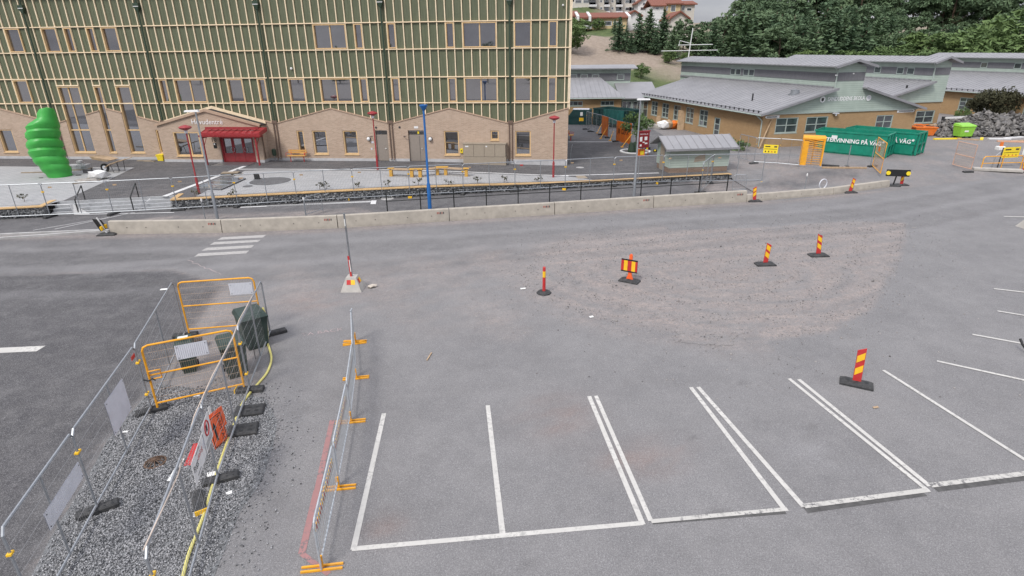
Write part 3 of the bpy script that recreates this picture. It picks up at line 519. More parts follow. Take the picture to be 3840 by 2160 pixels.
def gabion(label, x0, x1, ret=None):
    g_ = thing('stone_filled_wall', label, 'wall', (x0, yg(x0), 0)); L_ = (x1-x0)*sqrt(1+.199**2); r = np.random.default_rng(int(x0*10) % 97); n = int(L_*58)
    s_ = r.uniform(0, L_, n); top = np.array([hp(x0+q*sd.x)-.05 for q in s_]); C3 = np.stack([x0+s_*sd.x, np.array([yg(x0)]*n)+s_*sd.y, r.uniform(.03, 1, n)*(top-.02)], -1); off = r.uniform(-.03, .08, n); C3[:, 0] += sn.x*off; C3[:, 1] += sn.y*off; C3 -= np.array([x0, yg(x0), 0])
    stones('stone_fill', C3, r.uniform(.05, .09, (n, 3)), 'gabion_stone', g_, seed=5)
    m_ = MB(); K = int(L_/1)+1
    for k in range(K):
        a = L_*k/K; b = L_*(k+1)/K; pa = sd*a; pb = sd*b; ha, hb = hp(x0+pa.x)-.06, hp(x0+pb.x)-.06
        m_.hexa([pa+sn*.05, pb+sn*.05, pb+sn*.42, pa+sn*.42], [pa+sn*.05+Vector((0, 0, ha)), pb+sn*.05+Vector((0, 0, hb)), pb+sn*.42+Vector((0, 0, hb)), pa+sn*.42+Vector((0, 0, ha))])
    m_.build('core', 'gabstone', g_)
    m_ = MB(); k = 0.
    while k < L_:
        p = sd*k-sn*.035; m_.bar(p+Vector((0, 0, .02)), p+Vector((0, 0, hp(x0+p.x)-.06)), .012, .012); k += .5
    for f in (.25, .6, .95):
        pts = [sd*(L_*i/12)-sn*.035+Vector((0, 0, f*(hp(x0+sd.x*L_*i/12)-.07))) for i in range(13)]; m_.tube(pts, .006, 4)
    m_.build('wire_cage', 'galv', g_)
    k = 0.
    while k < L_-.05:
        e = min(L_, k+3.6); p, q = sd*(k+.006), sd*(e-.006); ha, hb = hp(x0+p.x)-.03, hp(x0+q.x)-.03
        for o0, o1 in ((-.09, .11), (.12, .30)):
            MB().hexa([p+sn*o0+Vector((0, 0, ha)), q+sn*o0+Vector((0, 0, hb)), q+sn*o1+Vector((0, 0, hb)), p+sn*o1+Vector((0, 0, ha))], [p+sn*o0+Vector((0, 0, ha+.05)), q+sn*o0+Vector((0, 0, hb+.05)), q+sn*o1+Vector((0, 0, hb+.05)), p+sn*o1+Vector((0, 0, ha+.05))]).build('cap_plank', 'cap', g_)
        k = e
    if ret:
        for rx in ret:
            p = Vector((rx-x0, yg(rx)-yg(x0), 0)); MB().hexa([p+sn*.1+Vector((0, 0, hp(rx)-.025)), p+sn*.1+sd*.3+Vector((0, 0, hp(rx)-.025)), p+sn*1.5+sd*.3+Vector((0, 0, hp(rx)-.025)), p+sn*1.5+Vector((0, 0, hp(rx)-.025))], [p+sn*.1+Vector((0, 0, hp(rx)+.028)), p+sn*.1+sd*.3+Vector((0, 0, hp(rx)+.028)), p+sn*1.5+sd*.3+Vector((0, 0, hp(rx)+.028)), p+sn*1.5+Vector((0, 0, hp(rx)+.028))]).build('cap_plank', 'cap', g_)
    return g_
gabion('low stone-filled wire wall with timber cap left of the steps', -36, SX0, [SX0-.32]); gabion('long low stone-filled wire wall with timber cap right of the steps', SX1, 15.2, [SX1])
# gravel bed between the near fences
bed = gp([('p', 118, 2160), ('p', 188, 2022), ('p', 333, 1783), ('p', 402, 1652), ('p', 521, 1514), ('p', 590, 1440), ('p', 720, 1455), ('p', 900, 1470), ('p', 1000, 1500), ('p', 1040, 1580), ('p', 1025, 1670), ('p', 985, 1800), ('p', 900, 1920), ('p', 800, 2170)]); bed = [tuple(np.array(bed[0])+(np.array(bed[0])-np.array(bed[1]))*1.5)]+bed+[(bed[-1][0]-.2, bed[-1][1]-1.0)]
bx0, bx1 = min(p[0] for p in bed), max(p[0] for p in bed); by0, by1 = min(p[1] for p in bed), max(p[1] for p in bed); r = np.random.default_rng(4)
Q = np.stack([r.uniform(bx0-.3, bx1+.8, 90000), r.uniform(by0, by1+.5, 90000)], -1); d = sdist(Q, bed); nn = vnoise(Q[:, 0], Q[:, 1], 2.0, 21)
keepq = (d > 0) & (r.uniform(0, 1, len(Q)) < np.clip(.15+d/.35, 0, 1)) | ((d > -.9) & (d <= 0) & (Q[:, 0] > bx0+1.2) & (r.uniform(0, 1, len(Q)) < .10*np.exp(d*3)))
left = sdist(Q, side) > -.02; Q = Q[keepq & ~left][:42000]; n = len(Q); sz = r.uniform(.008, .021, (n, 3)); C3 = np.concatenate([Q, (sz[:, 2:3]*.5+r.uniform(0, .012, (n, 1)))], 1)
tag(stones('gravel', C3, sz, 'gravel_stone', seed=6), 'dark grey crushed gravel lying between the two near fences', 'gravel')
m_ = drape('gravel_bed', bed, .005, 'gabstone'); m_['kind'] = 'structure'

# loose stones thrown about on the sand patch and along the road edge
Q = np.stack([r.uniform(-8, 27, 60000), r.uniform(13, 33, 60000)], -1); dq = sdist(Q, pat); n3q = vnoise(Q[:, 0], Q[:, 1], .5, 3); n1q = vnoise(Q[:, 0], Q[:, 1], 1.3, 1)
pr = np.clip(np.where(dq > 0, .22+.2*np.sin(dq*4.6+n3q*2.5+n1q*.6), .12*np.exp(dq*.8)), 0, 1); Q = Q[r.uniform(0, 1, len(Q)) < pr][:9500]; n = len(Q); sz = r.uniform(.008, .026, (n, 3)); sz[:40] *= 1.8
tag(stones('loose_stones', np.concatenate([Q, sz[:, 2:3]*.4+.004], 1), sz, 'loose_stone', seed=16), 'loose stones scattered over the sandy patch and asphalt', 'stones')
plain('brickcoping', (.42, .30, .22), rough=.7, var=.1)
# ------------------------------------------------------------------ the new school with green boards and timber battens
FA = radians(-5.5); P0x, P0y = -8.2212, 45.3445
sch = thing('school_building', 'new school with green boards, timber battens and brick gables along its foot', 'building', (P0x, P0y, 0), FA)
def FL(s, d, z): return Vector((P0x+cos(FA)*s-sin(FA)*d, P0y+sin(FA)*s+cos(FA)*d, z))     # facade coords -> world
PIPES = [-45.75, -36.75, -27.74, -18.73, -9.74, -.74, 8.29]; SEND = 12.50; S_L = -45.4
ZB = [3.2, 4.87, 6.66, 8.54, 10.30, 12.45]
# windows: (x0, x1, row or (z0, z1), mullion positions)
W3 = [(-8.25, -7.05), (-5.85, -3.45, -4.65), (-2.85, -2.25), (-.44, .16), (3.76, 4.36), (4.96, 7.36, 6.16), (8.59, 9.79), (10.99, 11.59), (-18.42, -17.82), (-17.22, -14.82, -16.02), (-13.02, -11.82), (-10.62, -10.02), (-34.0, -32.8), (-30.4, -29.2)]
W1 = [(-5.85, -3.45, -4.65), (-2.85, -2.25), (-.44, .16), (3.76, 4.36), (4.96, 7.36, 6.16), (8.59, 9.79), (10.99, 11.59), (-29.8, -28.6), (-26.83, -25.63), (-25.03, -24.43), (-23.23, -22.63), (-22.03, -20.83), (-35.2, -32.8)]
TALL = [(-26.83, -25.03, -26.05), (-23.83, -23.23), (-22.03, -20.83)]
def window(x0, x1, z0, z1, mull=(), trans=(), par=sch, yf=-.045, fr=.07, yp=.13, sill=True, head=True, gl='glass', wd='winwood', depth=.24):
    m_ = MB(); m_.box(x0, x0+fr, yf, depth, z0, z1); m_.box(x1-fr, x1, yf, depth, z0, z1); m_.box(x0+fr, x1-fr, yf+.003, depth, z1-fr, z1); m_.box(x0+fr, x1-fr, yf+.003, depth, z0, z0+fr)
    xs = [x0+fr]+list(mull)+[x1-fr]; zs = [z0+fr]+list(trans)+[z1-fr]
    for q in mull: m_.box(q-.04, q+.04, yp-.06, depth-.02, z0+fr, z1-fr)
    for q in trans: m_.box(x0+fr, x1-fr, yp-.085, depth-.025, q-.04, q+.04)
    wn = m_.build('window', wd, par)
    for i in range(len(xs)-1):
        for j in range(len(zs)-1):
            MB().box(xs[i]+(.04 if i else 0)+.002, xs[i+1]-(.04 if i < len(xs)-2 else 0)-.002, yp, yp+.02, zs[j]+.002, zs[j+1]-.002).build('pane', gl, wn)
    if sill: MB().box(x0-.04, x1+.04, yf-.09, yf+.02, z0-.07, z0-.003).build('sill', wd, wn)
    return wn
for (a, b, *m) in W3: window(a, b, 4.93, 6.60, m, sill=False)
for (a, b, *m) in W1: window(a, b, 8.60, 10.24, m, sill=False)
for (a, b, *m) in TALL: window(a, b, 1.12, 6.12, m, (2.86, 4.86))
def tallx(x): return any(a[0] < x < a[1] for a in TALL)
def inw(x, row): return (row == 1 and any(a[0] < x < a[1] for a in W3)) or (row == 3 and any(a[0] < x < a[1] for a in W1)) or (row == 0 and tallx(x))
bx = []                                    # batten positions
for p in PIPES: bx += [p+.3+.6*k for k in range(15)]
bx = [q for q in bx if S_L < q < SEND-.1]+[SEND-.05]
def gable(s):
    for i in range(len(PIPES)):
        a = PIPES[i]; b = a+9.0
        if a <= s <= b: return 3.36+1.10*(1-abs(s-(a+4.5))/4.5) if i+1 < len(PIPES) else 3.36+1.10*min(1, (s-a)/4.21)
    return 3.36
edges = [S_L]+bx; pan = []; bat = []
for row in range(5):
    z0, z1 = ZB[row], ZB[row+1]
    for i in range(len(edges)-1):
        a, b = edges[i], edges[i+1]; m_ = (a+b)/2
        if inw(m_, row): continue
        pan.append((a+.008, b-.008, 6.13 if row == 1 and tallx(m_) else z0+.003, z1-.003))
    for q in bx:
        if inw(q-.1, row) and inw(q+.1, row): continue
        zz = max(z0, gable(q)-.05) if row == 0 else z0
        if row == 1 and tallx(q-.1) and tallx(q+.1): zz = 6.14
        bat.append((q, zz+.03, z1-.035))
pan.sort(key=lambda q: -q[0]); bat.sort(key=lambda q: -q[0])
for src, name, mt in ((pan, 'facade_board', 'panel'), (bat, 'batten', 'batten')):
    rest = MB()
    for k, q in enumerate(src):
        m_ = MB() if k < 298 else rest
        if name == 'batten': m_.box(q[0]-.032, q[0]+.032, -.035, .062, q[1], q[2])
        else: m_.box(q[0], q[1], .06, .085, q[2], q[3]); m_.box((q[0]+q[1])/2-.012, (q[0]+q[1])/2+.012, .052, .062, q[2]+.002, q[3]-.002)
        if k < 298: m_.build(name, mt, sch)
    rest.build(name, mt, sch)['kind'] = 'stuff'
pe = [S_L]+[p for p in PIPES if p > S_L]+[SEND]
for z in ZB[1:5]:
    for i in range(len(pe)-1):
        MB().box(pe[i]+(.09 if i else 0), pe[i+1]-(.09 if i < len(pe)-2 else -.05), -.075, .058, z-.032, z+.032).build('ledge', 'ledge', sch)
for k in range(4): pass
for z, (a, b, *m) in [(6.19, q) for q in TALL]: MB().box(a-.02, b+.02, -.085, .06, z-.04, z+.04).build('ledge', 'ledge', sch)
MB().box(S_L, SEND-.02, .205, .245, .6, 12.45).build('backing', 'interior', sch)
MB().box(S_L, SEND-.03, .25, 16, .3, 12.45).build('core', 'panel', sch)
MB().box(S_L-.3, SEND+.25, -.3, 16.3, 12.46, 12.75).build('roof', 'roofblack', sch)
MB().box(SEND-.0, SEND+.09, -.04, .12, 4.4, 12.45).build('corner_board', 'batten', sch)
# brick gables
OPEN = [(-8.15, -7.60, 1.10, 2.87), (-6.92, -5.80, 1.10, 2.87), (-4.52, -3.40, 1.10, 2.87), (3.27, 4.40, 1.10, 2.87), (6.80, 7.40, 2.22, 2.90), (8.62, 9.78, 1.10, 2.88), (-33.0, -31.75, 1.12, 2.90), (-37.2, -36.95, 1.1, 2.9), (-19.55, -19.1, 1.12, 2.9)]
DOORS = [(-1.98, -1.05, .62, 2.90), (.55, 1.76, .62, 2.90)]
HOLES = OPEN+DOORS+[(a[0], a[1], 1.12, 9) for a in TALL]
segs = [(S_L, -36.75), (-36.75, -27.74), (-27.74, -18.73), (-18.73, -9.74), (-9.74, -.74), (-.74, 8.29), (8.29, SEND)]
for a, b in segs:
    m_ = MB(); hs = [h for h in HOLES if h[0] < b and h[1] > a]; xs = sorted(set([a+.0, b, (a+b)/2 if b < SEND else b]+[min(b, max(a, q)) for h in hs for q in h[:2]]))
    for x0, x1 in zip(xs[:-1], xs[1:]):
        if x1-x0 < .01: continue
        hh = sorted([h for h in hs if h[0] <= (x0+x1)/2 <= h[1]], key=lambda h: h[2]); z = .8; g0, g1 = gable(x0+1e-4), gable(x1-1e-4)
        for h in hh:
            if h[2] > z: m_.box(x0, x1, -.10, .20, z, h[2])
            z = h[3]
        if z < min(g0, g1): m_.hexa([(x0, -.10, z), (x1, -.10, z), (x1, .20, z), (x0, .20, z)], [(x0, -.10, g0), (x1, -.10, g1), (x1, .20, g1), (x0, .20, g0)])
    m_.build('brick_wall', 'brick', sch)
    mid = (a+b)/2; tops = [(a, 3.36), (mid, 4.46), (b, 3.36)] if b < SEND else [(a, 3.36), (b, 4.46)]
    if a > -38:
        for (x0, z0), (x1, z1) in zip(tops[:-1], tops[1:]):
            cur = x0
            for h in sorted([h for h in HOLES if h[3] > 8 and h[0] < x1 and h[1] > x0])+[(x1, x1)]:
                e = min(x1, max(h[0], x0))
                if e-cur > .1:
                    za, zb = z0+(z1-z0)*(cur-x0)/(x1-x0), z0+(z1-z0)*(e-x0)/(x1-x0); MB().hexa([(cur, -.15, za), (e, -.15, zb), (e, .06, zb), (cur, .06, za)], [(cur, -.15, za+.07), (e, -.15, zb+.07), (e, .06, zb+.07), (cur, .06, za+.07)]).build('coping', 'brickcoping', sch)
                cur = max(cur, min(x1, h[1]))
for a, b in zip([S_L, -36, -27.4, -18.4, -13.9, -1.05, 1.77][:7], [-36.02, -27.42, -18.42, -13.92, -1.99, .54, 8.1][:7]): MB().box(a, b, -.115, .2, .2, .8).build('plinth', 'plinth', sch)
MB().box(8.12, SEND, -.115, .2, .1, .8).build('plinth', 'plinth', sch)
for x0, x1, z0, z1 in OPEN:
    if x0 > -36: window(x0+.002, x1-.002, z0, z1, yf=-.06, yp=.10, fr=.08)
def steel_door(x0, x1):
    d = MB().box(x0+.002, x1-.002, .02, .09, .62, 2.58).build('door', 'door', sch)
    for q in (x0+.03, x1-.05): MB().box(q, q+.02, .005, .02, .7, 2.5).build('edge_strip', 'door', d)
    MB().box(x0+.03, x1-.03, .04, .07, 2.60, 2.87).build('pane', 'glass', d); MB().tube([(x1-.16, .0, 1.55), (x1-.16, -.05, 1.55), (x1-.28, -.05, 1.55)], .012, 6).build('handle', 'steel', d)
for d in DOORS: steel_door(d[0], d[1])
MB().box(1.36, 1.374, .005, .02, .7, 2.5).build('door_joint', 'metaldark', sch)
# round wall lamps, vents, plate, boxes
def ball(m_, c, r, n=10, h=6):
    m_.loft([[(c[0]+r*sin(pi*(i+.02)/(h+.04))*cos(2*pi*k/n), c[1]+r*sin(pi*(i+.02)/(h+.04))*sin(2*pi*k/n), c[2]-r*cos(pi*(i+.02)/(h+.04))) for k in range(n)] for i in range(h+1)])
for x in (-2.50, 2.24):
    m_ = MB(); m_.tube([(x, -.1, 2.28), (x, -.16, 2.28)], .16, 12); l_ = m_.build('wall_lamp', 'metaldark', sch); m_ = MB(); ball(m_, (x, -.22, 2.28), .14); m_.build('lamp_glass', 'white', l_, smooth=True)
    MB().bar((x-.14, -.26, 2.28), (x+.14, -.26, 2.28), .02, .02).build('lamp_guard', 'metaldark', l_)
for x, z in ((-1.87, 3.11), (-.06, 3.13)): MB().tube([(x, -.09, z), (x, -.13, z)], .08, 10).build('vent', 'metaldark', sch)
MB().box(1.05, 1.36, -.12, -.1, 3.05, 3.20).build('plate', 'white', sch); MB().box(-2.35, -2.15, -.12, -.1, 1.95, 2.1).build('plate', 'plate', sch); MB().box(-2.42, -2.30, -.12, -.1, 1.45, 1.6).build('plate', 'plate', sch)
MB().box(1.25, 1.37, -.005, .038, 2.64, 2.84).build('sticker', 'warnyellow', sch)
for x in (-2.3, .25): MB().tube([(x, -.1, 2.42), (x, -.3, 2.5), (x+.2, -.35, 2.5)], .025, 6).build('camera_arm', 'metaldark', sch)
mb_ = MB().box(4.47, 4.68, -.2, -.1, 1.26, 1.58).build('alarm_box', 'warnyellow', sch)
MB().box(4.53, 4.62, -.204, -.199, 1.38, 1.47).build('symbol', 'black', mb_)
MB().box(-7.4, -7.1, .02, .05, 7.3, 7.34); m_ = MB(); ball(m_, (-7.85, -.05, 7.3), .09); m_.build('security_camera', 'white', sch); m_ = MB(); ball(m_, (11.95, -.05, 11.2), .07); m_.build('security_camera', 'white', sch)
# downpipes with hoppers
for i, p in enumerate(PIPES):
    if p < -40: continue
    d = MB().tube([(p, -.13, 12.4), (p, -.13, 3.6)], .055, 8).build('downpipe', 'pipegreen', sch); m_ = MB(); m_.hexa([(p-.07, -.2, 11.25), (p+.07, -.2, 11.25), (p+.07, -.02, 11.25), (p-.07, -.02, 11.25)], [(p-.2, -.28, 11.55), (p+.2, -.28, 11.55), (p+.2, -.02, 11.55), (p-.2, -.02, 11.55)]); m_.box(p-.2, p+.2, -.281, -.02, 11.55, 11.8); m_.build('hopper', 'pipegreen', d)
    MB().box(p-.2, p+.2, -.285, -.27, 11.56, 11.60).build('hopper_rim', 'white', d)
    for sx in (-.1, .12):
        if i == 3 and sx > 0: continue
        MB().tube([(p+sx, -.17, 3.5), (p+sx, -.17, .85), (p+sx, -.3, .72)], .042, 8).build('downpipe', 'pipebrown', sch)
    MB().box(p-.2, p+.2, -.2, -.1, 3.42, 3.62).build('rain_head', 'pipebrown', sch)
# the projecting brick porch
X0, X1, RX, EZ, RZ = -18.65, -10.55, -14.55, 3.36, 4.43
m_ = MB(); oh = [(-17.52, -15.43, 1.07, 2.86), (-13.90, -11.20, .6, 2.56)]; xs = sorted({X0, RX, X1, *[q for h in oh for q in h[:2]]})
gz_ = lambda x: EZ+(RZ-EZ)*(1-abs(x-RX)/(RX-X0 if x < RX else X1-RX))
for x0, x1 in zip(xs[:-1], xs[1:]):
    z = .8
    for h in oh:
        if h[0] <= (x0+x1)/2 <= h[1]:
            if h[2] > z: m_.box(x0, x1, -1.05, -.75, z, h[2])
            z = h[3]
    m_.hexa([(x0, -1.05, z), (x1, -1.05, z), (x1, -.75, z), (x0, -.75, z)], [(x0, -1.05, gz_(x0)), (x1, -1.05, gz_(x1)), (x1, -.75, gz_(x1)), (x0, -.75, gz_(x0))])
m_.box(X0, X0+.25, -.748, -.1, .8, EZ); m_.box(X1-.25, X1, -.748, -.1, .8, EZ)
pw = m_.build('porch_wall', 'brick', sch)
for a, b in ((X0-.012, -13.92), (-11.18, X1+.012)): MB().box(a, b, -1.065, -.7, .3, .8).build('plinth', 'plinth', sch)
MB().box(X1-.2, X1+.012, -.698, -.12, .3, .8).build('plinth', 'plinth', sch)
for xa, za, xb, zb in ((X0-.12, EZ-.03, RX, RZ), (RX, RZ, X1+.12, EZ-.03)):
    MB().hexa([(xa, -1.14, za), (xb, -1.14, zb), (xb, -.02, zb), (xa, -.02, za)], [(xa, -1.14, za+.06), (xb, -1.14, zb+.06), (xb, -.02, zb+.06), (xa, -.02, za+.06)]).build('porch_roof', 'roofblack', sch)
    MB().hexa([(xa-.02, -1.18, za-.05), (xb, -1.18, zb-.05), (xb, -1.142, zb-.05), (xa-.02, -1.142, za-.05)], [(xa-.02, -1.18, za+.12), (xb, -1.18, zb+.12), (xb, -.95, zb+.12), (xa-.02, -.95, za+.12)]).build('porch_coping', 'brickcoping', sch)
    MB().hexa([(xa, -.20, za+.062), (xb, -.20, zb+.062), (xb, -.105, zb+.062), (xa, -.105, za+.062)], [(xa, -.20, za+.26), (xb, -.20, zb+.26), (xb, -.105, zb+.26), (xa, -.105, za+.26)]).build('flashing', 'ledge', sch)
m_ = MB(); m_.tube([(X1+.06, -.95, EZ-.05), (X1+.06, -.95, 3.1), (X1+.06, -.85, .9)], .04, 8); m_.build('downpipe', 'pipebrown', sch)
wn = window(-17.52, -15.43, 1.07, 2.86, (-16.35,), yf=-1.04, yp=-.88, depth=-.76, fr=.08)
lettering('sign_lettering', 'Huvudentré', 2.45, 'letter', sch, (-15.78, -1.09, 3.44), (1, 0, 0), (0, 0, 1), 0, .36)
lettering('house_number', '10', .36, 'black', sch, (-14.46, -1.06, 2.14), (1, 0, 0), (0, 0, 1), 0, .28)
m_ = MB(); m_.box(-14.42, -14.16, -1.07, -1.05, 1.88, 2.06); m_.box(-14.42, -14.16, -1.07, -1.05, 1.66, 1.86); m_.build('door_plate', 'black', sch); MB().box(-14.37, -14.27, -1.075, -1.068, 1.93, 2.02).build('door_plate_print', 'white', sch)
# red doors
dr = MB(); dr.box(-13.88, -13.78, -.95, -.80, .6, 2.55); dr.box(-11.30, -11.20, -.95, -.80, .6, 2.55); dr.box(-13.78, -11.30, -.95, -.80, 2.44, 2.55); door = dr.build('entrance_doors', 'red', sch)
for x0, x1, hx in ((-13.77, -12.95, -13.06), (-12.93, -12.12, -12.04), (-12.10, -11.31, None)):
    m_ = MB(); m_.box(x0, x0+.1, -.91, -.85, .62, 2.43); m_.box(x1-.1, x1, -.91, -.85, .62, 2.43); m_.box(x0+.1, x1-.1, -.91, -.85, .62, 1.28); m_.box(x0+.1, x1-.1, -.91, -.85, 2.36, 2.43); m_.build('door_leaf', 'red', door)
    MB().box(x0+.1, x1-.1, -.88, -.87, 1.28, 2.36).build('pane', 'glass', door)
for cx_ in (-12.98, -11.95):
    for sg in (-1, 1):
        if cx_ > -12 and sg > 0: pass
        MB().tube([(cx_+sg*(.02+.13*sin(a)), -.97, 1.55+.17*cos(a)) for a in np.linspace(.15, pi-.15, 9)], .018, 6).build('handle', 'steel', door)
MB().box(-13.9, -11.2, -.85, -.74, .55, 2.6).build('vestibule', 'interior', sch)
# red canopy on posts
cn = MB(); cn.hexa([(-14.55, -2.3, 2.72), (-9.95, -2.3, 2.72), (-9.95, -1.06, 2.95), (-14.55, -1.06, 2.95)], [(-14.55, -2.3, 2.95), (-9.95, -2.3, 2.95), (-9.95, -1.06, 3.22), (-14.55, -1.06, 3.22)]); can = cn.build('canopy', 'red', sch)
for i in range(10):
    x = -14.5+i*.5; MB().bar((x, -2.3, 2.965), (x, -1.08, 3.23), .025, .03).build('standing_seam', 'red', can)
MB().box(-14.62, -9.88, -2.42, -2.29, 2.68, 2.80).build('gutter', 'darkred', can); MB().box(-14.3, -10.2, -1.9, -1.78, 3.2, 3.34).build('snow_rail', 'red', can)
for x in (-14.45, -10.35):
    MB().box(x-.05, x+.05, -2.28, -2.18, .56, 2.72).build('canopy_post', 'red', can); MB().bar((x, -2.2, 2.6), (x, -1.06, 2.6), .06, .08).build('canopy_beam', 'red', can); MB().bar((x, -2.2, 2.0), (x, -1.7, 2.58), .04, .04).build('canopy_brace', 'red', can)
p = FL(-12.5, -1.9, .6); mat_ = tag(MB().box(-1.45, 1.35, -.75, .8, .004, .035).build('door_mat', 'steel', None, (p.x, p.y, hp(p.x)), FA), 'flat grey metal door mat in front of the red entrance doors', 'door mat')
# furniture against the wall
p = FL(6.38, -.42, 0); cb = thing('utility_cabinet', 'large beige metal utility cabinet against the brick wall by the small window', 'cabinet', (p.x, p.y, hp(p.x)-.04), FA)
MB().box(-1.6, 1.6, -.3, .28, 0, .62).build('base', 'cabinet', cb)
for i in range(4): MB().box(-1.58+i*.79, -1.58+i*.79+.77, -.315, .27, .635, 1.52).build('door', 'cabinet', cb)
MB().box(-1.63, 1.63, -.34, .3, 1.53, 1.60).build('top', 'cabinet', cb)
for i, x in enumerate((-1.3, -1.42, .1)): MB().box(x, x+.12, -.325, -.316, 1.33, 1.42).build('label_plate', 'white', cb)
def bench(name, label, loc, rz, wdt=1.5):
    b_ = thing(name, label, 'bench', loc, rz)
    for y, z in ((-.2, .45), (-.06, .45), (.08, .45)): MB().box(-wdt/2, wdt/2, y-.06, y+.06, z, z+.035).build('seat_slat', 'benchwood', b_)
    for z in (.62, .76): MB().box(-wdt/2, wdt/2, .17, .2, z, z+.11).build('back_slat', 'benchwood', b_)
    for x in (-wdt/2+.2, wdt/2-.2):
        MB().tube([(x, -.02, 0), (x, -.02, .42), (x, -.25, .44)], .03, 6).build('leg', 'sigred', b_); MB().tube([(x, -.02, .42), (x, .14, .45), (x, .22, .9)], .022, 6).build('back_support', 'sigred', b_)
    for x in (-wdt/2-.02, wdt/2+.02): MB().tube([(x, -.26, .44), (x, -.26, .66), (x, .18, .68)], .02, 6).build('armrest', 'sigred', b_)
    return b_
p = FL(-8.15, -.55, 0); bench('park_bench', 'timber bench with red steel legs against the brick wall beside the porch', (p.x, p.y, hp(p.x)), FA, 1.45)
p = FL(-10.05, -.35, 0); lb = thing('litter_bin', 'small dark green litter bin in the corner beside the porch', 'bin', (p.x, p.y, hp(p.x)), FA)
MB().lathe([(.03, 0), (.03, .45)], 8).build('post', 'steel', lb); MB().lathe([(.13, .42), (.15, .45), (.16, .85), (.12, .92)], 12).build('basket', 'pipegreen', lb)
p = FL(-19.3, -.45, 0); yb_ = thing('yellow_box', 'yellow plastic box on the ground left of the porch', 'box', (p.x, p.y, hp(p.x)), FA)
MB().hexa([(-.22, -.2, 0), (.22, -.2, 0), (.22, .2, 0), (-.22, .2, 0)], [(-.28, -.24, .42), (.28, -.24, .42), (.28, .24, .42), (-.28, .24, .42)]).build('body', 'warnyellow', yb_); MB().box(-.3, .3, -.26, .26, .42, .48).build('lid', 'warnyellow', yb_)
for i, (dx, dy, l_, a) in enumerate([(-1.1, -.75, 1.1, .05), (-.5, -.95, .9, -.1)]):
    p = FL(-19.5+dx, dy, 0); tag(MB().box(-l_/2, l_/2, -.09, .09, 0, .05).build('loose_plank', 'oldplank', None, (p.x, p.y, hp(p.x)+.002), FA+a), ['longer', 'shorter'][i]+' loose plank on the asphalt left of the porch', 'plank')
# ------------------------------------------------------------------ the older low school halls
t = NT('clapboard'); v = t.coord('World'); sp_ = t.n('SeparateXYZ'); t.L(v, sp_.inputs[0]); fr_ = t.math('FRACT', t.math('MULTIPLY', sp_.outputs[2], 1/.17)); ln = t.math('LESS_THAN', fr_, .13)
c = t.mix(t.ramp(t.noise(v, 1.6, 5), .3, .7), (.34, .405, .36), (.40, .47, .42)); c = t.mix(t.math('MULTIPLY', ln, .5), c, (.2, .245, .215)); t.bump(fr_, .5, -.02); t.fin(c, .65)
t = NT('seamroof'); v = t.coord('World'); c = t.mix(t.ramp(t.noise(v, .7, 6, .65), .3, .72), (.25, .25, .263), (.315, .312, .325)); c = t.mix(t.math('MULTIPLY', t.ramp(t.noise(v, 3, 5, .7), .55, .75), .3), c, (.18, .165, .155)); t.fin(c, .5, .15)
def cross_window(par, x0, x1, z0, z1, y, ax='x', nx=2, nz=2, name='window'):
    """frame with glazing bars; ax = wall direction in the parent's frame, y = wall face, outside is towards -y (x) or -x (y)"""
    def bx3(m_, a0, a1, d0, d1, c0, c1):
        if ax == 'x': m_.box(a0, a1, y+d0, y+d1, c0, c1)
        else: m_.box(y+d0, y+d1, a0, a1, c0, c1)
    m_ = MB(); f = .08
    bx3(m_, x0, x0+f, -.04, .1, z0, z1); bx3(m_, x1-f, x1, -.04, .1, z0, z1); bx3(m_, x0+f, x1-f, -.038, .1, z0, z0+f); bx3(m_, x0+f, x1-f, -.038, .1, z1-f, z1)
    for i in range(1, nx): q = x0+(x1-x0)*i/nx; bx3(m_, q-.035, q+.035, -.02, .09, z0+f, z1-f)
    for i in range(1, nz): q = z0+(z1-z0)*i/nz; bx3(m_, x0+f, x1-f, -.018, .09, q-.03, q+.03)
    w_ = m_.build(name, 'trim', par)
    for i in range(nx):
        for j in range(nz):
            a, b = x0+(x1-x0)*i/nx+(.036 if i else f+.001), x0+(x1-x0)*(i+1)/nx-(.036 if i < nx-1 else f+.001); c0, c1 = z0+(z1-z0)*j/nz+(.031 if j else f+.001), z0+(z1-z0)*(j+1)/nz-(.031 if j < nz-1 else f+.001)
            m_ = MB(); bx3(m_, a, b, .03, .05, c0, c1); m_.build('pane', 'glass2', w_)
    m_ = MB(); bx3(m_, x0-.05, x1+.05, -.09, -.03, z0-.06, z0-.004); m_.build('sill', 'trim', w_); return w_
def wall_holes(a, b, z0, z1, holes, th, ax='x', y=0):
    m_ = MB(); xs = sorted({a, b, *[min(b, max(a, q)) for h in holes for q in h[:2]]})
    for x0, x1 in zip(xs[:-1], xs[1:]):
        z = z0
        for h in sorted([h for h in holes if h[0] <= (x0+x1)/2 <= h[1]], key=lambda h: h[2])+[(0, 0, z1, z1)]:
            if h[2]-z > .01: (m_.box(x0, x1, y, y+th, z, h[2]) if ax == 'x' else m_.box(y, y+th, x0, x1, z, h[2]))
            z = h[3]
    return m_
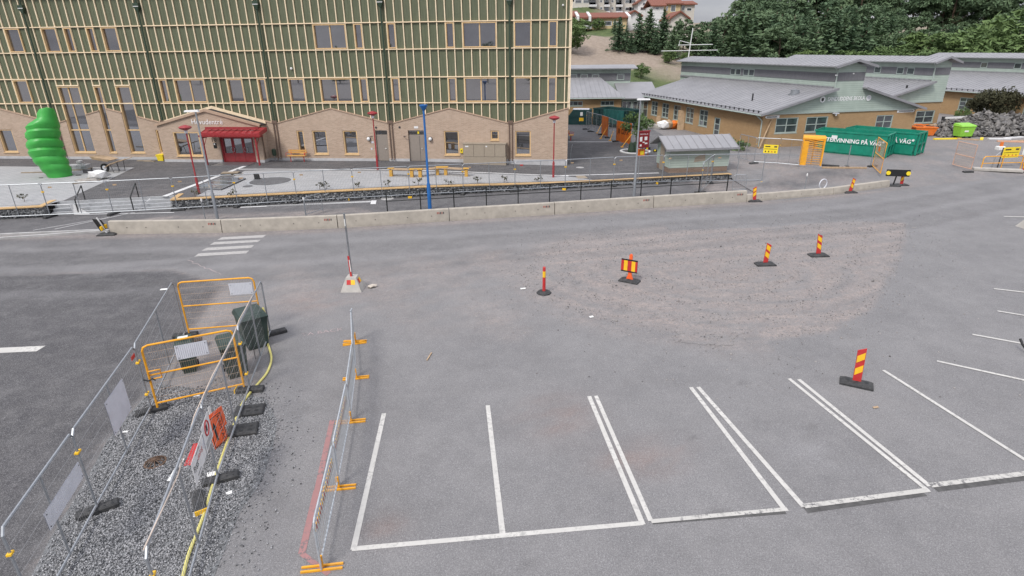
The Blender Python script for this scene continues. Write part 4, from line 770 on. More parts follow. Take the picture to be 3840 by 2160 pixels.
def hall(label, C, ang, W, L, xm0, xm1, gw, ww, wd=(), half=False, zg=.35, mw=(), Lm=None):
    b_ = thing('school_hall', label, 'building', (C[0], C[1], 0), ang); Lm = Lm or L+3; xr = (xm0+xm1)/2
    wall_holes(0, W, zg-.3, 3.2, gw, .25).build('gable_wall', 'brickochre', b_)
    wall_holes(.251, L, zg-.3, 3.22, list(ww)+list(wd), .25, 'y').build('side_wall', 'brickochre', b_)
    MB().box(W-.25, W, .251, L, zg-.3, 3.22).build('side_wall', 'brickochre', b_); MB().box(.26, W-.26, .3, L, zg-.2, 3.1).build('interior', 'interior', b_)
    for q in gw: cross_window(b_, q[0]+.003, q[1]-.003, q[2], q[3], .06)
    for q in ww: cross_window(b_, q[0]+.003, q[1]-.003, q[2], q[3], .06, 'y', 2, 3)
    for q in wd:
        d = MB().box(.05, .12, q[0]+.003, q[1]-.003, q[2], q[3]-.003).build('door', 'trim', b_)
        for k in range(3): MB().box(.03, .052, q[0]+.22, q[1]-.22, q[2]+.2+k*.55, q[2]+.65+k*.55).build('pane', 'glass2', d)
    # gable cladding
    ol = [(0, 3.2), (W, 3.2), (W, 3.28), (xm1, 5.05), (xm1, 6.75), (xr, 7.22), (xm0, 6.75), (xm0, 5.05), (0, 3.28)] if not half else [(0, 3.2), (xm1, 3.2), (xm1, 6.75), (xr, 7.22), (xm0, 6.75), (xm0, 5.05), (0, 3.28)]
    MB().prism([(x, -.05, z) for x, z in ol], [(x, .18, z) for x, z in ol]).build('gable_cladding', 'clapboard', b_)
    MB().box(xm0+.02, xm1-.02, -.08, -.051, 5.68, 6.36).build('grey_board_band', 'greyboard', b_); MB().box(-.1, W+.1 if not half else xm1, -.09, -.052, 3.1, 3.24).build('band_board', 'trim', b_)
    # monitor
    MB().box(xm0, xm0+.2, .181, Lm, 4.6, 6.8).build('monitor_wall', 'clapboard', b_); MB().box(xm1-.2, xm1, .181, Lm, 3.2 if half else 4.6, 6.8).build('monitor_wall', 'clapboard', b_); MB().box(xm0+.2, xm1-.2, Lm-.2, Lm, 4.6, 6.85).build('monitor_wall', 'clapboard', b_)
    n = int(Lm/1.2)
    holes = [m for m in mw]; cur = .1
    for a in sorted(holes)+[Lm-.05]:
        if a-cur > .1: MB().box(xm0-.035, xm0-.001, cur, a, 5.62, 6.30).build('grey_board_band', 'greyboard', b_)
        if a < Lm-.1:
            w_ = MB().box(xm0-.045, xm0-.002, a+.002, a+.898, 5.62, 6.30).build('monitor_window', 'trim', b_); MB().box(xm0-.052, xm0-.046, a+.08, a+.82, 5.70, 6.22).build('pane', 'glass2', w_)
        cur = a+.9
    def slope(xa, za, xb, zb, y0, y1, th, name, mat='seamroof', seams=.62):
        r_ = MB().hexa([(xa, y0, za), (xb, y0, zb), (xb, y1, zb), (xa, y1, za)], [(xa, y0, za+th), (xb, y0, zb+th), (xb, y1, zb+th), (xa, y1, za+th)]).build(name, mat, b_)
        m_ = MB(); k = y0+.3
        while k < y1: m_.bar((xa, k, za+th+.012), (xb, k, zb+th+.012), .03, .03); k += seams
        q = m_.build('standing_seams', mat, r_); q['kind'] = 'stuff'; return r_
    r_ = slope(-.55, 3.12, xm0-.01, 5.02, -.55, L+.3, .1, 'roof')
    m_ = MB(); k = .1
    while k < L: m_.box(-.42, -.36, k, k+.1, 3.26, 3.46); k += .72
    m_.tube([(-.39, -.2, 3.40), (-.39, L, 3.40)], .03, 6); m_.build('snow_guard', 'metaldark', r_)['kind'] = 'stuff'
    m_ = MB(); k = .1
    while k < L: m_.box(xm0-.22, xm0-.16, k, k+.12, 5.06, 5.2); k += .62
    m_.box(xm0-.12, xm0-.002, .1, Lm-.1, 5.05, 5.22); m_.build('flashing', 'zinc', r_)['kind'] = 'stuff'
    MB().tube([(-.6, -.5, 3.12), (-.6, L+.2, 3.12)], .06, 6).build('gutter', 'trim', r_)
    if not half: slope(xm1+.01, 5.02, W+.55, 3.12, -.55, L+.3, .1, 'roof')
    slope(xm0-.65, 6.78, xr, 7.30, -.6, Lm+.3, .09, 'monitor_roof'); slope(xr, 7.30, xm1+.65, 6.78, -.6, Lm+.3, .09, 'monitor_roof')
    for xa, za, xb, zb in [(-.57, 3.06, xm0-.02, 4.97)]+([] if half else [(xm1+.02, 4.97, W+.57, 3.06)])+[(xm0-.67, 6.70, xr, 7.22), (xr, 7.22, xm1+.67, 6.70)]:
        MB().hexa([(xa, -.60 if za < 6 else -.65, za), (xb, -.60 if za < 6 else -.65, zb), (xb, -.54 if za < 6 else -.59, zb), (xa, -.54 if za < 6 else -.59, za)], [(xa, -.60 if za < 6 else -.65, za+.2), (xb, -.60 if za < 6 else -.65, zb+.2), (xb, -.54 if za < 6 else -.59, zb+.2), (xa, -.54 if za < 6 else -.59, za+.2)]).build('fascia', 'zinc', b_)
    MB().tube([(-.55, .1, 3.05), (-.2, .02, 2.75), (-.1, -.06, 2.6), (-.1, -.06, zg+.15)], .05, 6).build('downpipe', 'trim', b_); MB().tube([(xm0-.6, -.35, 6.75), (xm0-.1, -.1, 6.4), (xm0-.08, -.1, 5.1)], .045, 6).build('downpipe', 'trim', b_)
    return b_
A13 = radians(13); e1 = Vector((cos(A13), sin(A13), 0)); e2 = Vector((-e1.y, e1.x, 0)); C1 = Vector((21.36, 51.24, 0))
h1 = hall('nearest ochre brick school hall with pale green gable and school name', C1, A13, 15.5, 24, 6.55, 9.3, [(1.32, 3.5, 1.53, 2.81), (4.29, 6.46, 1.50, 2.80), (11.47, 13.25, 1.54, 2.7)],
          [(8.65+2.72*k, 10.25+2.72*k, 1.12, 2.68) for k in range(5)], [(6.35, 7.45, .36, 2.2)], mw=(11.6, 12.6, 14.0, 15.0), Lm=27)
lettering('sign_lettering', 'SANDUDDENS SKOLA', 3.75, 'letter', h1, (6.0, -.058, 4.06), (1, 0, 0), (0, 0, 1), .01, .34, bold=.018)
for x, r_ in ((5.48, .26), (10.12, .25)):
    em = MB().tube([(x, -.05, 4.22), (x, -.09, 4.22)], r_, 16).build('emblem', 'letter', h1)
    if x < 6: MB().prism([(x-.13, -.095, 4.33), (x+.12, -.095, 4.33), (x+.1, -.095, 4.12), (x-.02, -.095, 4.04), (x-.12, -.095, 4.14)], [(x-.13, -.091, 4.33), (x+.12, -.091, 4.33), (x+.1, -.091, 4.12), (x-.02, -.091, 4.04), (x-.12, -.091, 4.14)]).build('shield', 'black', em)
    else: MB().tube([(x+.03, -.092, 4.24), (x+.03, -.094, 4.24)], .15, 12).build('disc', 'plate', em)
def arrow_sign(par, x0, x1, z, left, sl=0):
    s_ = MB(); h = .11; pts = [(x0, z), (x0+.15, z+h), (x1, z+h), (x1, z-h), (x0+.15, z-h)] if left else [(x0, z+h), (x1-.15, z+h), (x1, z), (x1-.15, z-h), (x0, z-h)]
    o = s_.prism([(a, -.03, b) for a, b in pts], [(a, -.01, b) for a, b in pts]).build('arrow_sign', 'white', par); m_ = MB(); k = x0+.2; r = random.Random(3)
    while k < x1-.25: q = r.uniform(.04, .08); m_.box(k, k+q, -.034, -.031, z-.05, z+.05); k += q+.025
    m_.build('sign_print', 'black', o)['kind'] = 'stuff'
arrow_sign(h1, .15, 1.55, 2.92, True); arrow_sign(h1, 13.5, 15.4, 2.98, False)
for x, z in ((7.0, 2.95),):
    m_ = MB(); m_.box(x-.25, x+.25, -.3, -.05, z+.05, z+.12); m_.tube([(x, -.2, z+.05), (x, -.2, z-.1)], .08, 8); m_.build('wall_lamp', 'plate', h1)
p = h1.matrix_basis @ Vector((5.6, 3.2, 0)) if False else Vector((4.4, 2.2, 4.45)); m_ = MB(); m_.box(p.x-.42, p.x+.42, p.y-.3, p.y+.3, p.z-.3, p.z+.1); m_.lathe([(.36, p.z+.1), (.36, p.z+.42), (.38, p.z+.44), (.1, p.z+.48)], 14, (p.x, p.y)); m_.build('roof_fan', 'galv', h1)
MB().tube([(1.9, 4.6, 3.7), (1.9, 4.6, 4.5)], .07, 8).build('roof_vent', 'metaldark', h1)
m_ = MB(); m_.box(6.3, 6.5, -.14, -.05, 6.1, 6.2); m_.box(8.0, 8.1, -.14, -.08, 6.2, 6.3); m_.build('flood_lamp', 'white', h1)
h2 = hall('middle school hall behind the green containers, only its west half in view', Vector((43.69, 61.88, 0))-e1*8.4, A13, 8.4, 20, 6.55, 8.4, [(5.58, 7.85, 1.08, 2.29)], [(6, 7.6, 1.1, 2.6), (9, 10.6, 1.1, 2.6)], half=True, mw=(2.3, 3.6, 6.6, 12.0), Lm=22)
MB().tube([(4.2, .5, 4.3), (4.2, .5, 4.75)], .09, 8).build('roof_vent', 'black', h2)
h3 = hall('far right school hall with grey seamed roof behind the rubble pile', (58.2, 62.1), A13, 15.5, 24, 6.55, 9.3, [(2, 4, 1.2, 2.6)], [(4.0, 5.6, 1.0, 2.45), (9.6, 11.3, 1.0, 2.45), (11.7, 13.4, 1.0, 2.45)], mw=(5.5, 8.2, 10.9, 12.2, 16.5), Lm=25)
# low hall on the left, seen past the corner of the new school
h0 = thing('school_hall', 'low ochre brick hall with grey seamed roof just right of the new school', 'building', (13.0, 71.6, 0)); zm = on_y('3', 690, 622, 76.8).z; zt = on_y('3', 690, 592, 78.4).z
wall_holes(-16, 0, 0, 3.1, [(-6.2, -4.5, 2.2, 2.75), (-2.4, -.85, 2.2, 2.75), (-10, -8.4, 2.2, 2.75)], .25).build('south_wall', 'brickochre', h0); MB().box(-.25, 0, .251, 6, 0, 3.1).build('end_wall', 'brickochre', h0); MB().box(-15.9, -.3, .3, 6, .2, 3.0).build('interior', 'interior', h0)
for a, b in ((-6.2, -4.5), (-2.4, -.85)): cross_window(h0, a+.003, b-.003, 2.2, 2.75, .06, 'x', 3, 1)
r_ = MB().hexa([(-16, -.5, 3.05), (.3, -.5, 3.05), (-1.9, 4.9, 5.0), (-16, 4.9, 5.0)], [(-16, -.5, 3.17), (.3, -.5, 3.17), (-1.9, 4.9, 5.12), (-16, 4.9, 5.12)]).build('roof', 'seamroof', h0); m_ = MB()
for k in np.arange(-15.5, .2, .55):
    e_ = min(1, max(0, (.3-k)/2.2)) if k > -1.9 else 1; m_.bar((k, -.5, 3.19), (k, -.5+5.4*e_, 3.19+1.95*e_), .03, .04)
m_.build('standing_seams', 'seamroof', r_)['kind'] = 'stuff'; MB().tube([(-16, -.55, 3.06), (.3, -.55, 3.06)], .06, 6).build('gutter', 'trim', r_)
MB().box(-16, 1.9, 5.2, 9, 3.0, zm).build('monitor', 'clapboard', h0); MB().box(-16, 1.85, 5.15, 5.199, zm-1.35, zm-.5).build('grey_board_band', 'greyboard', h0)
for x in (-6.9, -5.6, -4.3, -2.9, .2): w_ = MB().box(x, x+.9, 5.10, 5.148, zm-1.3, zm-.55).build('monitor_window', 'trim', h0); MB().box(x+.08, x+.82, 5.09, 5.099, zm-1.2, zm-.65).build('pane', 'glass2', w_)
MB().hexa([(-16, 4.5, zm), (2.6, 4.5, zm), (2.6, 7.0, zt), (-16, 7.0, zt)], [(-16, 4.5, zm+.12), (2.6, 4.5, zm+.12), (2.6, 7.0, zt+.12), (-16, 7.0, zt+.12)]).build('monitor_roof', 'seamroof', h0)
lk = thing('link_building', 'glazed grey link between the low hall and the nearest school hall', 'building', (13.05, 72.6, 0))
MB().box(0, 4.2, .3, 5, .2, 2.9).build('wall', 'siding', lk)
for k in range(3): cross_window(lk, .25+k*1.25, 1.4+k*1.25, .75, 2.6, .3-.12, 'x', 2, 2)
MB().hexa([(-.1, -.3, 2.85), (4.6, -.3, 2.85), (4.6, 4.5, 4.4), (-.1, 4.5, 4.4)], [(-.1, -.3, 2.97), (4.6, -.3, 2.97), (4.6, 4.5, 4.52), (-.1, 4.5, 4.52)]).build('roof', 'seamroof', lk)
# ------------------------------------------------------------------ houses on the hill
def simple_window(par, x0, x1, z0, z1, y=-.02, gl='glass2'):
    w_ = MB().box(x0, x1, y-.03, y+.05, z0, z1).build('window', 'white', par); MB().box(x0+.1, x1-.1, y-.04, y-.031, z0+.1, z1-.1).build('pane', gl, w_); return w_
def hill_house(name, label, k, x0, x1, yr, ye, ybase, Y, wallm, roofm, wins, gable=False, depth=8, over=.5, roofdepth=4):
    a = on_y(k, x0, ybase, Y); b = on_y(k, x1, ybase, Y); ze = on_y(k, x0, ye, Y).z; zr = on_y(k, x0, yr, Y+(0 if gable else roofdepth)).z; zb = min(hill(a.x, Y), a.z)-1; W = b.x-a.x
    h_ = thing(name, label, 'house' if name != 'apartment_block' else 'building', (a.x, Y, 0))
    MB().box(0, W, 0, depth, zb, ze).build('wall', wallm, h_)
    if gable:
        MB().prism([(0, -.01, ze), (W, -.01, ze), (W/2, -.01, zr)], [(0, depth, ze), (W, depth, ze), (W/2, depth, zr)]).build('gable', wallm, h_)
        for xa, za, xb, zb2 in ((-over, ze-over*(zr-ze)/(W/2), W/2, zr), (W/2, zr, W+over, ze-over*(zr-ze)/(W/2))): MB().hexa([(xa, -.5, za), (xb, -.5, zb2), (xb, depth+.4, zb2), (xa, depth+.4, za)], [(xa, -.5, za+.3), (xb, -.5, zb2+.3), (xb, depth+.4, zb2+.3), (xa, depth+.4, za+.3)]).build('roof', roofm, h_)
    else:
        MB().hexa([(-over, -over, ze-.1), (W+over, -over, ze-.1), (W+over, roofdepth, zr), (-over, roofdepth, zr)], [(-over, -over, ze+.15), (W+over, -over, ze+.15), (W+over, roofdepth, zr+.25), (-over, roofdepth, zr+.25)]).build('roof', roofm, h_)
        MB().hexa([(-over, roofdepth, zr), (W+over, roofdepth, zr), (W+over, depth+over, ze), (-over, depth+over, ze)], [(-over, roofdepth, zr+.25), (W+over, roofdepth, zr+.25), (W+over, depth+over, ze+.2), (-over, depth+over, ze+.2)]).build('roof', roofm, h_)
    for (u0, v0, u1, v1) in wins:
        p, q = on_y(k, u0, v1, Y), on_y(k, u1, v0, Y); simple_window(h_, p.x-a.x, q.x-a.x, p.z, q.z)
    return h_, a
h_, a = hill_house('row_house', 'long low row house with brown-red tiled roof on the hill', '3', 165, 600, 128, 165, 272, 128, 'plasteryellow', 'rooftile', [(205, 185, 272, 225), (292, 190, 390, 236), (402, 190, 470, 232), (480, 195, 560, 230)])
for u in (160, 268, 625):
    p, q = on_y('3', u, 170, 128), on_y('3', u, 135, 132); MB().hexa([(p.x-a.x-.25, -.7, p.z-.5), (p.x-a.x+.25, -.7, p.z-.5), (p.x-a.x+.25, 4, q.z), (p.x-a.x-.25, 4, q.z)], [(p.x-a.x-.25, -.7, p.z+.5), (p.x-a.x+.25, -.7, p.z+.5), (p.x-a.x+.25, 4, q.z+.6), (p.x-a.x-.25, 4, q.z+.6)]).build('party_wall', 'plasterwhite', h_)
p, q = on_y('3', 178, 262, 127.3), on_y('3', 285, 228, 127.3); MB().box(p.x-a.x, q.x-a.x, -1.2, -.7, p.z, q.z).build('balcony', 'white', h_)
hill_house('row_house', 'small reddish roofed house end beside the new school corner on the hill', '3', 20, 150, 110, 150, 240, 131, 'plaster', 'rooftile', [(95, 165, 140, 200)])
apt, a = hill_house('apartment_block', 'tall pale apartment block with balconies at the top of the hill', '3', 112, 700, -260, -200, 150, 165, 'plaster', 'rooftile', [(u, v, u+62, v+34) for v in (-4, 64, -72, -140) for u in (135, 208, 588, 625)], depth=14)
for u in (368, 470, 540):
    for v in (-4, 62, -70): p, q = on_y('3', u-8, v+28, 165), on_y('3', u+18, v, 165); simple_window(apt, p.x-a.x, q.x-a.x, p.z, q.z)
for u0, u1 in ((268, 335), (405, 455), (512, 572)):
    for v in (-25, 40, 100, -95, -160):
        p, q = on_y('3', u0, v+20, 163), on_y('3', u1, v, 163); b_ = MB().box(p.x-a.x, q.x-a.x, -1.8, -.05, p.z, q.z).build('balcony', 'plasterwhite', apt); MB().box(p.x-a.x+.1, q.x-a.x-.1, -.06, -.02, q.z, q.z+2.1).build('balcony_door', 'glass2', apt)
        MB().box(p.x-a.x+.2, q.x-a.x-.2, -1.83, -1.801, p.z+.3, q.z-.05).build('balcony_glass', 'plate', b_)
hill_house('house', 'pale house with brown-red gabled roof right of the apartment block', '3', 700, 850, -30, 25, 140, 160, 'plasterwhite', 'rooftile', [(745, 20, 775, 50), (800, 10, 840, 40), (725, 62, 800, 95)], gable=True)
hill_house('house', 'yellow house with brown-red roof between the apartment block and the sky', '3', 935, 1085, -12, 38, 150, 150, 'plasteryellow', 'rooftile', [(958, 55, 980, 95), (1000, 45, 1050, 105)])
hill_house('house', 'cream house end with brown-red roof below the gap of sky', '3', 1088, 1212, 18, 42, 150, 152, 'plaster', 'rooftile', [(1100, 50, 1135, 95), (1145, 70, 1195, 100)])
hill_house('house', 'cream house with pale gabled roof half hidden by pines', '3', 1000, 1150, 112, 165, 250, 132, 'plaster', 'rooftile', [(1085, 200, 1110, 225)], gable=True)
hill_house('house', 'grey house gable with pale edge boards above the conifers', '3', 610, 720, 105, 140, 260, 134, 'plasterwhite', 'rooftile', [(648, 135, 662, 165)], gable=True)
hill_house('house', 'red-roofed house half hidden by pines beside the grey gable', '3', 835, 935, 8, 55, 150, 148, 'plasterwhite', 'rooftile', [(860, 62, 900, 90)])
# ------------------------------------------------------------------ trees
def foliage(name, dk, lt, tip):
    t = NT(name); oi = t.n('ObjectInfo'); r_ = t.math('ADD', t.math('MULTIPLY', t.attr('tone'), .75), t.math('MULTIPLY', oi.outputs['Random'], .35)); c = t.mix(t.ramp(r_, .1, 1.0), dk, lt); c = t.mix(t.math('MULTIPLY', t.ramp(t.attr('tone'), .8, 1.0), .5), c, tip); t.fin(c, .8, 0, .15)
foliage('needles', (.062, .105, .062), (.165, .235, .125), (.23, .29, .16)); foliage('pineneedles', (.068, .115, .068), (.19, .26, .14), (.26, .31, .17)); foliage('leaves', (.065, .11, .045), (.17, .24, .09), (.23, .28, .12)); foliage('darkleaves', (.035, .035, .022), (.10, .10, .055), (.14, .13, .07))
def quads_mesh(name, C_, D1, D2, tone, mat):
    n = len(C_); V_ = np.stack([C_-D1-D2*.6, C_+D1-D2*.25, C_+D1*1.1+D2*.3, C_-D1*.7+D2], 1).reshape(-1, 3); me = bpy.data.meshes.new(name); me.vertices.add(n*4); me.vertices.foreach_set('co', V_.ravel()); me.loops.add(n*4); me.loops.foreach_set('vertex_index', np.arange(n*4, dtype=np.int32)); me.polygons.add(n); me.polygons.foreach_set('loop_start', np.arange(0, n*4, 4, dtype=np.int32)); me.update(calc_edges=True)
    at = me.attributes.new('tone', 'FLOAT', 'POINT'); at.data.foreach_set('value', np.repeat(np.clip(tone, 0, 1), 4).astype(np.float32)); me.materials.append(M[mat]); return me
def conifer(seed, H, R, mat, full=.8, low=.08, dens=1.0, leaf=.26):
    r = np.random.default_rng(seed); C_ = []; T_ = []; z = low*H
    while z < H*.99:
        tt = (z/H-low)/(1-low); rad = R*(1-tt)**full*(.75+.35*r.uniform()); nb = int((5+6*(1-tt))*dens); a0 = r.uniform(0, 6.28)
        for b in range(nb):
            a = a0+6.283*b/nb+r.normal(0, .18); l_ = rad*r.uniform(.55, 1.15); m_ = max(2, int(l_/.20)); tn = r.uniform(.15, .85)
            for k in range(m_):
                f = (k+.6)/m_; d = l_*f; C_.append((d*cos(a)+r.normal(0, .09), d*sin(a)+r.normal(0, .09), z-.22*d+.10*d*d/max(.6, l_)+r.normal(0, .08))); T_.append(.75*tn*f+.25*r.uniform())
        z += (.30+.14*r.uniform())/dens**.5
    C_ = np.array(C_); n = len(C_); out_ = C_.copy(); out_[:, 2] = .15; out_ /= np.linalg.norm(out_, axis=1)[:, None]+1e-6; D1 = (out_+r.normal(0, .5, (n, 3)))*leaf*r.uniform(.6, 1.3, (n, 1)); D2 = r.normal(0, 1, (n, 3))*leaf*.55; return quads_mesh('crown', C_, D1, D2, np.array(T_), mat)
def leafy(seed, H, R, mat, base=.25, nb=40, per=75, leaf=.24, sq=1.0, cl=.27):
    r = np.random.default_rng(seed); C_ = []; T_ = []
    for b in range(nb):
        u = r.normal(size=3); u /= np.linalg.norm(u); rr_ = r.uniform(.45, 1)**.6; c_ = np.array([u[0]*R*rr_, u[1]*R*rr_, H*(base+(1-base)*(.5+.46*u[2]*rr_))]); s_ = R*cl*r.uniform(.7, 1.4); tn = r.uniform(.1, .8)
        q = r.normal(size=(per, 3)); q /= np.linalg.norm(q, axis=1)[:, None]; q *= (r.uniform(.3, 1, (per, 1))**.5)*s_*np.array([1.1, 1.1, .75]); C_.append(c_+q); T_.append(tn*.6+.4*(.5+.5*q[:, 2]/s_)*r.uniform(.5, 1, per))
    C_ = np.concatenate(C_); n = len(C_); D1 = r.normal(0, 1, (n, 3)); D1 /= np.linalg.norm(D1, axis=1)[:, None]; D2 = r.normal(0, 1, (n, 3)); D2 /= np.linalg.norm(D2, axis=1)[:, None]; s_ = r.uniform(.6, 1.3, (n, 1))*leaf; return quads_mesh('crown', C_, D1*s_, D2*s_*.6, np.concatenate(T_), mat)
def trunk_mesh(seed, H, r0, limbs=5, l0=.25):
    r = random.Random(seed); m_ = MB(); pts = [(r.uniform(-.03, .03)*H*k/5, r.uniform(-.03, .03)*H*k/5, H*k/5) for k in range(6)]; pts[0] = (0, 0, -.3); m_.tube(pts, [r0*(1-.16*k) for k in range(6)], 7)
    for k in range(limbs):
        f = l0+(.9-l0)*k/limbs; z = H*f; a = r.uniform(0, 6.28); l_ = H*.22*(1-f*.6); i = min(4, int(f*5)); b = Vector(pts[i]).lerp(Vector(pts[i+1]), f*5-i); m_.tube([b, b+Vector((cos(a)*l_*.5, sin(a)*l_*.5, l_*.3)), b+Vector((cos(a)*l_, sin(a)*l_, l_*.75))], [r0*.35, r0*.25, r0*.1], 5)
    me = m_.mesh('trunk'); me.materials.append(M['bark']); return me
KIND = {}
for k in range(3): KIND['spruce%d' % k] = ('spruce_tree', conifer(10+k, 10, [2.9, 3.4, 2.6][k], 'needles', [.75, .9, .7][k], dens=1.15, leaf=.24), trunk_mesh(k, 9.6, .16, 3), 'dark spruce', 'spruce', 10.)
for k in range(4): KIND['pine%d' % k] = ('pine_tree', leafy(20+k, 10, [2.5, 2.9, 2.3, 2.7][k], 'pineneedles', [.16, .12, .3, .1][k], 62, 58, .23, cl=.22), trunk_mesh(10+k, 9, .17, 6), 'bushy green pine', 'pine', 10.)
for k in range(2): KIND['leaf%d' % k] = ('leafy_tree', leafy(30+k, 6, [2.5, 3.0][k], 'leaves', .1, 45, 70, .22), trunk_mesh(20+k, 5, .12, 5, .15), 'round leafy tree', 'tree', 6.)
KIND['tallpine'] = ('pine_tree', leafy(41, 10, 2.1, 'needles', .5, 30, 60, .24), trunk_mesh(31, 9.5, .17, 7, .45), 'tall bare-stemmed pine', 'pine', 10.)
def tree(kind, x, y, H, label, group, rz=None, wide=1.0):
    nm, cr_, tk, _, cat, H0 = KIND[kind]; s = H/H0; o = thing(nm, label, cat, (x, y, hill(x, y)-.05 if y > 60 else hz(x, y)), random.uniform(0, 6.28) if rz is None else rz, group); o.scale = (s*wide, s*wide, s)
    for n_, me in (('crown', cr_), ('trunk', tk)): c_ = bpy.data.objects.new(n_, me); COL.objects.link(c_); c_.parent = o
    return o
def onum(i): return ORD[i] if i < 20 else '%dth' % (i+1) if (i+1) % 10 not in (1, 2, 3) else '%d%s' % (i+1, {1: 'st', 2: 'nd', 3: 'rd'}[(i+1) % 10])
def tree_at(kind, u, Y, vtop, label, group, wide=1.0, jit=0):
    p = on_y('p', u, 200, Y); zt_ = on_y('p', u, vtop, Y).z; H = max(2.2, zt_-hill(p.x, Y)); return tree(kind, p.x, Y+jit, H, label, group, wide=wide)
R_ = random.Random(11)
front = [(2128, 108, 60, 'leaf0'), (2318, 110, 60, 'spruce0'), (2345, 113, 95, 'spruce1'), (2390, 111, 45, 'spruce2'), (2430, 112, 28, 'spruce0'), (2480, 113, 36, 'spruce1'), (2520, 108, 95, 'spruce0'), (2560, 111, 60, 'pine0'), (2300, 124, 70, 'spruce2'), (2365, 109, 120, 'spruce0'), (2455, 110, 110, 'spruce2'), (2540, 116, 70, 'spruce1')]
for i, (u, Y, vt, kd) in enumerate(front): tree_at(kd, u, Y, vt, KIND[kd][3]+' beside the sand slope, %s from the new school corner' % onum(i), 'trees beside the sand slope', wide=1.35)
def row(nm, Y, us, kinds, vt, grp, wide=1.1):
    for i, u in enumerate(us):
        kd = R_.choice(kinds); uu = u+R_.uniform(-18, 18); tree_at(kd, uu, Y+R_.uniform(-2.5, 2.5), vt(uu)+R_.uniform(-26, 26), KIND[kd][3]+' on the wooded hill, %s from the left in the %s row' % (onum(i), nm), grp, wide=wide*R_.uniform(.9, 1.25))
tp = lambda u: np.interp(u, [2540, 2620, 2700, 2760, 2850, 3000, 3300, 3450, 3600, 3900], [65, 70, 62, 30, 10, 15, 25, 50, 60, 50])
row('front', 108, range(2585, 3960, 50), ['spruce0', 'spruce2', 'spruce1', 'pine3', 'spruce1', 'spruce0'], lambda u: tp(u)+np.interp(u, [2600, 3300, 3500, 3900], [30, 75, 110, 110]), 'front row of trees on the hill', 1.4)
row('second', 114, range(2610, 3980, 52), ['pine0', 'spruce1', 'pine3', 'spruce2', 'spruce0'], lambda u: tp(u)+np.interp(u, [2600, 3300, 3500, 3900], [5, 30, 50, 60]), 'second row of trees on the hill', 1.35)
row('third', 122, range(2735, 3990, 56), ['pine1', 'pine0', 'pine3', 'spruce1'], lambda u: tp(u)-np.interp(u, [2600, 2760, 3300, 3900], [0, 15, 0, -20]), 'third row of trees on the hill', 1.2)
row('topmost', 134, range(2770, 3990, 52), ['tallpine', 'pine1', 'pine2'], lambda u: np.interp(u, [2740, 2850, 3200, 3500, 3900], [10, -70, -80, -70, -70]), 'topmost row of trees on the hill', 1.15)
BU = [(3480, 106, 110, 'leaf0', 1.5), (3560, 105, 130, 'leaf1', 1.4), (3670, 104, 105, 'leaf1', 1.5), (3760, 103, 120, 'leaf0', 1.5), (3830, 105, 30, 'leaf1', 1.3), (3420, 102, 165, 'leaf1', 1.6), (3620, 102, 175, 'leaf0', 1.6), (3720, 102, 170, 'leaf1', 1.6), (2510, 104, 195, 'leaf0', 1.2), (2410, 95, 255, 'leaf1', 1.1), (2575, 105, 205, 'leaf0', 1.0), (3200, 103, 180, 'leaf0', 1.6), (2190, 127, 105, 'leaf0', 1.2), (2240, 127, 103, 'leaf1', 1.2), (3300, 103, 175, 'leaf1', 1.6), (3040, 103, 180, 'leaf0', 1.4)]
BU.sort(); 
for i, (u, Y, vt, kd, w_) in enumerate(BU):
    tree_at(kd, u, Y, vt, 'low leafy bush on the hill, %s such bush from the left' % onum(i), 'leafy bushes on the hill', wide=w_)
for i, u in enumerate(range(-1500, 5200, 420)):   # pines behind the car park, seen only as reflections in the upper windows
    x = (u-1920)/2200*75; tree(['pine0', 'tallpine', 'pine2', 'spruce1'][i % 4], x, -75-(i*7 % 9), 8.5+(i*37 % 5), 'pine across the car park, mirrored in the upper school windows, %s from the left' % onum(i), 'pines mirrored in the windows')
# aerial mast
p = on_y('3', 1160, 520, 92); zt_ = on_y('3', 1172, 255, 92).z; am = thing('aerial_mast', 'thin pale aerial mast with cross arms in front of the pines', 'aerial', (p.x, 92, hill(p.x, 92)))
H = zt_-hill(p.x, 92); MB().tube([(0, 0, -.2), (0, 0, H*.5), (.3, 0, H)], [.10, .08, .06], 6).build('mast', 'white', am); za_, zb_ = on_y('3', 1160, 460, 92).z-hill(p.x, 92), on_y('3', 1160, 408, 92).z-hill(p.x, 92)
for zq, l0, l1 in ((za_, -4.0, 4.2), (zb_, -1.6, 3.4)): MB().tube([(l0, 0, zq), (l1, 0, zq+.05)], .05, 5).build('cross_arm', 'white', am)
MB().tube([(-1.5, 0, zb_-.1), (-1.4, 0, zb_+.6), (.2, 0, zb_+.2)], .05, 5).build('brace', 'white', am)
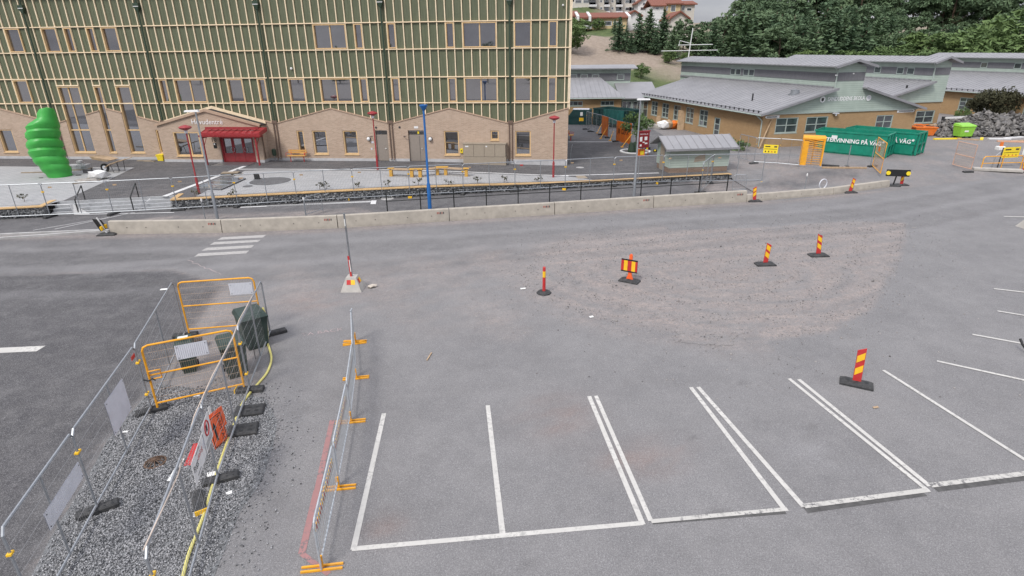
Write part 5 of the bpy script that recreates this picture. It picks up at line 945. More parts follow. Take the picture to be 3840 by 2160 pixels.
# ------------------------------------------------------------------ foreground: mesh fences, gates, bins, signs
def rrect(x0, x1, z0, z1, r=.09, n=4):
    P_ = []
    for cx_, cz_, a0 in ((x1-r, z1-r, 0), (x0+r, z1-r, 90), (x0+r, z0+r, 180), (x1-r, z0+r, 270)):
        for k in range(n+1): a = radians(a0+90*k/n); P_.append((cx_+r*cos(a), 0, cz_+r*sin(a)))
    return P_
def fence_proto(name, H=1.9, W=3.45, mid=1, wirev=.10, wireh=.28, mat='galv', wire='wire', wr=.0022, tr=.025, label='x'):
    f_ = thing(name, label, 'fence panel'); m_ = MB(); m_.tube([(0, 0, .06), (0, 0, H-.1), (.1, 0, H), (W-.1, 0, H), (W, 0, H-.1), (W, 0, .06)], tr, 6); m_.tube([(0, 0, .16), (W, 0, .16)], tr, 6); m_.build('frame', mat, f_)
    for k in range(mid): x = W*(k+1)/(mid+1); MB().tube([(x, 0, .16), (x, 0, H)], tr*.9, 6).build('mid_post', mat, f_)
    m_ = MB(); x = wirev
    while x < W-.02: m_.tube([(x, 0, .16), (x, 0, H-.01)], wr, 3, False); x += wirev
    z = .16+wireh
    while z < H-.05: m_.tube([(.02, 0, z), (W-.02, 0, z)], wr*1.4, 3, False); z += wireh
    m_.build('wire_mesh', wire, f_)['kind'] = 'stuff'; return f_
def foot_proto(name, label):
    f_ = thing(name, label, 'ballast block'); m_ = MB(); L_, w_ = .72, .23; m_.cbox(-L_/2, L_/2, -w_/2, w_/2, 0, .12, .025); m_.build('block', 'rubber', f_); m_ = MB()
    for x in (-.26, -.13, .13, .26):
        for y in (-.045, .045): m_.lathe([(.022, .1205), (.022, .1225)], 8, (x, y))
    m_.build('holes', 'black', f_)['kind'] = 'stuff'; return f_
FP = fence_proto('mesh_fence_panel', label='p'); FT = foot_proto('ballast_block', 'p')
FOOT_N = [0]
def panel(a, b, label, group, proto=None, base=3.45):
    a = Vector(a); b = Vector(b); d = b-a; o = stamp(proto or FP, USED, a, atan2(d.y, d.x), label, group); o.scale = (hypot(d.x, d.y)/base, 1, 1)
    sl = atan2(d.z, hypot(d.x, d.y)); o.rotation_euler = (0, -sl, atan2(d.y, d.x)); return o
def foot(p, rz, label, group='rubber fence feet'): return stamp(FT, USED, Vector(p), rz, label, group)
# left row of the near cage
Lr = [G('p', 150, 2330), G('p', 370, 1918), G('p', 571, 1545), G('p', 697, 1262)]
lab = ['in the bottom left corner', 'with a square pale plate, left of the gravel bed', 'left of the bins']
plates = []
for i in range(3): panel(Lr[i], Lr[i+1], 'steel mesh fence panel '+lab[i], 'mesh panels of the near enclosure')
# right row
Rr = [G('p', 655, 2420), G('p', 821, 1803), G('p', 938, 1467), G('p', 1016, 1258)]
lab = ['nearest the camera right of the gravel bed', 'carrying the white sign, right of the gravel bed', 'right of the green bins']
for i in range(3): panel(Rr[i], Rr[i+1], 'steel mesh fence panel '+lab[i], 'mesh panels of the near enclosure')
dl_ = (Lr[2]-Lr[1]); al = atan2(dl_.y, dl_.x)+pi/2; dr_ = (Rr[2]-Rr[1]); ar = atan2(dr_.y, dr_.x)+pi/2
foot(Lr[1], al+.35, 'black rubber fence foot on the gravel below the lowest pale plate'); foot(Lr[2], al+.3, 'black rubber fence foot at the lower left of the nearer yellow gate')
foot(Lr[3], al, 'black rubber fence foot behind the small bin')
foot(Rr[1]+Vector((.05, 0, 0)), ar+.2, 'black rubber fence foot under the white sign panel across the yellow hose'); foot(Rr[2], ar-.1, 'black rubber fence foot with yellow end at the right of the nearer gate'); foot(Rr[3]+Vector((.1, .1, 0)), ar+.4, 'black rubber fence foot right of the far green bin')
p = G('c', 505, 900); foot(p, ar-1.2, 'black rubber fence foot with yellow end lying loose under the white sign')
m_ = MB().box(-.37, -.345, -.118, .118, .005, .121).build('end_cap', 'sigyellow'); m_.parent = bpy.data.objects[[o.name for o in bpy.data.objects if o.get('label', '').startswith('black rubber fence foot with yellow end lying')][0]]
m_ = MB().box(.345, .37, -.118, .118, .005, .121).build('end_cap', 'sigyellow'); m_.parent = bpy.data.objects[[o.name for o in bpy.data.objects if o.get('label', '').startswith('black rubber fence foot with yellow end at')][0]]
# flat spare rubber bases lying beside the hose
for i, (k, x, y, rz) in enumerate([('c', 890, 195, .2), ('c', 835, 345, .25)]):
    p = G(k, x, y); b_ = thing('spare_rubber_base', ['upper', 'lower'][i]+' flat black rubber base lying beside the yellow hose', 'rubber base', p, rz)
    MB().cbox(-.36, .36, -.23, .23, 0, .10, .03).build('block', 'rubber', b_); m_ = MB()
    for x_ in (-.2, 0, .2): m_.box(x_-.05, x_+.05, .02, .1, .1005, .102); m_.box(x_-.05, x_+.05, -.14, -.06, .1005, .102)
    m_.build('slots', 'black', b_)['kind'] = 'stuff'
# clamps
def clamp_at(par, pos, nm='clamp'):
    m_ = MB(); m_.box(pos[0]-.07, pos[0]+.07, -.035, .035, pos[2]-.015, pos[2]+.02); m_.build(nm, 'sigyellow', par)
for o in list(bpy.data.objects):
    if o.name.startswith('mesh_fence_panel') and o.get('label', '') and 'near' in o.get('group', ''):
        clamp_at(o, (0, 0, 1.45)); clamp_at(o, (0, 0, .55)) if 'bins' in o['label'] else None
# pale ribbed plates hung on the left row
def ribbed_plate(name, label, a, b, s0, s1, z0, z1, off=-.03):
    a = Vector(a); b = Vector(b); d = b-a; o = thing(name, label, 'plate', a, atan2(d.y, d.x), 'pale ribbed plates on the fences'); n = max(8, int((s1-s0)/.045)); m_ = MB(); pts = []
    for k in range(n*2+1): x = s0+(s1-s0)*k/(2*n); pts.append((x, off-(.009 if k % 2 else 0)))
    m_.add([(x, y, z0) for x, y in pts]+[(x, y, z1) for x, y in pts]+[(x, off+.012, z0) for x, y in pts]+[(x, off+.012, z1) for x, y in pts],
           [(k, k+1, len(pts)+k+1, len(pts)+k) for k in range(len(pts)-1)]+[(2*len(pts)+k+1, 2*len(pts)+k, 3*len(pts)+k, 3*len(pts)+k+1) for k in range(len(pts)-1)])
    m_.build('sheet', 'plate', o); q = MB()
    for x in (s0+.05, s1-.05):
        for z in (z0+.05, z1-.05): q.box(x-.01, x+.01, off-.016, off+.016, z-.004, z+.004)
    q.build('cable_ties', 'black', o)['kind'] = 'stuff'; return o
def plate_px(label, a, b, c4):
    q = [on_plane('p', u, v, a, b) for u, v in c4]; s0 = (q[0][0]+q[3][0])/2; s1 = (q[1][0]+q[2][0])/2; z0 = (q[2][1]+q[3][1])/2; z1 = (q[0][1]+q[1][1])/2; ribbed_plate('ribbed_plate', label, a, b, s0, s1, z0, z1, -.05)
plate_px('narrow pale ribbed plate low on the bottom left fence panel', Lr[0], Lr[1], [(148, 1919), (287, 1742), (306, 1799), (171, 1983)])
plate_px('square pale ribbed plate on the fence above the gravel edge', Lr[1], Lr[2], [(382, 1509), (448, 1427), (488, 1535), (419, 1631)])
q = MB().box(-.12, .12, -.03, -.022, -.05, .05).build('red_tag', 'sigred'); d = Lr[2]-Lr[1]; q.location = Lr[1].lerp(Lr[2], .93)+Vector((0, 0, 1.72)); q.rotation_euler = (0, 0, atan2(d.y, d.x)); tag(q, 'small red maker tag near the top of the left mesh fence', 'tag')
# yellow mesh gates
def gate(label, a, b, lat):
    a = Vector(a); b = Vector(b); d = b-a; W = hypot(d.x, d.y); g_ = thing('yellow_gate', label, 'gate', a, atan2(d.y, d.x), 'yellow gates of the near enclosure'); H = 1.86; r = .028
    m_ = MB(); m_.tube([(.03, 0, .1), (.03, 0, H-.14), (.07, 0, H-.04), (.17, 0, H), (W-.17, 0, H), (W-.07, 0, H-.04), (W-.03, 0, H-.14), (W-.03, 0, .16)], r, 8); m_.tube([(.03, 0, .24), (W-.03, 0, .24)], r*.9, 8); m_.build('frame', 'yellow', g_)
    MB().tube([(.03, 0, 1.05), (W-.03, 0, 1.05)], r*.85, 8).build('middle_rail', 'yellow', g_); m_ = MB(); x = .08
    while x < W-.04: m_.tube([(x, .0, .24), (x, .0, H)], .0024, 3, False); x += .05
    z = .4
    while z < H-.05: m_.tube([(.03, 0, z), (W-.03, 0, z)], .0035, 3, False); z += .21
    m_.build('wire_mesh', 'wire_rust', g_)['kind'] = 'stuff'
    if lat:
        m_ = MB(); m_.tube([(.05, -.03, .95), (.05, -.03, 1.17), (.3, -.03, 1.17), (.3, -.03, .95)], .022, 6, closed=True); m_.build('latch', 'yellow', g_); MB().tube([(-.1, -.03, .98), (.0, -.06, .93), (.1, -.05, .97), (.15, -.04, .9)], .02, 5).build('chain_lock', 'black', g_)
    return g_
ga = Lr[2]+Vector((.12, .02, 0)); gb_ = Rr[2]+Vector((-.1, .0, 0)); g1_ = gate('nearer yellow framed mesh gate with square latch', ga, gb_, True)
g2a = Lr[3]+Vector((.08, .03, 0)); g2b = G('p', 990, 1238); gate('farther yellow framed mesh gate behind the bins', g2a, g2b, False)
ribbed_plate('ribbed_plate', 'pale ribbed plate on the nearer yellow gate', ga, gb_, .72, 1.45, 1.33, 1.72, -.04); ribbed_plate('ribbed_plate', 'pale ribbed plate at the top right of the farther yellow gate', g2a, g2b, (g2b-g2a).length*.66, (g2b-g2a).length*.96, 1.33, 1.72, -.04)
# wheeled bins
def bin_(label, loc, rz, w_=.58, d_=.72, h_=1.05, mat='bin', group='wheeled bins in the enclosure'):
    b_ = thing('wheeled_bin', label, 'bin', loc, rz, group); t0, t1 = .78, 1.0
    m_ = MB(); m_.hexa([(-w_/2*t0, -d_/2*t0, .1), (w_/2*t0, -d_/2*t0, .1), (w_/2*t0, d_/2*.9, .1), (-w_/2*t0, d_/2*.9, .1)], [(-w_/2*.97, -d_/2*.97, h_*.9), (w_/2*.97, -d_/2*.97, h_*.9), (w_/2*.97, d_/2*.97, h_*.9), (-w_/2*.97, d_/2*.97, h_*.9)])
    m_.box(-w_/2*t0*.9, w_/2*t0*.9, -d_/2*t0*.9, d_/2*.3, 0, .1); m_.build('body', mat, b_)
    MB().box(-w_/2-.015, w_/2+.015, -d_/2-.015, d_/2+.01, h_*.9, h_*.94).build('rim', mat, b_)
    m_ = MB(); m_.hexa([(-w_/2-.02, -d_/2-.03, h_*.945), (w_/2+.02, -d_/2-.03, h_*.945), (w_/2+.02, d_/2+.02, h_*.945), (-w_/2-.02, d_/2+.02, h_*.945)], [(-w_/2+.04, -d_/2+.05, h_*1.02), (w_/2-.04, -d_/2+.05, h_*1.02), (w_/2-.04, d_/2-.03, h_*1.05), (-w_/2+.04, d_/2-.03, h_*1.05)]); m_.hexa([(-w_/2+.1, -d_/2+.12, h_*1.025), (w_/2-.1, -d_/2+.12, h_*1.025), (w_/2-.1, d_/2-.12, h_*1.04), (-w_/2+.1, d_/2-.12, h_*1.04)], [(-w_/2+.14, -d_/2+.16, h_*1.05), (w_/2-.14, -d_/2+.16, h_*1.05), (w_/2-.14, d_/2-.16, h_*1.07), (-w_/2+.14, d_/2-.16, h_*1.07)]); l_ = m_.build('lid', mat, b_)
    MB().tube([(-w_/2+.03, d_/2+.07, h_*.93), (w_/2-.03, d_/2+.07, h_*.93)], .02, 6).build('handle', mat, b_)
    for s in (-1, 1): MB().tube([(s*w_/2*.72, d_/2*.85, .1), (s*w_/2*.92, d_/2*.85, .1)], .1, 12).build('wheel', 'black', b_)
    return b_, l_
dg = (gb_-ga); rzb = atan2(dg.y, dg.x)
b1, _ = bin_('larger dark green bin nearest the right end of the nearer gate', G('a', 1080, 1020)+Vector((.1, .25, 0)), rzb+.12, .66, .78, 1.08)
b2, _ = bin_('large dark green bin at the back right of the enclosure', G('a', 1270, 790)+Vector((-.05, .45, 0)), rzb+.2, .78, .9, 1.12)
b3, lid3 = bin_('small dark bin with white label on its lid', G('a', 715, 975)+Vector((0, .15, 0)), rzb-.05, .46, .5, .98, 'bin'); MB().box(-.14, .12, -.12, .1, .98*1.07+.001, .98*1.07+.005).build('lid_label', 'paper', b3)
p = G('a', 805, 750); bb = thing('brown_crate', 'small dark brown crate behind the small bin', 'crate', p, rzb); MB().box(-.14, .14, -.12, .12, 0, .22).build('body', 'binbrown', bb); MB().box(-.15, .15, -.13, .13, .22, .26).build('rim', 'binbrown', bb)
# signs on the right row
def rowpt(a, b, s, z): d = (b-a); return a+d*(s/d.length)+Vector((0, 0, z))
d = Rr[2]-Rr[1]; rz = atan2(d.y, d.x); Lw = d.length
d0 = Rr[1]-Rr[0]; rz0 = atan2(d0.y, d0.x)
def fsign(name, label, org, rz_, s0, s1, z0, z1, mat, off=-.035):
    o = thing(name, label, 'sign', org, rz_); MB().box(s0, s1, off-.006, off, z0, z1).build('board', mat, o); return o
sx = Rr[0]; Ls = d0.length
sa, za = on_plane('E', 425, 1065, Rr[0], Rr[1]); sb, zb = on_plane('E', 585, 495, Rr[0], Rr[1]); _, zc = on_plane('E', 500, 1350, Rr[0], Rr[1]); sd_, zd = on_plane('E', 700, 700, Rr[0], Rr[1]); zT, zB_ = (za+zb)/2, zc
s_ = fsign('contractor_sign', 'white contractor sign with red and black lettering on the right fence', Rr[0], rz0, sa, sb, zB_, zT, 'white', -.04); Wd, Hh = sb-sa, zT-zB_
lettering('lettering', 'Bygg', Wd*.30, 'black', s_, (sa+Wd*.06, -.048, zB_+Hh*.38), (1, 0, 0), (0, 0, 1), 0, Hh*.34); lettering('lettering', 'dialog', Wd*.36, 'sigred', s_, (sa+Wd*.37, -.048, zB_+Hh*.45), (1, 0, 0), (0, 0, 1), 0, Hh*.30)
MB().tube([(sb-Wd*.13, -.046, zB_+Hh*.55), (sb-Wd*.13, -.049, zB_+Hh*.55)], Hh*.2, 14).build('emblem', 'plate', s_)
MB().box(sa+Wd*.2, sa+Wd*.45, -.0475, -.0465, zB_+Hh*.12, zB_+Hh*.16).build('print_line', 'metaldark', s_); MB().box(sa+Wd*.3, sa+Wd*.6, -.0475, -.0465, zT-Hh*.14, zT-Hh*.10).build('print_line', 'metaldark', s_)
s0_, z0_ = on_plane('E', 590, 485, Rr[0], Rr[1]); s1_, z1_ = on_plane('E', 632, 325, Rr[0], Rr[1]); _, z2_ = on_plane('E', 685, 870, Rr[0], Rr[1]); z1_ = max(z1_, z0_); Wd = .62; s0_ = sb-.12; z1_ = zT+.12; z2_ = zB_+.02
s2 = fsign('prohibition_sign', 'small white sign with a red ring on the right fence above the contractor sign', Rr[0], rz0, s0_, s0_+Wd, z2_, z1_, 'white', -.055); cxs, czs = s0_+Wd/2, z1_-.2
m_ = MB(); m_.tube([(cxs+.15*cos(a), -.064, czs+.15*sin(a)) for a in np.linspace(0, 2*pi, 24, False)], .018, 4, closed=True); m_.build('red_ring', 'sigred', s2); MB().box(cxs-.05, cxs+.05, -.0635, -.062, czs-.08, czs+.07).build('hand_symbol', 'black', s2)
for k in range(4): MB().box(s0_+.06, s0_+Wd-.06, -.0625, -.0612, z2_+.05+k*.035, z2_+.062+k*.035).build('print_line', 'metaldark', s2)
pa, pb = G('E', 820, 815), G('E', 1012, 650); p = (pa+pb)/2; ed = pb-pa; os_ = thing('orange_sign', 'orange sign with black arrow and pick-up text leaning beside the fence', 'sign', p, atan2(ed.y, ed.x)); w2 = ed.length/2; hs = .78; tl = radians(-5)
def tlt(x, y, z): return (x, y*cos(tl)-z*sin(tl), y*sin(tl)+z*cos(tl))
def tbox(x0, x1, y0, y1, z0, z1): m_ = MB(); m_.hexa([tlt(x0, y0, z0), tlt(x1, y0, z0), tlt(x1, y1, z0), tlt(x0, y1, z0)], [tlt(x0, y0, z1), tlt(x1, y0, z1), tlt(x1, y1, z1), tlt(x0, y1, z1)]); return m_
tbox(-w2, w2, 0, .015, .02, hs).build('board', 'orangepaper', os_)
for x0, x1, z0, z1 in ((-w2+.015, w2-.015, .035, .05), (-w2+.015, w2-.015, hs-.03, hs-.015), (-w2+.015, -w2+.03, .05, hs-.03), (w2-.03, w2-.015, .05, hs-.03)): tbox(x0, x1, -.004, -.001, z0, z1).build('border', 'black', os_)
lettering('lettering', 'HÄMTAS', hs*.8, 'black', os_, Vector(tlt(w2*.30, -.006, hs*.92)), -Vector(tlt(0, 0, 1)), (1, 0, 0), 0, w2*.45)
tbox(-w2*.45, -w2*.2, -.006, -.002, hs*.22, hs*.62).build('arrow_shaft', 'black', os_); m_ = MB(); m_.prism([tlt(-w2*.62, -.006, hs*.62), tlt(-w2*.32, -.006, hs*.82), tlt(-w2*.03, -.006, hs*.62)], [tlt(-w2*.62, -.002, hs*.62), tlt(-w2*.32, -.002, hs*.82), tlt(-w2*.03, -.002, hs*.62)]); m_.build('arrow_head', 'black', os_)
tbox(-w2*1.15, w2*1.5, .03, .04, hs*.45, hs*1.08).build('back_board', 'orangepaper', os_); tbox(-.03, .03, .045, .06, .0, hs*1.3).build('stake', 'paper', os_)
for i, (k, x, y, sx_, sy_, rz_, mt, lb) in enumerate([('c', 480, 520, .8, .3, rz, 'sigred', 'dark red board lying on the gravel behind the white sign'), ('c', 330, 640, .75, .09, rz-.1, 'paper', 'white strip lying on the gravel by the near fence'), ('c', 605, 680, .22, .2, .3, 'paper', 'crumpled white paper beside the hose on the gravel'), ('c', 735, 820, .12, .09, .5, 'paper', 'scrap of white paper right of the hose'), ('a', 795, 1180, .16, .12, .2, 'paper', 'white card on the gravel inside the nearer gate'), ('b', 750, 593, .14, .06, .1, 'paper', 'white scrap on the gravel left of the nearer gate'), ('c', 505, 975, .2, .14, .4, 'paper', 'crumpled white paper below the loose rubber foot'), ('e', 1635, 503, .2, .1, .1, 'paper', 'white scrap left of the round red bollard'), ('a', 507, 250, .3, .14, .1, 'paper', 'white scrap on the road behind the left fence'), ('e', 2185, 730, .14, .1, .3, 'paper', 'white scrap on the sand patch below the striped panel'), ('g', 410, 768, .14, .06, .2, 'planks', 'tan wood chip on the car park below the tilted marker')]):
    p = G(k, x, y); m_ = MB(); m_.hexa([(-sx_/2, -sy_/2, .018), (sx_/2, -sy_/2, .02), (sx_/2, sy_/2, .03), (-sx_/2, sy_/2, .022)], [(-sx_/2, -sy_/2, .022), (sx_/2*.9, -sy_/2, .035), (sx_/2, sy_/2*.9, .04), (-sx_/2, sy_/2, .028)]); tag(m_.build(['red_board', 'white_strip', 'paper_scrap', 'paper_scrap', 'paper_scrap', 'paper_scrap', 'paper_scrap', 'paper_scrap', 'paper_scrap', 'paper_scrap', 'wood_chip'][i], mt, None, p, rz_), lb, 'board' if i == 0 else 'litter')
p = G('e', 880, 1050); tag(MB().bar((-.04, -.22, .02), (.04, .22, .025), .03, .03).build('wood_stake', 'planks', None, p), 'short pale wooden stake lying on the open asphalt', 'stake')
# yellow hose, rope ties
hp_ = [('c', 380, 1480), ('c', 425, 1300), ('c', 490, 1130), ('c', 550, 970), ('c', 600, 800), ('c', 650, 640), ('c', 705, 480), ('c', 765, 320), ('c', 830, 150), ('c', 900, 50), ('a', 1330, 1080), ('a', 1410, 980), ('a', 1445, 870), ('a', 1430, 780), ('a', 1400, 700)]
pts = [G(*q) for q in hp_]; pts = [Vector((q.x, q.y, .035)) for q in pts]
sm = []
for i in range(len(pts)-1):
    p_, a, b, n_ = pts[max(0, i-1)], pts[i], pts[i+1], pts[min(len(pts)-1, i+2)]
    for k in range(4): t_ = k/4; sm.append(.5*((2*a)+(b-p_)*t_+(2*p_-5*a+4*b-n_)*t_*t_+(3*a-p_-3*b+n_)*t_**3))
sm.append(pts[-1]); e = pts[-1]; loop = [e+Vector((0, 0, .1)), e+Vector((-.05, .05, .6)), e+Vector((-.02, .1, 1.0)), e+Vector((.06, .05, 1.1)), e+Vector((.12, 0, .9)), e+Vector((.1, -.02, .4)), e+Vector((.05, .02, .05))]
tag(MB().tube(sm+loop, .032, 8).build('garden_hose', 'hose', smooth=True), 'thick yellow hose running along the right fence and looped over its end', 'hose')
top = lambda P_, z: P_+Vector((0, 0, z))
rp = [top(Rr[0], 1.95), top(Rr[0].lerp(Rr[1], .45), 1.86)+Vector((.05, 0, 0)), top(Rr[0].lerp(Rr[1], .9), 1.9)+Vector((-.04, 0, 0)), top(Rr[1].lerp(Rr[2], .3), 1.97), top(Rr[1].lerp(Rr[2], .8), 1.96)+Vector((.05, 0, 0)), top(Rr[2].lerp(Rr[3], .1), 1.98), top(Rr[2].lerp(Rr[3], .6), 1.93)]
tag(MB().tube(rp, .011, 5).build('rope', 'rope'), 'pale thin rope tied along the top of the right fence', 'rope')
p = G('a', 1312, 900); tag(MB().tube([Rr[2].lerp(Rr[3], .35)+Vector((0, -.04, 1.55)), Rr[2].lerp(Rr[3], .36)+Vector((0, -.05, .9)), Rr[2].lerp(Rr[3], .36)+Vector((0, -.05, .35))], .008, 5).build('hanging_cord', 'black'), 'thin dark cord hanging on the fence by the green bins', 'cord')
# storm drain
p = G('b', 928, 775); dr2 = thing('storm_drain', 'rusty domed storm drain grate in the gravel', 'drain', p); r_ = .2; m_ = MB(); m_.lathe([(r_*1.15, .0), (r_*1.15, .03), (r_, .035), (r_, .0)], 20); m_.build('rim', 'iron', dr2)
for k in range(12):
    a = 2*pi*k/12; MB().tube([(r_*cos(a), r_*sin(a), .03), (r_*.7*cos(a), r_*.7*sin(a), .08), (r_*.18*cos(a), r_*.18*sin(a), .1)], .012, 5).build('rib', 'iron', dr2)
m_ = MB(); m_.lathe([(.045, .09), (.045, .115), (.01, .118)], 10); m_.build('hub', 'iron', dr2); MB().lathe([(r_*.98, .001), (r_*.98, .02)], 16).build('dark_well', 'black', dr2)
# ------------------------------------------------------------------ crowd barriers
CP = [G('d', 212, 1432), G('d', 303, 985), G('d', 365, 648), G('d', 391, 428), G('d', 383, 252)]
dd = (CP[4]-CP[3]).normalized(); e5 = G('d', 365, 84, 1.1); CP.append(Vector((e5.x, e5.y, 0)))
cbp = None
for i in range(5):
    a, b = CP[i], CP[i+1]; d_ = b-a; W = d_.length-.06
    c_ = thing('crowd_barrier', 'galvanised crowd barrier, %s of the row from the camera' % ORD[i], 'barrier', a+d_.normalized()*.03, atan2(d_.y, d_.x), 'row of crowd barriers'); H = 1.1; m_ = MB()
    m_.tube([(0, 0, .04), (0, 0, H-.12), (.04, 0, H-.03), (.12, 0, H), (W-.12, 0, H), (W-.04, 0, H-.03), (W, 0, H-.12), (W, 0, .04)], .02, 6); m_.tube([(0, 0, .18), (W, 0, .18)], .017, 6); m_.build('frame', 'galvlight', c_)
    n = int(W/.115)
    for k in range(1, n): MB().tube([(W*k/n, 0, .18), (W*k/n, 0, H)], .009, 5, False).build('bar', 'galvlight', c_)
    if i < 4:
        bd = thing('tmp', '', '') if False else None; nb_ = 10; x0, x1 = W*.08, W*.92
        st = MB().box(x0, x1, .022, .03, .74, .86).build('marker_board', 'sigyellow', c_)
        for k in range(nb_//2): xa = x0+(x1-x0)*(2*k)/nb_; MB().hexa([(xa, .0312, .741), (xa+(x1-x0)/nb_*.9, .0312, .741), (xa+(x1-x0)/nb_*.9, .0325, .741), (xa, .0325, .741)], [(xa+.08, .0312, .859), (xa+.08+(x1-x0)/nb_*.9, .0312, .859), (xa+.08+(x1-x0)/nb_*.9, .0325, .859), (xa+.08, .0325, .859)]).build('red_stripe', 'sigred', st)
        for k in range(nb_//2): xa = x0+(x1-x0)*(2*k)/nb_; MB().hexa([(xa, .0195, .741), (xa+(x1-x0)/nb_*.9, .0195, .741), (xa+(x1-x0)/nb_*.9, .0215, .741), (xa, .0215, .741)], [(xa+.08, .0195, .859), (xa+.08+(x1-x0)/nb_*.9, .0195, .859), (xa+.08+(x1-x0)/nb_*.9, .0215, .859), (xa+.08, .0215, .859)]).build('red_stripe', 'sigred', st)
    for x in ((.06, W*.97) if i == 4 else (W*.97,)) if i else (.06, W*.97):
        for dx in ((-.05, .05) if i < 4 else (0,)): MB().bar((x+dx, -.36, .02), (x+dx, .36, .02), .035, .035).build('foot', 'yellow', c_)
        MB().box(x-.018, x+.018, -.03, .03, .04, .3).build('foot_post', 'yellow', c_)
# ------------------------------------------------------------------ concrete barriers along the road
def road_barrier(a, b, label, h=.66):
    d = b-a; L_ = d.length-.04; o = thing('concrete_barrier', label, 'barrier', a+d.normalized()*.02, atan2(d.y, d.x), 'concrete barriers along the road'); c = .03; prof = [(-.02, .0), (.30, .0), (.30, .12), (.255, h-c), (.235, h), (.045, h), (.025, h-c), (-.02, .12)]
    MB().prism([(0, y, z) for y, z in prof], [(L_, y, z) for y, z in prof]).build('block', 'concrete', o)
    for f in (.16, .33, .62, .84): MB().tube([(L_*f, -.012, h*.5), (L_*f, .0, h*.5)], .025, 6).build('lifting_hole', 'metaldark', o)
    if h > .5:
        x = L_-.62
        for k, mt in enumerate(('stencil', 'stencil', 'metaldark', 'stencil', 'metaldark')): MB().hexa([(x+k*.08, -.004, h-.24), (x+k*.08+.045, -.004, h-.24), (x+k*.08+.045, .01, h-.24), (x+k*.08, .01, h-.24)], [(x+k*.08, .005, h-.14), (x+k*.08+.045, .005, h-.14), (x+k*.08+.045, .03, h-.14), (x+k*.08, .03, h-.14)]).build('stencil_mark', mt, o)
    return o
for i in range(8):
    hh = .66 if i < 6 else .42; road_barrier(bar_pts[i], bar_pts[i+1], '%sconcrete road barrier, %s from the left in the row' % ('low ' if i > 5 else '', ORD[i]), hh)
# ------------------------------------------------------------------ marker panels
def base_plate(par, L_=.8, w_=.4, mat='rubber'):
    m_ = MB(); m_.hexa([(-L_/2, -w_/2, 0), (L_/2, -w_/2, 0), (L_/2, w_/2, 0), (-L_/2, w_/2, 0)], [(-L_/2, -w_/2, .05), (L_/2, -w_/2, .05), (L_/2, w_/2, .05), (-L_/2, w_/2, .05)]); m_.hexa([(-L_/2, -w_/2, .05), (L_/2, -w_/2, .05), (L_/2, w_/2, .05), (-L_/2, w_/2, .05)], [(-L_/2+.12, -w_/2+.07, .11), (L_/2-.12, -w_/2+.07, .11), (L_/2-.12, w_/2-.07, .11), (-L_/2+.12, w_/2-.07, .11)]); m_.build('base', mat, par)
    for x in (-L_*.28, L_*.28): MB().box(x-.05, x+.05, -.05, .05, .1105, .1125).build('socket', 'black', par)
def marker(label, k, bx_, by__, tx, ty, rz=0.0, brz=None, flip=1, w_=.2, group='striped marker panels'):
    b = GT(k, bx_, by__); H = hgt(b, k, tx, ty); o = thing('striped_marker', label, 'marker', b, rz, group); base_plate(o)
    u_, v_ = px(k, tx, ty); q = b+Vector((0, 0, H)); pu = proj(q); lean = (u_-pu[0])/F_PX*(b.y+2); H -= .0
    def L(x, z): return (x+lean*(z/H)*cos(rz), -lean*(z/H)*sin(rz)*0, z)
    pn = MB(); pn.hexa([L(-w_/2, .1), L(w_/2, .1), (L(w_/2, .1)[0], .025, .1), (L(-w_/2, .1)[0], .025, .1)], [L(-w_/2, H-.1*(flip > 0)), L(w_/2, H-.1*(flip < 0)), (L(w_/2, 0)[0]+lean*(H-.1*(flip < 0))/H, .025, H-.1*(flip < 0)), (L(-w_/2, 0)[0]+lean*(H-.1*(flip > 0))/H, .025, H-.1*(flip > 0))]); pan_ = pn.build('panel', 'sigred', o)
    n = 3; st_ = (H-.25)/n
    for i in range(2):
        z = .34+i*(H-.34)/2.05
        if i == 1 and H < .6: continue
        a, b_, c_, d_ = [(-w_/2+.012, z-.07*flip), (w_/2-.012, z+.07*flip), (w_/2-.012, z+.07*flip+.2), (-w_/2+.012, z-.07*flip+.2)]
        for yy in (-.004, .029): MB().poly([(L(x, zz)[0], yy, min(zz, H-.06)) for x, zz in (a, b_, c_, d_)]).build('yellow_stripe', 'sigyellow', pan_)
    return o
marker('striped marker panel nearer the middle of the sand patch', 'f', 1385, 400, 1421, 230, .05, flip=-1); marker('striped marker panel at the far edge of the sand patch', 'f', 1798, 330, 1816, 158, .05, flip=-1)
marker('tilted striped marker panel on the car park by the angled lines', 'g', 305, 640, 342, 444, -.5, flip=1); marker('striped marker panel in front of the last tall barrier', '7', 2085, 960, 2095, 800, .05, flip=1); marker('tilted striped marker panel in front of the low barriers', '8', 785, 830, 840, 678, .1, flip=-1)
# edge-on marker with black and yellow plate at the left end of the barriers
p = G('J', 640, 1220); o = thing('striped_marker', 'marker seen edge on, black plate with yellow blocks, at the left barrier end', 'marker', p, .1, 'striped marker panels'); base_plate(o, .85, .42); H = hgt(p, 'J', 390, 420)
MB().bar((0, 0, .1), (-.28, 0, H), .05, .05).build('post', 'white', o); pl = MB(); pl.hexa([(-.1, -.3, .28), (-.07, -.3, .28), (-.05, .28, .28), (-.08, .28, .28)], [(-.34, -.3, H), (-.31, -.3, H), (-.27, .28, H*.8), (-.30, .28, H*.8)]); pl = pl.build('plate', 'black', o)
for y in (-.2, .2): MB().box(-.12, -.045, y-.08, y+.08, .3, .5).build('yellow_block', 'sigyellow', pl)
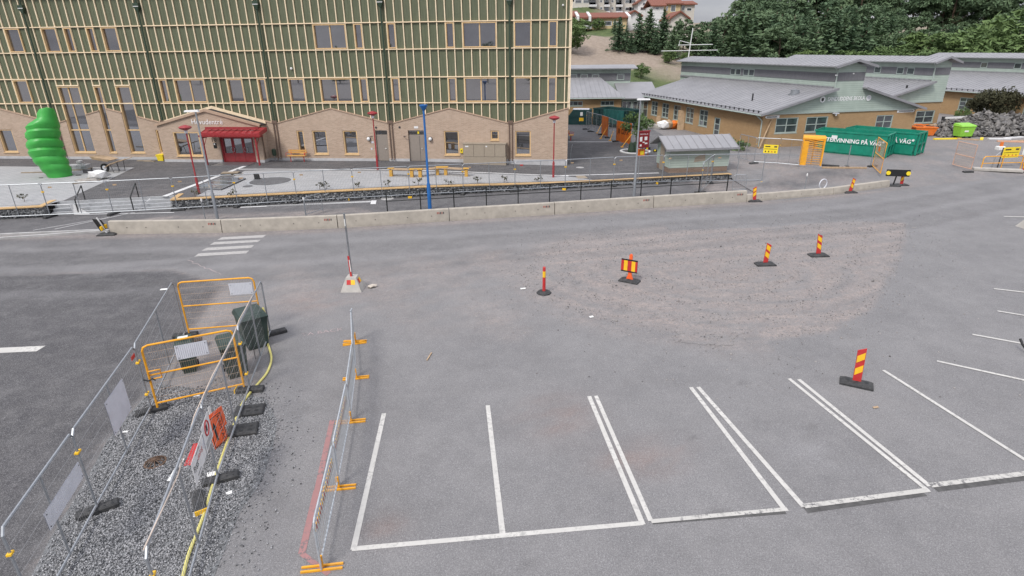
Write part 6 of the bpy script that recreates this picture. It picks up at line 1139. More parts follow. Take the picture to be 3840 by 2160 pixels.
# round red bollard
p = G('e', 1803, 535); H = hgt(p, 'e', 1799, 324); o = thing('round_bollard', 'slim round red bollard with yellow band on an octagonal rubber base', 'bollard', p); MB().lathe([(.28, 0), (.28, .04), (.2, .09), (.08, .1)], 8).build('base', 'rubber', o); MB().lathe([(.06, .09), (.055, H-.02), (.04, H)], 12).build('post', 'sigred', o); MB().lathe([(.058, H*.62), (.058, H*.84)], 12).build('yellow_band', 'sigyellow', o)
# orange post with wide striped board
p = G('D', 1290, 1090); H = hgt(p, 'D', 1300, 265); o = thing('chevron_post', 'orange plastic post carrying a slanted red and yellow board', 'marker', p, -.55); base_plate(o, .78, .42)
MB().prism([(-.14, -.03, .1), (.14, -.03, .1), (.07, -.03, .28), (.06, -.03, H-.05), (.03, -.03, H), (-.03, -.03, H), (-.06, -.03, H-.05), (-.07, -.03, .28)], [(-.14, .03, .1), (.14, .03, .1), (.07, .03, .28), (.06, .03, H-.05), (.03, .03, H), (-.03, .03, H), (-.06, .03, H-.05), (-.07, .03, .28)]).build('post', 'orangepaper', o)
bd_ = MB().box(-.36, .30, -.06, -.04, .40, .92).build('board', 'black', o)
for x0, x1, mt in ((-.355, -.25, 'sigred'), (-.248, -.10, 'sigyellow'), (-.098, .06, 'sigred'), (.062, .21, 'sigyellow'), (.212, .295, 'sigred')): MB().box(x0, x1, -.064, -.0605, .455, .865).build('stripe', mt, bd_)
# concrete foot with a tall pole
p = G('e', 270, 498); o = thing('sign_foot', 'concrete sign foot with red and yellow reflectors and a tall bare pole', 'sign foot', p, .2); hb = .52
MB().hexa([(-.40, -.40, 0), (.40, -.40, 0), (.40, .40, 0), (-.40, .40, 0)], [(-.19, -.19, hb), (.19, -.19, hb), (.19, .19, hb), (-.19, .19, hb)]).build('foot', 'concrete2', o)
for f in range(4):
    an = f*pi/2
    for x0, x1, mt in ((-.16, .0, 'sigred'), (.0, .16, 'sigyellow')):
        pts = []
        for x, z in ((x0, .27), (x1, .27), (x1*.95, .44), (x0*.95, .44)): y = -(.40-.21*z/hb)-.006; pts.append((x*cos(an)-y*sin(an), x*sin(an)+y*cos(an), z))
        MB().poly(pts).build('reflector', mt, o)
tp_ = G('e', 208, -2); H = hgt(p, '6', 622, 515); lean = (px('6', 622, 515)[0]-proj(p+Vector((0, 0, H)))[0])/F_PX*(p.y+1); o.rotation_euler = (0, 0, 0)
MB().tube([(0, 0, hb-.05), (lean, 0, H)], .035, 8).build('pole', 'steel', o); MB().bar((-.02+lean*.1, -.05, hb), (lean*.45-.03, -.05, H*.45), .07, .02, (0, -1, 0)).build('tape_strip', 'sigred', o); MB().bar((lean*.24, -.055, H*.24), (lean*.42-.01, -.055, H*.40), .03, .02, (0, -1, 0)).build('white_sticker', 'paper', o); MB().bar((lean*.86, -.045, H*.84), (lean*.95, -.045, H*.93), .03, .02, (0, -1, 0)).build('white_sticker', 'paper', o)
p = G('e', 420, 490); bm_ = MB(); r = random.Random(5); V8 = [(.2*x+r.uniform(-.02, .02), .13*y+r.uniform(-.02, .02), .07+.075*z+r.uniform(-.01, .01)) for x, y, z in IV]; bm_.add(V8, [tuple(f) for f in IF]); tag(bm_.build('loose_rock', 'palerock', None, p, .4, smooth=True), 'pale fist-shaped rock beside the concrete sign foot', 'rock')
# lamp stands -----------------------------------------------------------
def lamp(label, base, H, mat, kind, r0=.07, group=None, lean=0):
    o = thing('lamp_post', label, 'lamp post', base, 0, group); MB().tube([(0, 0, 0), (0, 0, H*.25), (0, 0, H*.27), (0, 0, H-.05)], [r0, r0, r0*.62, r0*.5], 10).build('pole', mat, o, smooth=True)
    if kind == 'dome': MB().lathe([(.06, H-.25), (.07, H-.2), (.3, H-.1), (.36, H-.03), (.30, H+.03), (.08, H+.10), (.02, H+.11)], 16).build('lamp_shade', mat, o); MB().lathe([(.09, H-.35), (.09, H-.2)], 10).build('lamp_glass', 'plate', o)
    if kind == 'flat': MB().lathe([(.05, H-.3), (.16, H-.12), (.22, H-.02), (.22, H+.03), (.05, H+.05)], 14).build('lamp_shade', mat, o)
    if kind == 'arm': MB().hexa([(-.55, -.11, H-.04), (.18, -.09, H-.04), (.18, .09, H-.04), (-.55, .11, H-.04)], [(-.52, -.09, H+.04), (.15, -.07, H+.06), (.15, .07, H+.06), (-.52, .09, H+.04)]).build('lamp_head', 'white', o)
    if kind == 'arm2': MB().hexa([(-.2, -.11, H-.04), (.55, -.09, H-.04), (.55, .09, H-.04), (-.2, .11, H-.04)], [(-.17, -.09, H+.06), (.52, -.07, H+.04), (.52, .07, H+.04), (-.17, .09, H+.06)]).build('lamp_head', 'white', o)
    return o
for lb, a, b in (('red lamp post with domed shade in front of the red entrance canopy', ('5', 1750, 390), ('1', 1435, 985)), ('red lamp post with domed shade beside the beige steel doors', ('6', 895, 165), ('2', 822, 875)), ('red lamp post with domed shade near the right corner of the new school', ('6', 2308, 226), ('2', 2232, 910))):
    p = GT(*a); lamp(lb, p, hgt(p, *b), 'red', 'dome', .075, 'red lamp posts')
p = G('6', 1315, 485); lamp('tall blue lamp post behind the concrete barriers', p, hgt(p, '2', 1213, 818), 'blue', 'flat', .11)
p = G('5', 1912, 618); lamp('tall grey lamp post with flat head left of the entrance doors', p, hgt(p, '1', 1510, 862), 'galv', 'arm', .085, 'tall grey lamp posts'); p = G('7', 792, 918); lamp('tall grey lamp post with flat head in front of the red notice board', p, hgt(p, '3', 728, 900), 'galv', 'arm2', .085, 'tall grey lamp posts')
# black railing ----------------------------------------------------------
rl = thing('black_railing', 'long black two-rail railing behind the concrete barriers', 'railing', (0, 0, 0)); rp_ = [G(*q) for q in [('6', 975, 503), ('6', 1243, 488), ('6', 1510, 473), ('6', 1770, 458), ('6', 2025, 443), ('6', 2277, 427), ('6', 2527, 412), ('7', 543, 930), ('7', 862, 912), ('7', 1180, 895), ('7', 1488, 880), ('7', 1788, 864)]]
xs_ = np.linspace(rp_[0].x, rp_[-1].x, len(rp_)); ff = np.polyfit([q.x for q in rp_], [q.y for q in rp_], 2); RPT = [Vector((q.x, float(np.polyval(ff, q.x)), 0)) for q in rp_]
for q in RPT: MB().box(q.x-.028, q.x+.028, q.y-.028, q.y+.028, 0, 1.12).build('post', 'blackpaint', rl)
for z in (1.12, .62): MB().tube([(q.x, q.y, z) for q in RPT], .024, 6).build('rail', 'blackpaint', rl)
# mesh fence along the low wall ------------------------------------------
FR = [G(*q) for q in [('5', -560, 648), ('5', -100, 622), ('5', 445, 597), ('5', 1000, 572), ('5', 1565, 540), ('5', 2095, 505), ('6', 250, 432), ('6', 710, 408), ('6', 1155, 384), ('6', 1585, 362), ('6', 2000, 341), ('6', 2402, 320), ('7', 570, 795), ('7', 1090, 770), ('7', 1610, 762), ('7', 2160, 755)]]
for i in range(len(FR)-1):
    o = panel(FR[i], FR[i+1], 'steel mesh fence panel before the low stone wall, %s from the left' % ORD[i], 'mesh panels along the low stone wall'); MB().box(.35, .55, -.012, -.004, 1.64, 1.72).build('maker_tag', 'planks' if i != 10 else 'sigred', o)
    MB().box(-.06, .06, -.03, .03, 1.4, 1.43).build('clamp', 'sigyellow', o)
for i, q in enumerate(FR[1:]):
    o = foot(q, random.uniform(1.3, 1.8) if i % 3 else .3, 'black rubber foot of the wall-side fence, %s from the left' % ORD[i], 'feet of the wall-side fence')
    if i in (6, 7, 10, 12, 14): MB().box(-.37, -.33, -.118, .118, .005, .123).build('end_cap', 'sigyellow', o)
# perpendicular panel and small crowd barriers on the path
a = G('7', 1505, 872); b = G('7', 1620, 760); panel(a, b, 'steel mesh fence panel standing across the path by the railing end', 'mesh panels along the low stone wall'); foot(a, .2, 'black rubber foot by the railing end on the path', 'feet of the wall-side fence')
def small_barrier(a, b, label):
    d_ = b-a; W = d_.length; c_ = thing('crowd_barrier', label, 'barrier', a, atan2(d_.y, d_.x)); m_ = MB(); m_.tube([(0, 0, .04), (0, 0, 1.0), (.1, 0, 1.1), (W-.1, 0, 1.1), (W, 0, 1.0), (W, 0, .04)], .02, 6); m_.tube([(0, 0, .18), (W, 0, .18)], .017, 6); m_.build('frame', 'galv', c_); n = int(W/.12)
    for k in range(1, n): MB().tube([(W*k/n, 0, .18), (W*k/n, 0, 1.1)], .009, 4, False).build('bar', 'galv', c_)
small_barrier(G('6', 322, 548), G('6', 455, 505), 'crowd barrier standing on the sandy path behind the barriers'); small_barrier(G('7', 1845, 858), G('7', 1985, 862)+Vector((.6, -1.2, 0))*0, 'crowd barrier at the right end of the railing')
for i, (k, x, y, tx, ty, lb) in enumerate([('5', 1805, 618, 1777, 432, 'thin grey marker post with white tip left of the tall grey lamp'), ('8', 318, 815, 340, 630, 'thin grey marker post with white tip behind the low barriers'), ('6', 316, 545, 310, 385, 'thin grey marker post on the sandy path')]):
    p = GT(k, x, y); H = hgt(p, k, tx, ty); o = thing('marker_post', lb, 'post', p); MB().tube([(0, 0, 0), (0, 0, H-.15)], .025, 6).build('post', 'galv', o); MB().lathe([(.035, H-.18), (.05, H-.1), (.03, H)], 8).build('tip', 'white', o)
p = GT('8', 500, 800); tag(MB().tube([p+Vector((.0+.28*cos(a), .1*cos(a), .08+.30+.30*sin(a))) for a in np.linspace(-1.2, 4.2, 16)], .035, 6).build('pipe_loop', 'plate'), 'pale bent pipe loop sticking up behind the low barriers', 'pipe')
# ------------------------------------------------------------------ forecourt things
cb0 = GT('1', 473, 1368); rows_ = [(835, 365, 8), (848, 362, 48), (880, 360, 62), (915, 366, 66), (940, 352, 84), (958, 342, 60+40), (985, 333, 113), (1012, 336, 104), (1030, 336, 116), (1062, 334, 113), (1085, 338, 100), (1105, 346, 118), (1135, 352, 122), (1158, 356, 108), (1178, 364, 122), (1205, 376, 118), (1225, 382, 106), (1245, 395, 113), (1268, 408, 108), (1285, 420, 96), (1305, 434, 100), (1330, 447, 94), (1345, 456, 84), (1362, 467, 84), (1384, 475, 80)]
cat = thing('caterpillar_sculpture', 'tall glossy green caterpillar sculpture leaning over the forecourt paving', 'sculpture', cb0); rings = []; rr_ = random.Random(2)
for (y, x, hw) in rows_[::-1]:
    c_ = on_y('1', x, y, cb0.y); e_ = on_y('1', x+hw, y, cb0.y); R = abs(e_.x-c_.x); n = 18; tlt_ = .22
    rings.append([(c_.x-cb0.x+R*cos(2*pi*k/n), R*.95*sin(2*pi*k/n), c_.z-cb0.z-R*tlt_*sin(2*pi*k/n)+.12*R*cos(2*pi*k/n)) for k in range(n)])
mn = min(p[2] for p in rings[0]); rings[0] = [(p[0], p[1], 0) for p in rings[0]]; MB().loft(rings).build('body', 'caterpillar', cat, smooth=True)
for s_, (y, x) in enumerate(((905, 330), (905, 395))): pass
MB().box(-1.1, -.85, -.6, -.5, 0, .03).build('anchor', 'black', cat); MB().box(.95, 1.25, .1, .3, 0, .04).build('anchor', 'black', cat)
# pile of pale paving slabs on a pallet
p = GT('H', 690, 450); pl_ = thing('slab_pile', 'pile of pale paving slabs on a pallet right of the green sculpture', 'slab pile', p+Vector((-.1, .4, 0)), .12); pl_.scale = (.66, .75, .72); MB().box(-1.05, 1.05, -.5, .5, .0, .12).build('pallet', 'oldplank', pl_); r = random.Random(9)
for L_ in range(2):
    for k in range(4): MB().box(-1.0+k*.5, -.52+k*.5, -.48+r.uniform(-.03, .03), .45, .125+L_*.2, .32+L_*.2).build('slab', 'stepstone', pl_)
for x, z, w_ in ((-.95, .53, .55), (-.3, .53, .4), (-.25, .74, .38), (.25, .53, .35), (.55, .53, .5), (.6, .66, .4)): q = MB().box(0, w_, -.2+r.uniform(-.1, .1), .25, z, z+.17).build('loose_slab', 'plinth', pl_)
p = GT('H', 1090, 460); tag(MB().box(-.3, .3, -.15, .15, 0, .1).build('single_slab', 'plinth', None, p, .1), 'single pale slab lying right of the slab pile', 'slab')
# wheelbarrow
p = GT('H', 1880, 500); wb = thing('wheelbarrow', 'wheelbarrow tipped forward on the paving left of the entrance', 'wheelbarrow', p, -.1); MB().tube([(0, .05, .3), (0, -.05, .3)], .3, 16).build('tyre', 'black', wb); MB().tube([(0, .055, .3), (0, -.055, .3)], .16, 12).build('rim', 'plate', wb)
MB().hexa([(-.45, -.4, .95), (.55, -.35, .78), (.55, .35, .78), (-.45, .4, .95)], [(-.6, -.45, 1.15), (.95, -.42, .92), (.95, .42, .92), (-.6, .45, 1.15)]).build('tray', 'planks', wb)
for y in (-.3, .3): MB().tube([(.0, y*.25, .3), (.7, y, .62), (2.0, y*1.1, 1.0)], .025, 6).build('handle', 'planks', wb); MB().tube([(.7, y, .62), (.85, y, .0), (1.25, y, .05), (1.3, y, .78)], .02, 6).build('leg', 'metaldark', wb)
# wrapping, planks and shovel
p = GT('H', 1600, 800); r = random.Random(4); v8 = [(x*.75+r.uniform(-.15, .15), y*.5+r.uniform(-.12, .12), .3+z*.36+r.uniform(-.1, .12)) for x, y, z in IV]; q = MB(); q.add(v8, [tuple(f) for f in IF]); tag(q.build('plastic_wrapping', 'white', None, p), 'crumpled white plastic wrapping on the left paving', 'wrapping')
p = GT('H', 1120, 900); v8 = [(x*.9+r.uniform(-.2, .2), y*.45+r.uniform(-.12, .12), .10+z*.12+r.uniform(-.05, .05)) for x, y, z in IV]; q = MB(); q.add(v8, [tuple(f) for f in IF]); tag(q.build('rubble_heap', 'rock', None, p), 'low heap of rubble and scraps on the left paving', 'rubble')
for i, (a, b, lb) in enumerate([(('5', 190, 210), ('5', 420, 205), 'long plank lying left of the sculpture on the paving'), (('5', 635, 308), ('5', 880, 275), 'dark plank lying below the crumpled wrapping'), (('5', 700, 300), ('5', 800, 250), 'short plank lying across the rubble heap')]): a, b = GT(*a), GT(*b); tag(MB().bar(a+Vector((0, 0, .04)), b+Vector((0, 0, .05)), .14, .06).build('loose_plank', 'oldplank'), lb, 'plank')
p = GT('H', 1480, 820); H = hgt(p, 'H', 1370, 330); o = thing('steel_stake', 'dark steel stake standing on the left paving', 'stake', p); MB().tube([(0, 0, 0), (-.15, 0, H)], .035, 6).build('bar', 'metaldark', o); MB().box(-.75, -.15, -.04, .04, H-.35, H-.1).build('cross_plate', 'metaldark', o)
# raised glass hatch
glass('glasspale', (.16, .18, .185), .25); hq = [GT('5', *q) for q in [(1690, 352), (1965, 252), (2165, 262), (1945, 362)]]; hc = sum(hq, Vector())/4; o = thing('glass_hatch', 'low sloped glass rooflight with steel rim in the forecourt', 'rooflight', hc)
MB().prism([(q.x-hc.x, q.y-hc.y, .0) for q in hq], [((q.x-hc.x)*.97, (q.y-hc.y)*.97, .07) for q in hq]).build('kerb', 'metaldark', o); MB().prism([((q.x-hc.x)*.90, (q.y-hc.y)*.88, .07) for q in hq], [((q.x-hc.x)*.90, (q.y-hc.y)*.88, .09) for q in hq]).build('pane', 'glasspale', o)
for f in (.33, .66): a = hq[0].lerp(hq[1], f)-hc; b = hq[3].lerp(hq[2], f)-hc; MB().bar((a.x*.93, a.y*.9, .10), (b.x*.93, b.y*.9, .10), .05, .03).build('glazing_bar', 'galv', o)
for i in range(4): a, b = hq[i]-hc, hq[(i+1) % 4]-hc; MB().bar((a.x*.95, a.y*.94, .085), (b.x*.95, b.y*.94, .085), .09, .035).build('rim', 'galv', o)
p = GT('5', 2035, 225); o = thing('pallet_stack', 'small dark stack of boards behind the glass hatch', 'boards', p, .1)
for k in range(3): MB().box(-.7+k*.05, .7-k*.1, -.25, .25, k*.07, k*.07+.055).build('board', ['oldplank', 'metaldark', 'warnyellow'][k] if k < 2 else 'oldplank', o)
p = GT('5', 2262, 262); H = hgt(p, '5', 2255, 210); o = thing('small_bollard_light', 'short black wedge-shaped bollard light on the paving', 'bollard', p); MB().hexa([(-.14, -.14, 0), (.14, -.14, 0), (.14, .14, 0), (-.14, .14, 0)], [(-.18, -.1, H), (.1, -.1, H*.8), (.1, .12, H*.8), (-.18, .12, H)]).build('body', 'black', o); MB().box(-.2, .2, -.2, .2, 0, .03).build('foot', 'black', o)
# zigzag timber bench
zb_ = [GT('6', *q) for q in [(1005, 215), (1205, 222), (1410, 205), (1608, 216)]]; o = thing('zigzag_bench', 'long zigzag bench with timber seats and yellow block legs on the paving', 'bench', zb_[0])
for i in range(3):
    a, b = zb_[i]-zb_[0], zb_[i+1]-zb_[0]; d_ = (b-a).normalized(); n_ = Vector((-d_.y, d_.x, 0)); zz = hz(zb_[i].x, zb_[i].y)-zb_[0].z
    for k in (-.14, 0, .14): MB().bar(a+n_*k+d_*.05+Vector((0, 0, .48)), b+n_*k-d_*.05+Vector((0, 0, .48)), .12, .06).build('seat_slat', 'planks', o)
for i in range(4):
    q = zb_[i]-zb_[0]
    for dx in ((0,), (-.28, .28), (-.28, .28), (0,))[i]: MB().box(q.x+dx-.1, q.x+dx+.1, q.y-.2, q.y+.2, q.z, q.z+.44).build('leg', 'benchyellow', o)
    MB().box(q.x-.45 if i in (1, 2) else q.x-.2, q.x+.45 if i in (1, 2) else q.x+.2, q.y-.22, q.y+.22, q.z+.512, q.z+.545).build('end_cap', 'benchyellow', o)
# young plants behind the wall
PLM = [leafy(60+k, .42, .30, 'darkleaves', .15, 6, 7, .065) for k in range(3)]
for i, q in enumerate([('5', 215, 460), ('5', 1715, 420), ('5', 2035, 405), ('6', 430, 325), ('6', 480, 320), ('6', 740, 303), ('6', 985, 303), ('6', 1225, 290), ('6', 1465, 288), ('6', 1695, 278), ('6', 1912, 266), ('6', 2185, 256)]):
    p = GT(*q); o = thing('young_shrub', 'sparse young shrub behind the low stone wall, %s from the left' % ORD[i], 'shrub', p, i*1.3, 'young shrubs behind the low wall'); c_ = bpy.data.objects.new('crown', PLM[i % 3]); COL.objects.link(c_); c_.parent = o; MB().tube([(0, 0, 0), (.03, .02, .3)], .015, 5).build('stem', 'bark', o)
p = FL(12.75, .6, 0); p.z = hz(p.x, p.y); tag(MB().tube([(0, 0, 0), (0, 0, .8), (.06, 0, 1.3), (.12, 0, 1.45)], .03, 6).build('bent_pipe', 'galv', None, p), 'bent grey pipe standing at the right corner of the new school', 'pipe')
# ------------------------------------------------------------------ right side of the yard
# pale green kiosk
K0 = Vector((11.0, 40.83, 0)); KA = atan2(.61, 4.27); kz = hz(12, 42); ko = thing('timber_kiosk', 'small pale green clapboard kiosk with grey metal roof', 'kiosk', (K0.x, K0.y, kz), KA); KW, KD = 4.32, 2.3
ke = hgt((K0.x, K0.y, kz), '7', 1240, 385); kr = hgt(tuple((K0+Vector((-sin(KA), cos(KA), 0))*KD/2)[:2])+(kz,), '7', 1120, 268); kp = hgt((K0.x, K0.y, kz), '7', 1232, 603)
MB().box(.02, KW-.02, .02, KD-.02, -.3, kp).build('brick_base', 'brickred', ko); MB().box(0, KW, 0, KD, kp, ke).build('wall', 'clapboard', ko)
MB().prism([(-.002, 0, ke), (-.002, KD, ke), (-.002, KD/2, kr-.1)], [(KW, 0, ke), (KW, KD, ke), (KW, KD/2, kr-.1)]).build('gable', 'clapboard', ko)
for y0, z0, y1, z1 in ((-.45, ke-.12, KD/2, kr), (KD/2, kr, KD+.45, ke-.12)):
    r_ = MB().hexa([(-.5, y0, z0), (KW+.45, y0, z0), (KW+.45, y1, z1), (-.5, y1, z1)], [(-.5, y0, z0+.08), (KW+.45, y0, z0+.08), (KW+.45, y1, z1+.08), (-.5, y1, z1+.08)]).build('roof', 'seamroof', ko)
    for k in range(10): x = -.48+k*(KW+.9)/9; MB().bar((x, y0, z0+.095), (x, y1, z1+.095), .03, .04).build('standing_seam', 'seamroof', r_)
MB().box(-.52, KW+.47, -.52, -.45, ke-.16, ke-.02).build('fascia', 'zinc', ko); d = MB().box(-.03, -.003, .85, 1.75, -.05, 1.95).build('door', 'zinc', ko); MB().box(-.035, -.031, .92, 1.68, .02, 1.88).build('door_panel', 'cabinet', d); MB().box(-.06, -.03, 1.62, 1.68, .95, 1.05).build('handle', 'black', d)
for x, y in ((-.025, -.025), (KW-.035, -.025), (-.025, KD-.03)): MB().box(x, x+.07, y, y+.07, kp, ke-.01).build('corner_trim', 'trim', ko)
m_ = MB(); rq = random.Random(8)
MB().poly([(1.75, -.004, ke-1.05), (2.6, -.004, ke-.95), (2.55, -.004, ke-.45), (2.1, -.004, ke-.6), (1.85, -.004, ke-.7)]).build('worn_patch', 'cabinet', ko)
# red notice board, tree and bag in the white ring
p = GT('A', 1760, 1240); H = hgt(p, 'A', 1800, 655); o = thing('notice_board', 'dark red notice board on posts in front of the white ring', 'notice board', p, .35)
for x in (-.5, .48): MB().tube([(x, 0, 0), (x, 0, H)], .03, 6).build('post', 'darkred', o)
b_ = MB().box(-.5, .48, -.03, .03, H*.36, H).build('board', 'darkred', o); MB().box(-.55, .55, -.06, .06, H, H+.08).build('cap', 'red', o); lettering('lettering', 'SKOLA', .75, 'paper', b_, (-.38, -.034, H*.88), (1, 0, 0), (0, 0, 1), 0, .1)
for x0, x1, z0, z1 in ((-.38, -.15, .62, .80), (.05, .3, .66, .8), (-.35, -.18, .42, .5), (.1, .34, .5, .56), (-.1, .1, .56, .6)): MB().box(x0, x1, -.0345, -.031, H*z0, H*z1).build('map_print', 'orangepaper' if x0 == 9 else 'paper', b_)
tg = thing('orange_case', 'orange tool case standing under the red notice board', 'case', GT('A', 1735, 1225), .3); MB().box(-.28, .22, -.12, .12, 0, .55).build('body', 'orange', tg); MB().box(-.18, .12, -.124, -.121, .12, .42).build('panel', 'warnyellow', tg); MB().tube([(-.12, 0, .55), (-.1, 0, .65), (.05, 0, .65), (.07, 0, .55)], .02, 6).build('handle', 'black', tg)
tc_ = thing('black_case', 'small black case with yellow corner beside the red notice board', 'case', GT('A', 1880, 1090), .2); MB().box(-.15, .2, -.1, .1, 0, .25).build('body', 'black', tc_); MB().box(-.16, .0, -.11, -.101, .1, .22).build('tape', 'warnyellow', tc_)
tc_ = thing('black_case', 'small dark case with yellow tape left of the kiosk roof edge', 'case', GT('A', 2060, 1130), .2); MB().box(-.15, .2, -.1, .1, 0, .2).build('body', 'black', tc_); MB().box(-.16, .0, -.11, -.101, .08, .19).build('tape', 'warnyellow', tc_)
p = GT('A', 1590, 1110); H = hgt(p, 'A', 1590, 150); o = thing('young_tree', 'young staked tree with thin green crown in the white ring', 'tree', p, 0); c_ = bpy.data.objects.new('crown', leafy(77, H, 1.15, 'leaves', .42, 26, 34, .13)); COL.objects.link(c_); c_.parent = o; tm = trunk_mesh(33, H*.9, .06, 5, .45); c_ = bpy.data.objects.new('trunk', tm); COL.objects.link(c_); c_.parent = o
for i, (x, y) in enumerate(((1485, 1135), (1580, 1120))): p = GT('A', x, y); o = thing('watering_bag', ['left', 'right'][i]+' dark green watering bag at the foot of the young tree', 'bag', p); MB().lathe([(.26, 0), (.28, .1), (.22, .45), (.17, .75), (.06, .82)], 10).build('bag', 'pipegreen', o)
# fence with orange covers running back from the ring
OF = [GT('A', *q) for q in [(425, 600), (545, 655), (790, 730), (950, 800), (1130, 890), (1500, 985)]]
for i in range(5):
    o = panel(OF[i], OF[i+1], 'steel mesh fence panel beside the dark containers, %s from the back' % ORD[i], 'mesh panels by the dark containers')
    if i in (2, 4):
        d_ = OF[i+1]-OF[i]; L_ = d_.length; c_ = thing('orange_cover', 'orange tarpaulin on the mesh fence, %s' % ('narrow one at the back' if i == 2 else 'large one with black letters near the ring'), 'tarpaulin', OF[i], atan2(d_.y, d_.x)); m_ = MB(); n = 8
        A_ = [(L_*.03+L_*.92*k/n, -.05-(.04 if k % 2 else 0), .12+.05*sin(k*1.3)) for k in range(n+1)]; B__ = [(L_*.03+L_*.92*k/n, -.05-(.04 if k % 2 else 0), 1.92) for k in range(n+1)]
        m_.add(A_+B__+[(x, y+.02, z) for x, y, z in A_]+[(x, y+.02, z) for x, y, z in B__], [(k, k+1, n+2+k, n+1+k) for k in range(n)]+[(2*n+2+k+1, 2*n+2+k, 3*n+3+k, 3*n+4+k) for k in range(n)]); m_.build('sheet', 'orange', c_)
        if i == 4: lettering('lettering', 'JB GEFX', L_*.72, 'black', c_, (L_*.12, -.105, .72), (1, 0, 0), (0, 0, 1), 0, .55); MB().box(L_*.62, L_*.9, -.106, -.1, 1.62, 1.72).build('print_line', 'black', c_)
for i, q in enumerate(OF[:5]): foot(q, .2+.1*i, 'black rubber foot of the fence beside the dark containers, %s from the back' % ORD[i], 'feet of the fence by the dark containers')
for i, (a, b) in enumerate([((770, 820), (955, 480)), ((1275, 1020), (1520, 670)), ((690, 690), (800, 440)), ((990, 870), (1060, 640))]):
    p = GT('A', *a); q = GT('A', b[0], a[1]-40); hq_ = hgt((q.x, q.y, q.z), 'A', *b); o = thing('fence_brace', 'orange-yellow slanted brace, %s' % ['before the narrow orange cover', 'before the large orange cover', 'behind the narrow orange cover', 'between the two orange covers'][i], 'brace', p); e_ = Vector((q.x, q.y, q.z+min(2.0, hq_)))-p; MB().tube([(0, 0, .04), e_], .035, 6).build('strut', 'yellow', o); MB().box(-.12, .12, -.1, .1, 0, .05).build('foot_plate', 'yellow', o)
# dark containers behind that fence
p = GT('A', 300, 490); H = hgt(p, 'A', 330, 140); o = thing('waste_compactor', 'small dark green covered waste container with sloped lid', 'container', p, -.15); MB().prism([(-1.5, 0, 0), (1.2, 0, 0), (1.2, 0, H), (-.9, 0, H), (-1.5, 0, H*.5)], [(-1.5, 1.8, 0), (1.2, 1.8, 0), (1.2, 1.8, H), (-.9, 1.8, H), (-1.5, 1.8, H*.5)]).build('body', 'contdark', o); MB().box(-.95, .9, .1, 1.7, H+.004, H+.05).build('lid', 'plate', o); MB().box(-.2, .3, -.02, -.002, H*.25, H*.5).build('warning_sticker', 'sigyellow', o); MB().box(-.1, .2, -.02, -.002, H*.6, H*.85).build('sticker', 'paper', o); MB().box(-1.55, 1.25, -.03, 1.83, H*.48, H*.53).build('band', 'contdark', o)
def skip(label, tl_, tr_, fr_, zt, mat, name='open_container', ribs=7, z0=.35, text=None, taper=.0):
    """open-topped container from three top corners: left, near right, far right"""
    d_ = tr_-tl_; L_ = hypot(d_.x, d_.y); w_ = abs((fr_-tr_).dot(Vector((-d_.y, d_.x, 0)).normalized())); w_ = max(2.2, min(2.6, w_)); H = zt-z0
    o = thing(name, label, 'container', (tl_.x, tl_.y, z0), atan2(d_.y, d_.x)); th = .07
    def side(y0, y1): return MB().hexa([(taper, y0, .12), (L_-taper*.3, y0, .12), (L_-taper*.3, y1, .12), (taper, y1, .12)], [(0, y0, H), (L_, y0, H), (L_, y1, H), (0, y1, H)]).build('side_wall', mat, o)
    sw = side(0, th); side(w_-th, w_); MB().hexa([(taper, th, .12), (taper+th, th, .12), (taper+th, w_-th, .12), (taper, w_-th, .12)], [(0, th, H), (th, th, H), (th, w_-th, H), (0, w_-th, H)]).build('end_wall', mat, o); MB().box(L_-th-taper*.3, L_-taper*.3, th, w_-th, .12, H).build('end_wall', mat, o); MB().box(taper+.05, L_-.1, .05, w_-.05, .02, .16).build('floor', mat, o)
    for y in (-.04, w_-.06): MB().box(-.04, L_+.04, y, y+.1, H-.02, H+.09).build('top_rail', mat, o)
    for x in (-.05, L_-.05): MB().box(x, x+.1, .061, w_-.061, H-.015, H+.085).build('top_rail', mat, o)
    for y in (.25, w_-.35): MB().box(.3, L_-.2, y, y+.1, -.04, .02).build('skid', 'metaldark', o)
    MB().box(taper*.5+.02, L_-.02, -.05, 0, H*.52, H*.58).build('side_rail', mat, o)
    for k in range(3): x = L_+.0; y = .15+k*(w_-.4)/2; MB().box(x-.02, x+.12, y, y+.12, .05, H-.02).build('end_post', mat, o)
    for z in (.12, H*.5): MB().box(L_-.02, L_+.09, .27, w_-.27, z, z+.12).build('end_rail', mat, o)
    MB().hexa([(taper+.1, th+.02, .3), (L_-.2, th+.02, .3), (L_-.2, w_-th-.02, .3), (taper+.1, w_-th-.02, .3)], [(taper+.1, th+.02, H*.55), (L_-.2, th+.02, H*.45), (L_-.2, w_-th-.02, H*.5), (taper+.1, w_-th-.02, H*.6)]).build('rubble_load', 'slab', o)
    if text: lettering('lettering', text[0], L_*text[1], 'letter', o, (L_*text[2], -.0536, H*.48+.12), (1, 0, 0), (0, 0, 1), .003, .42, bold=.02); MB().box(L_*.25, L_*.33, -.052, -.001, H*.70, H*.85).build('label_plate', 'white', o)
    if text: MB().tube([(L_*.955, -.052, H*.72), (L_*.955, -.0, H*.72)], .09, 8).build('sticker', 'white', o)
    if not text:
        for k in range(ribs): x = .2+(L_-.4)*k/(ribs-1); MB().box(x-.06, x+.06, -.09, 0, .1, H-.02).build('rib', mat, o)
    return o, L_, w_, H
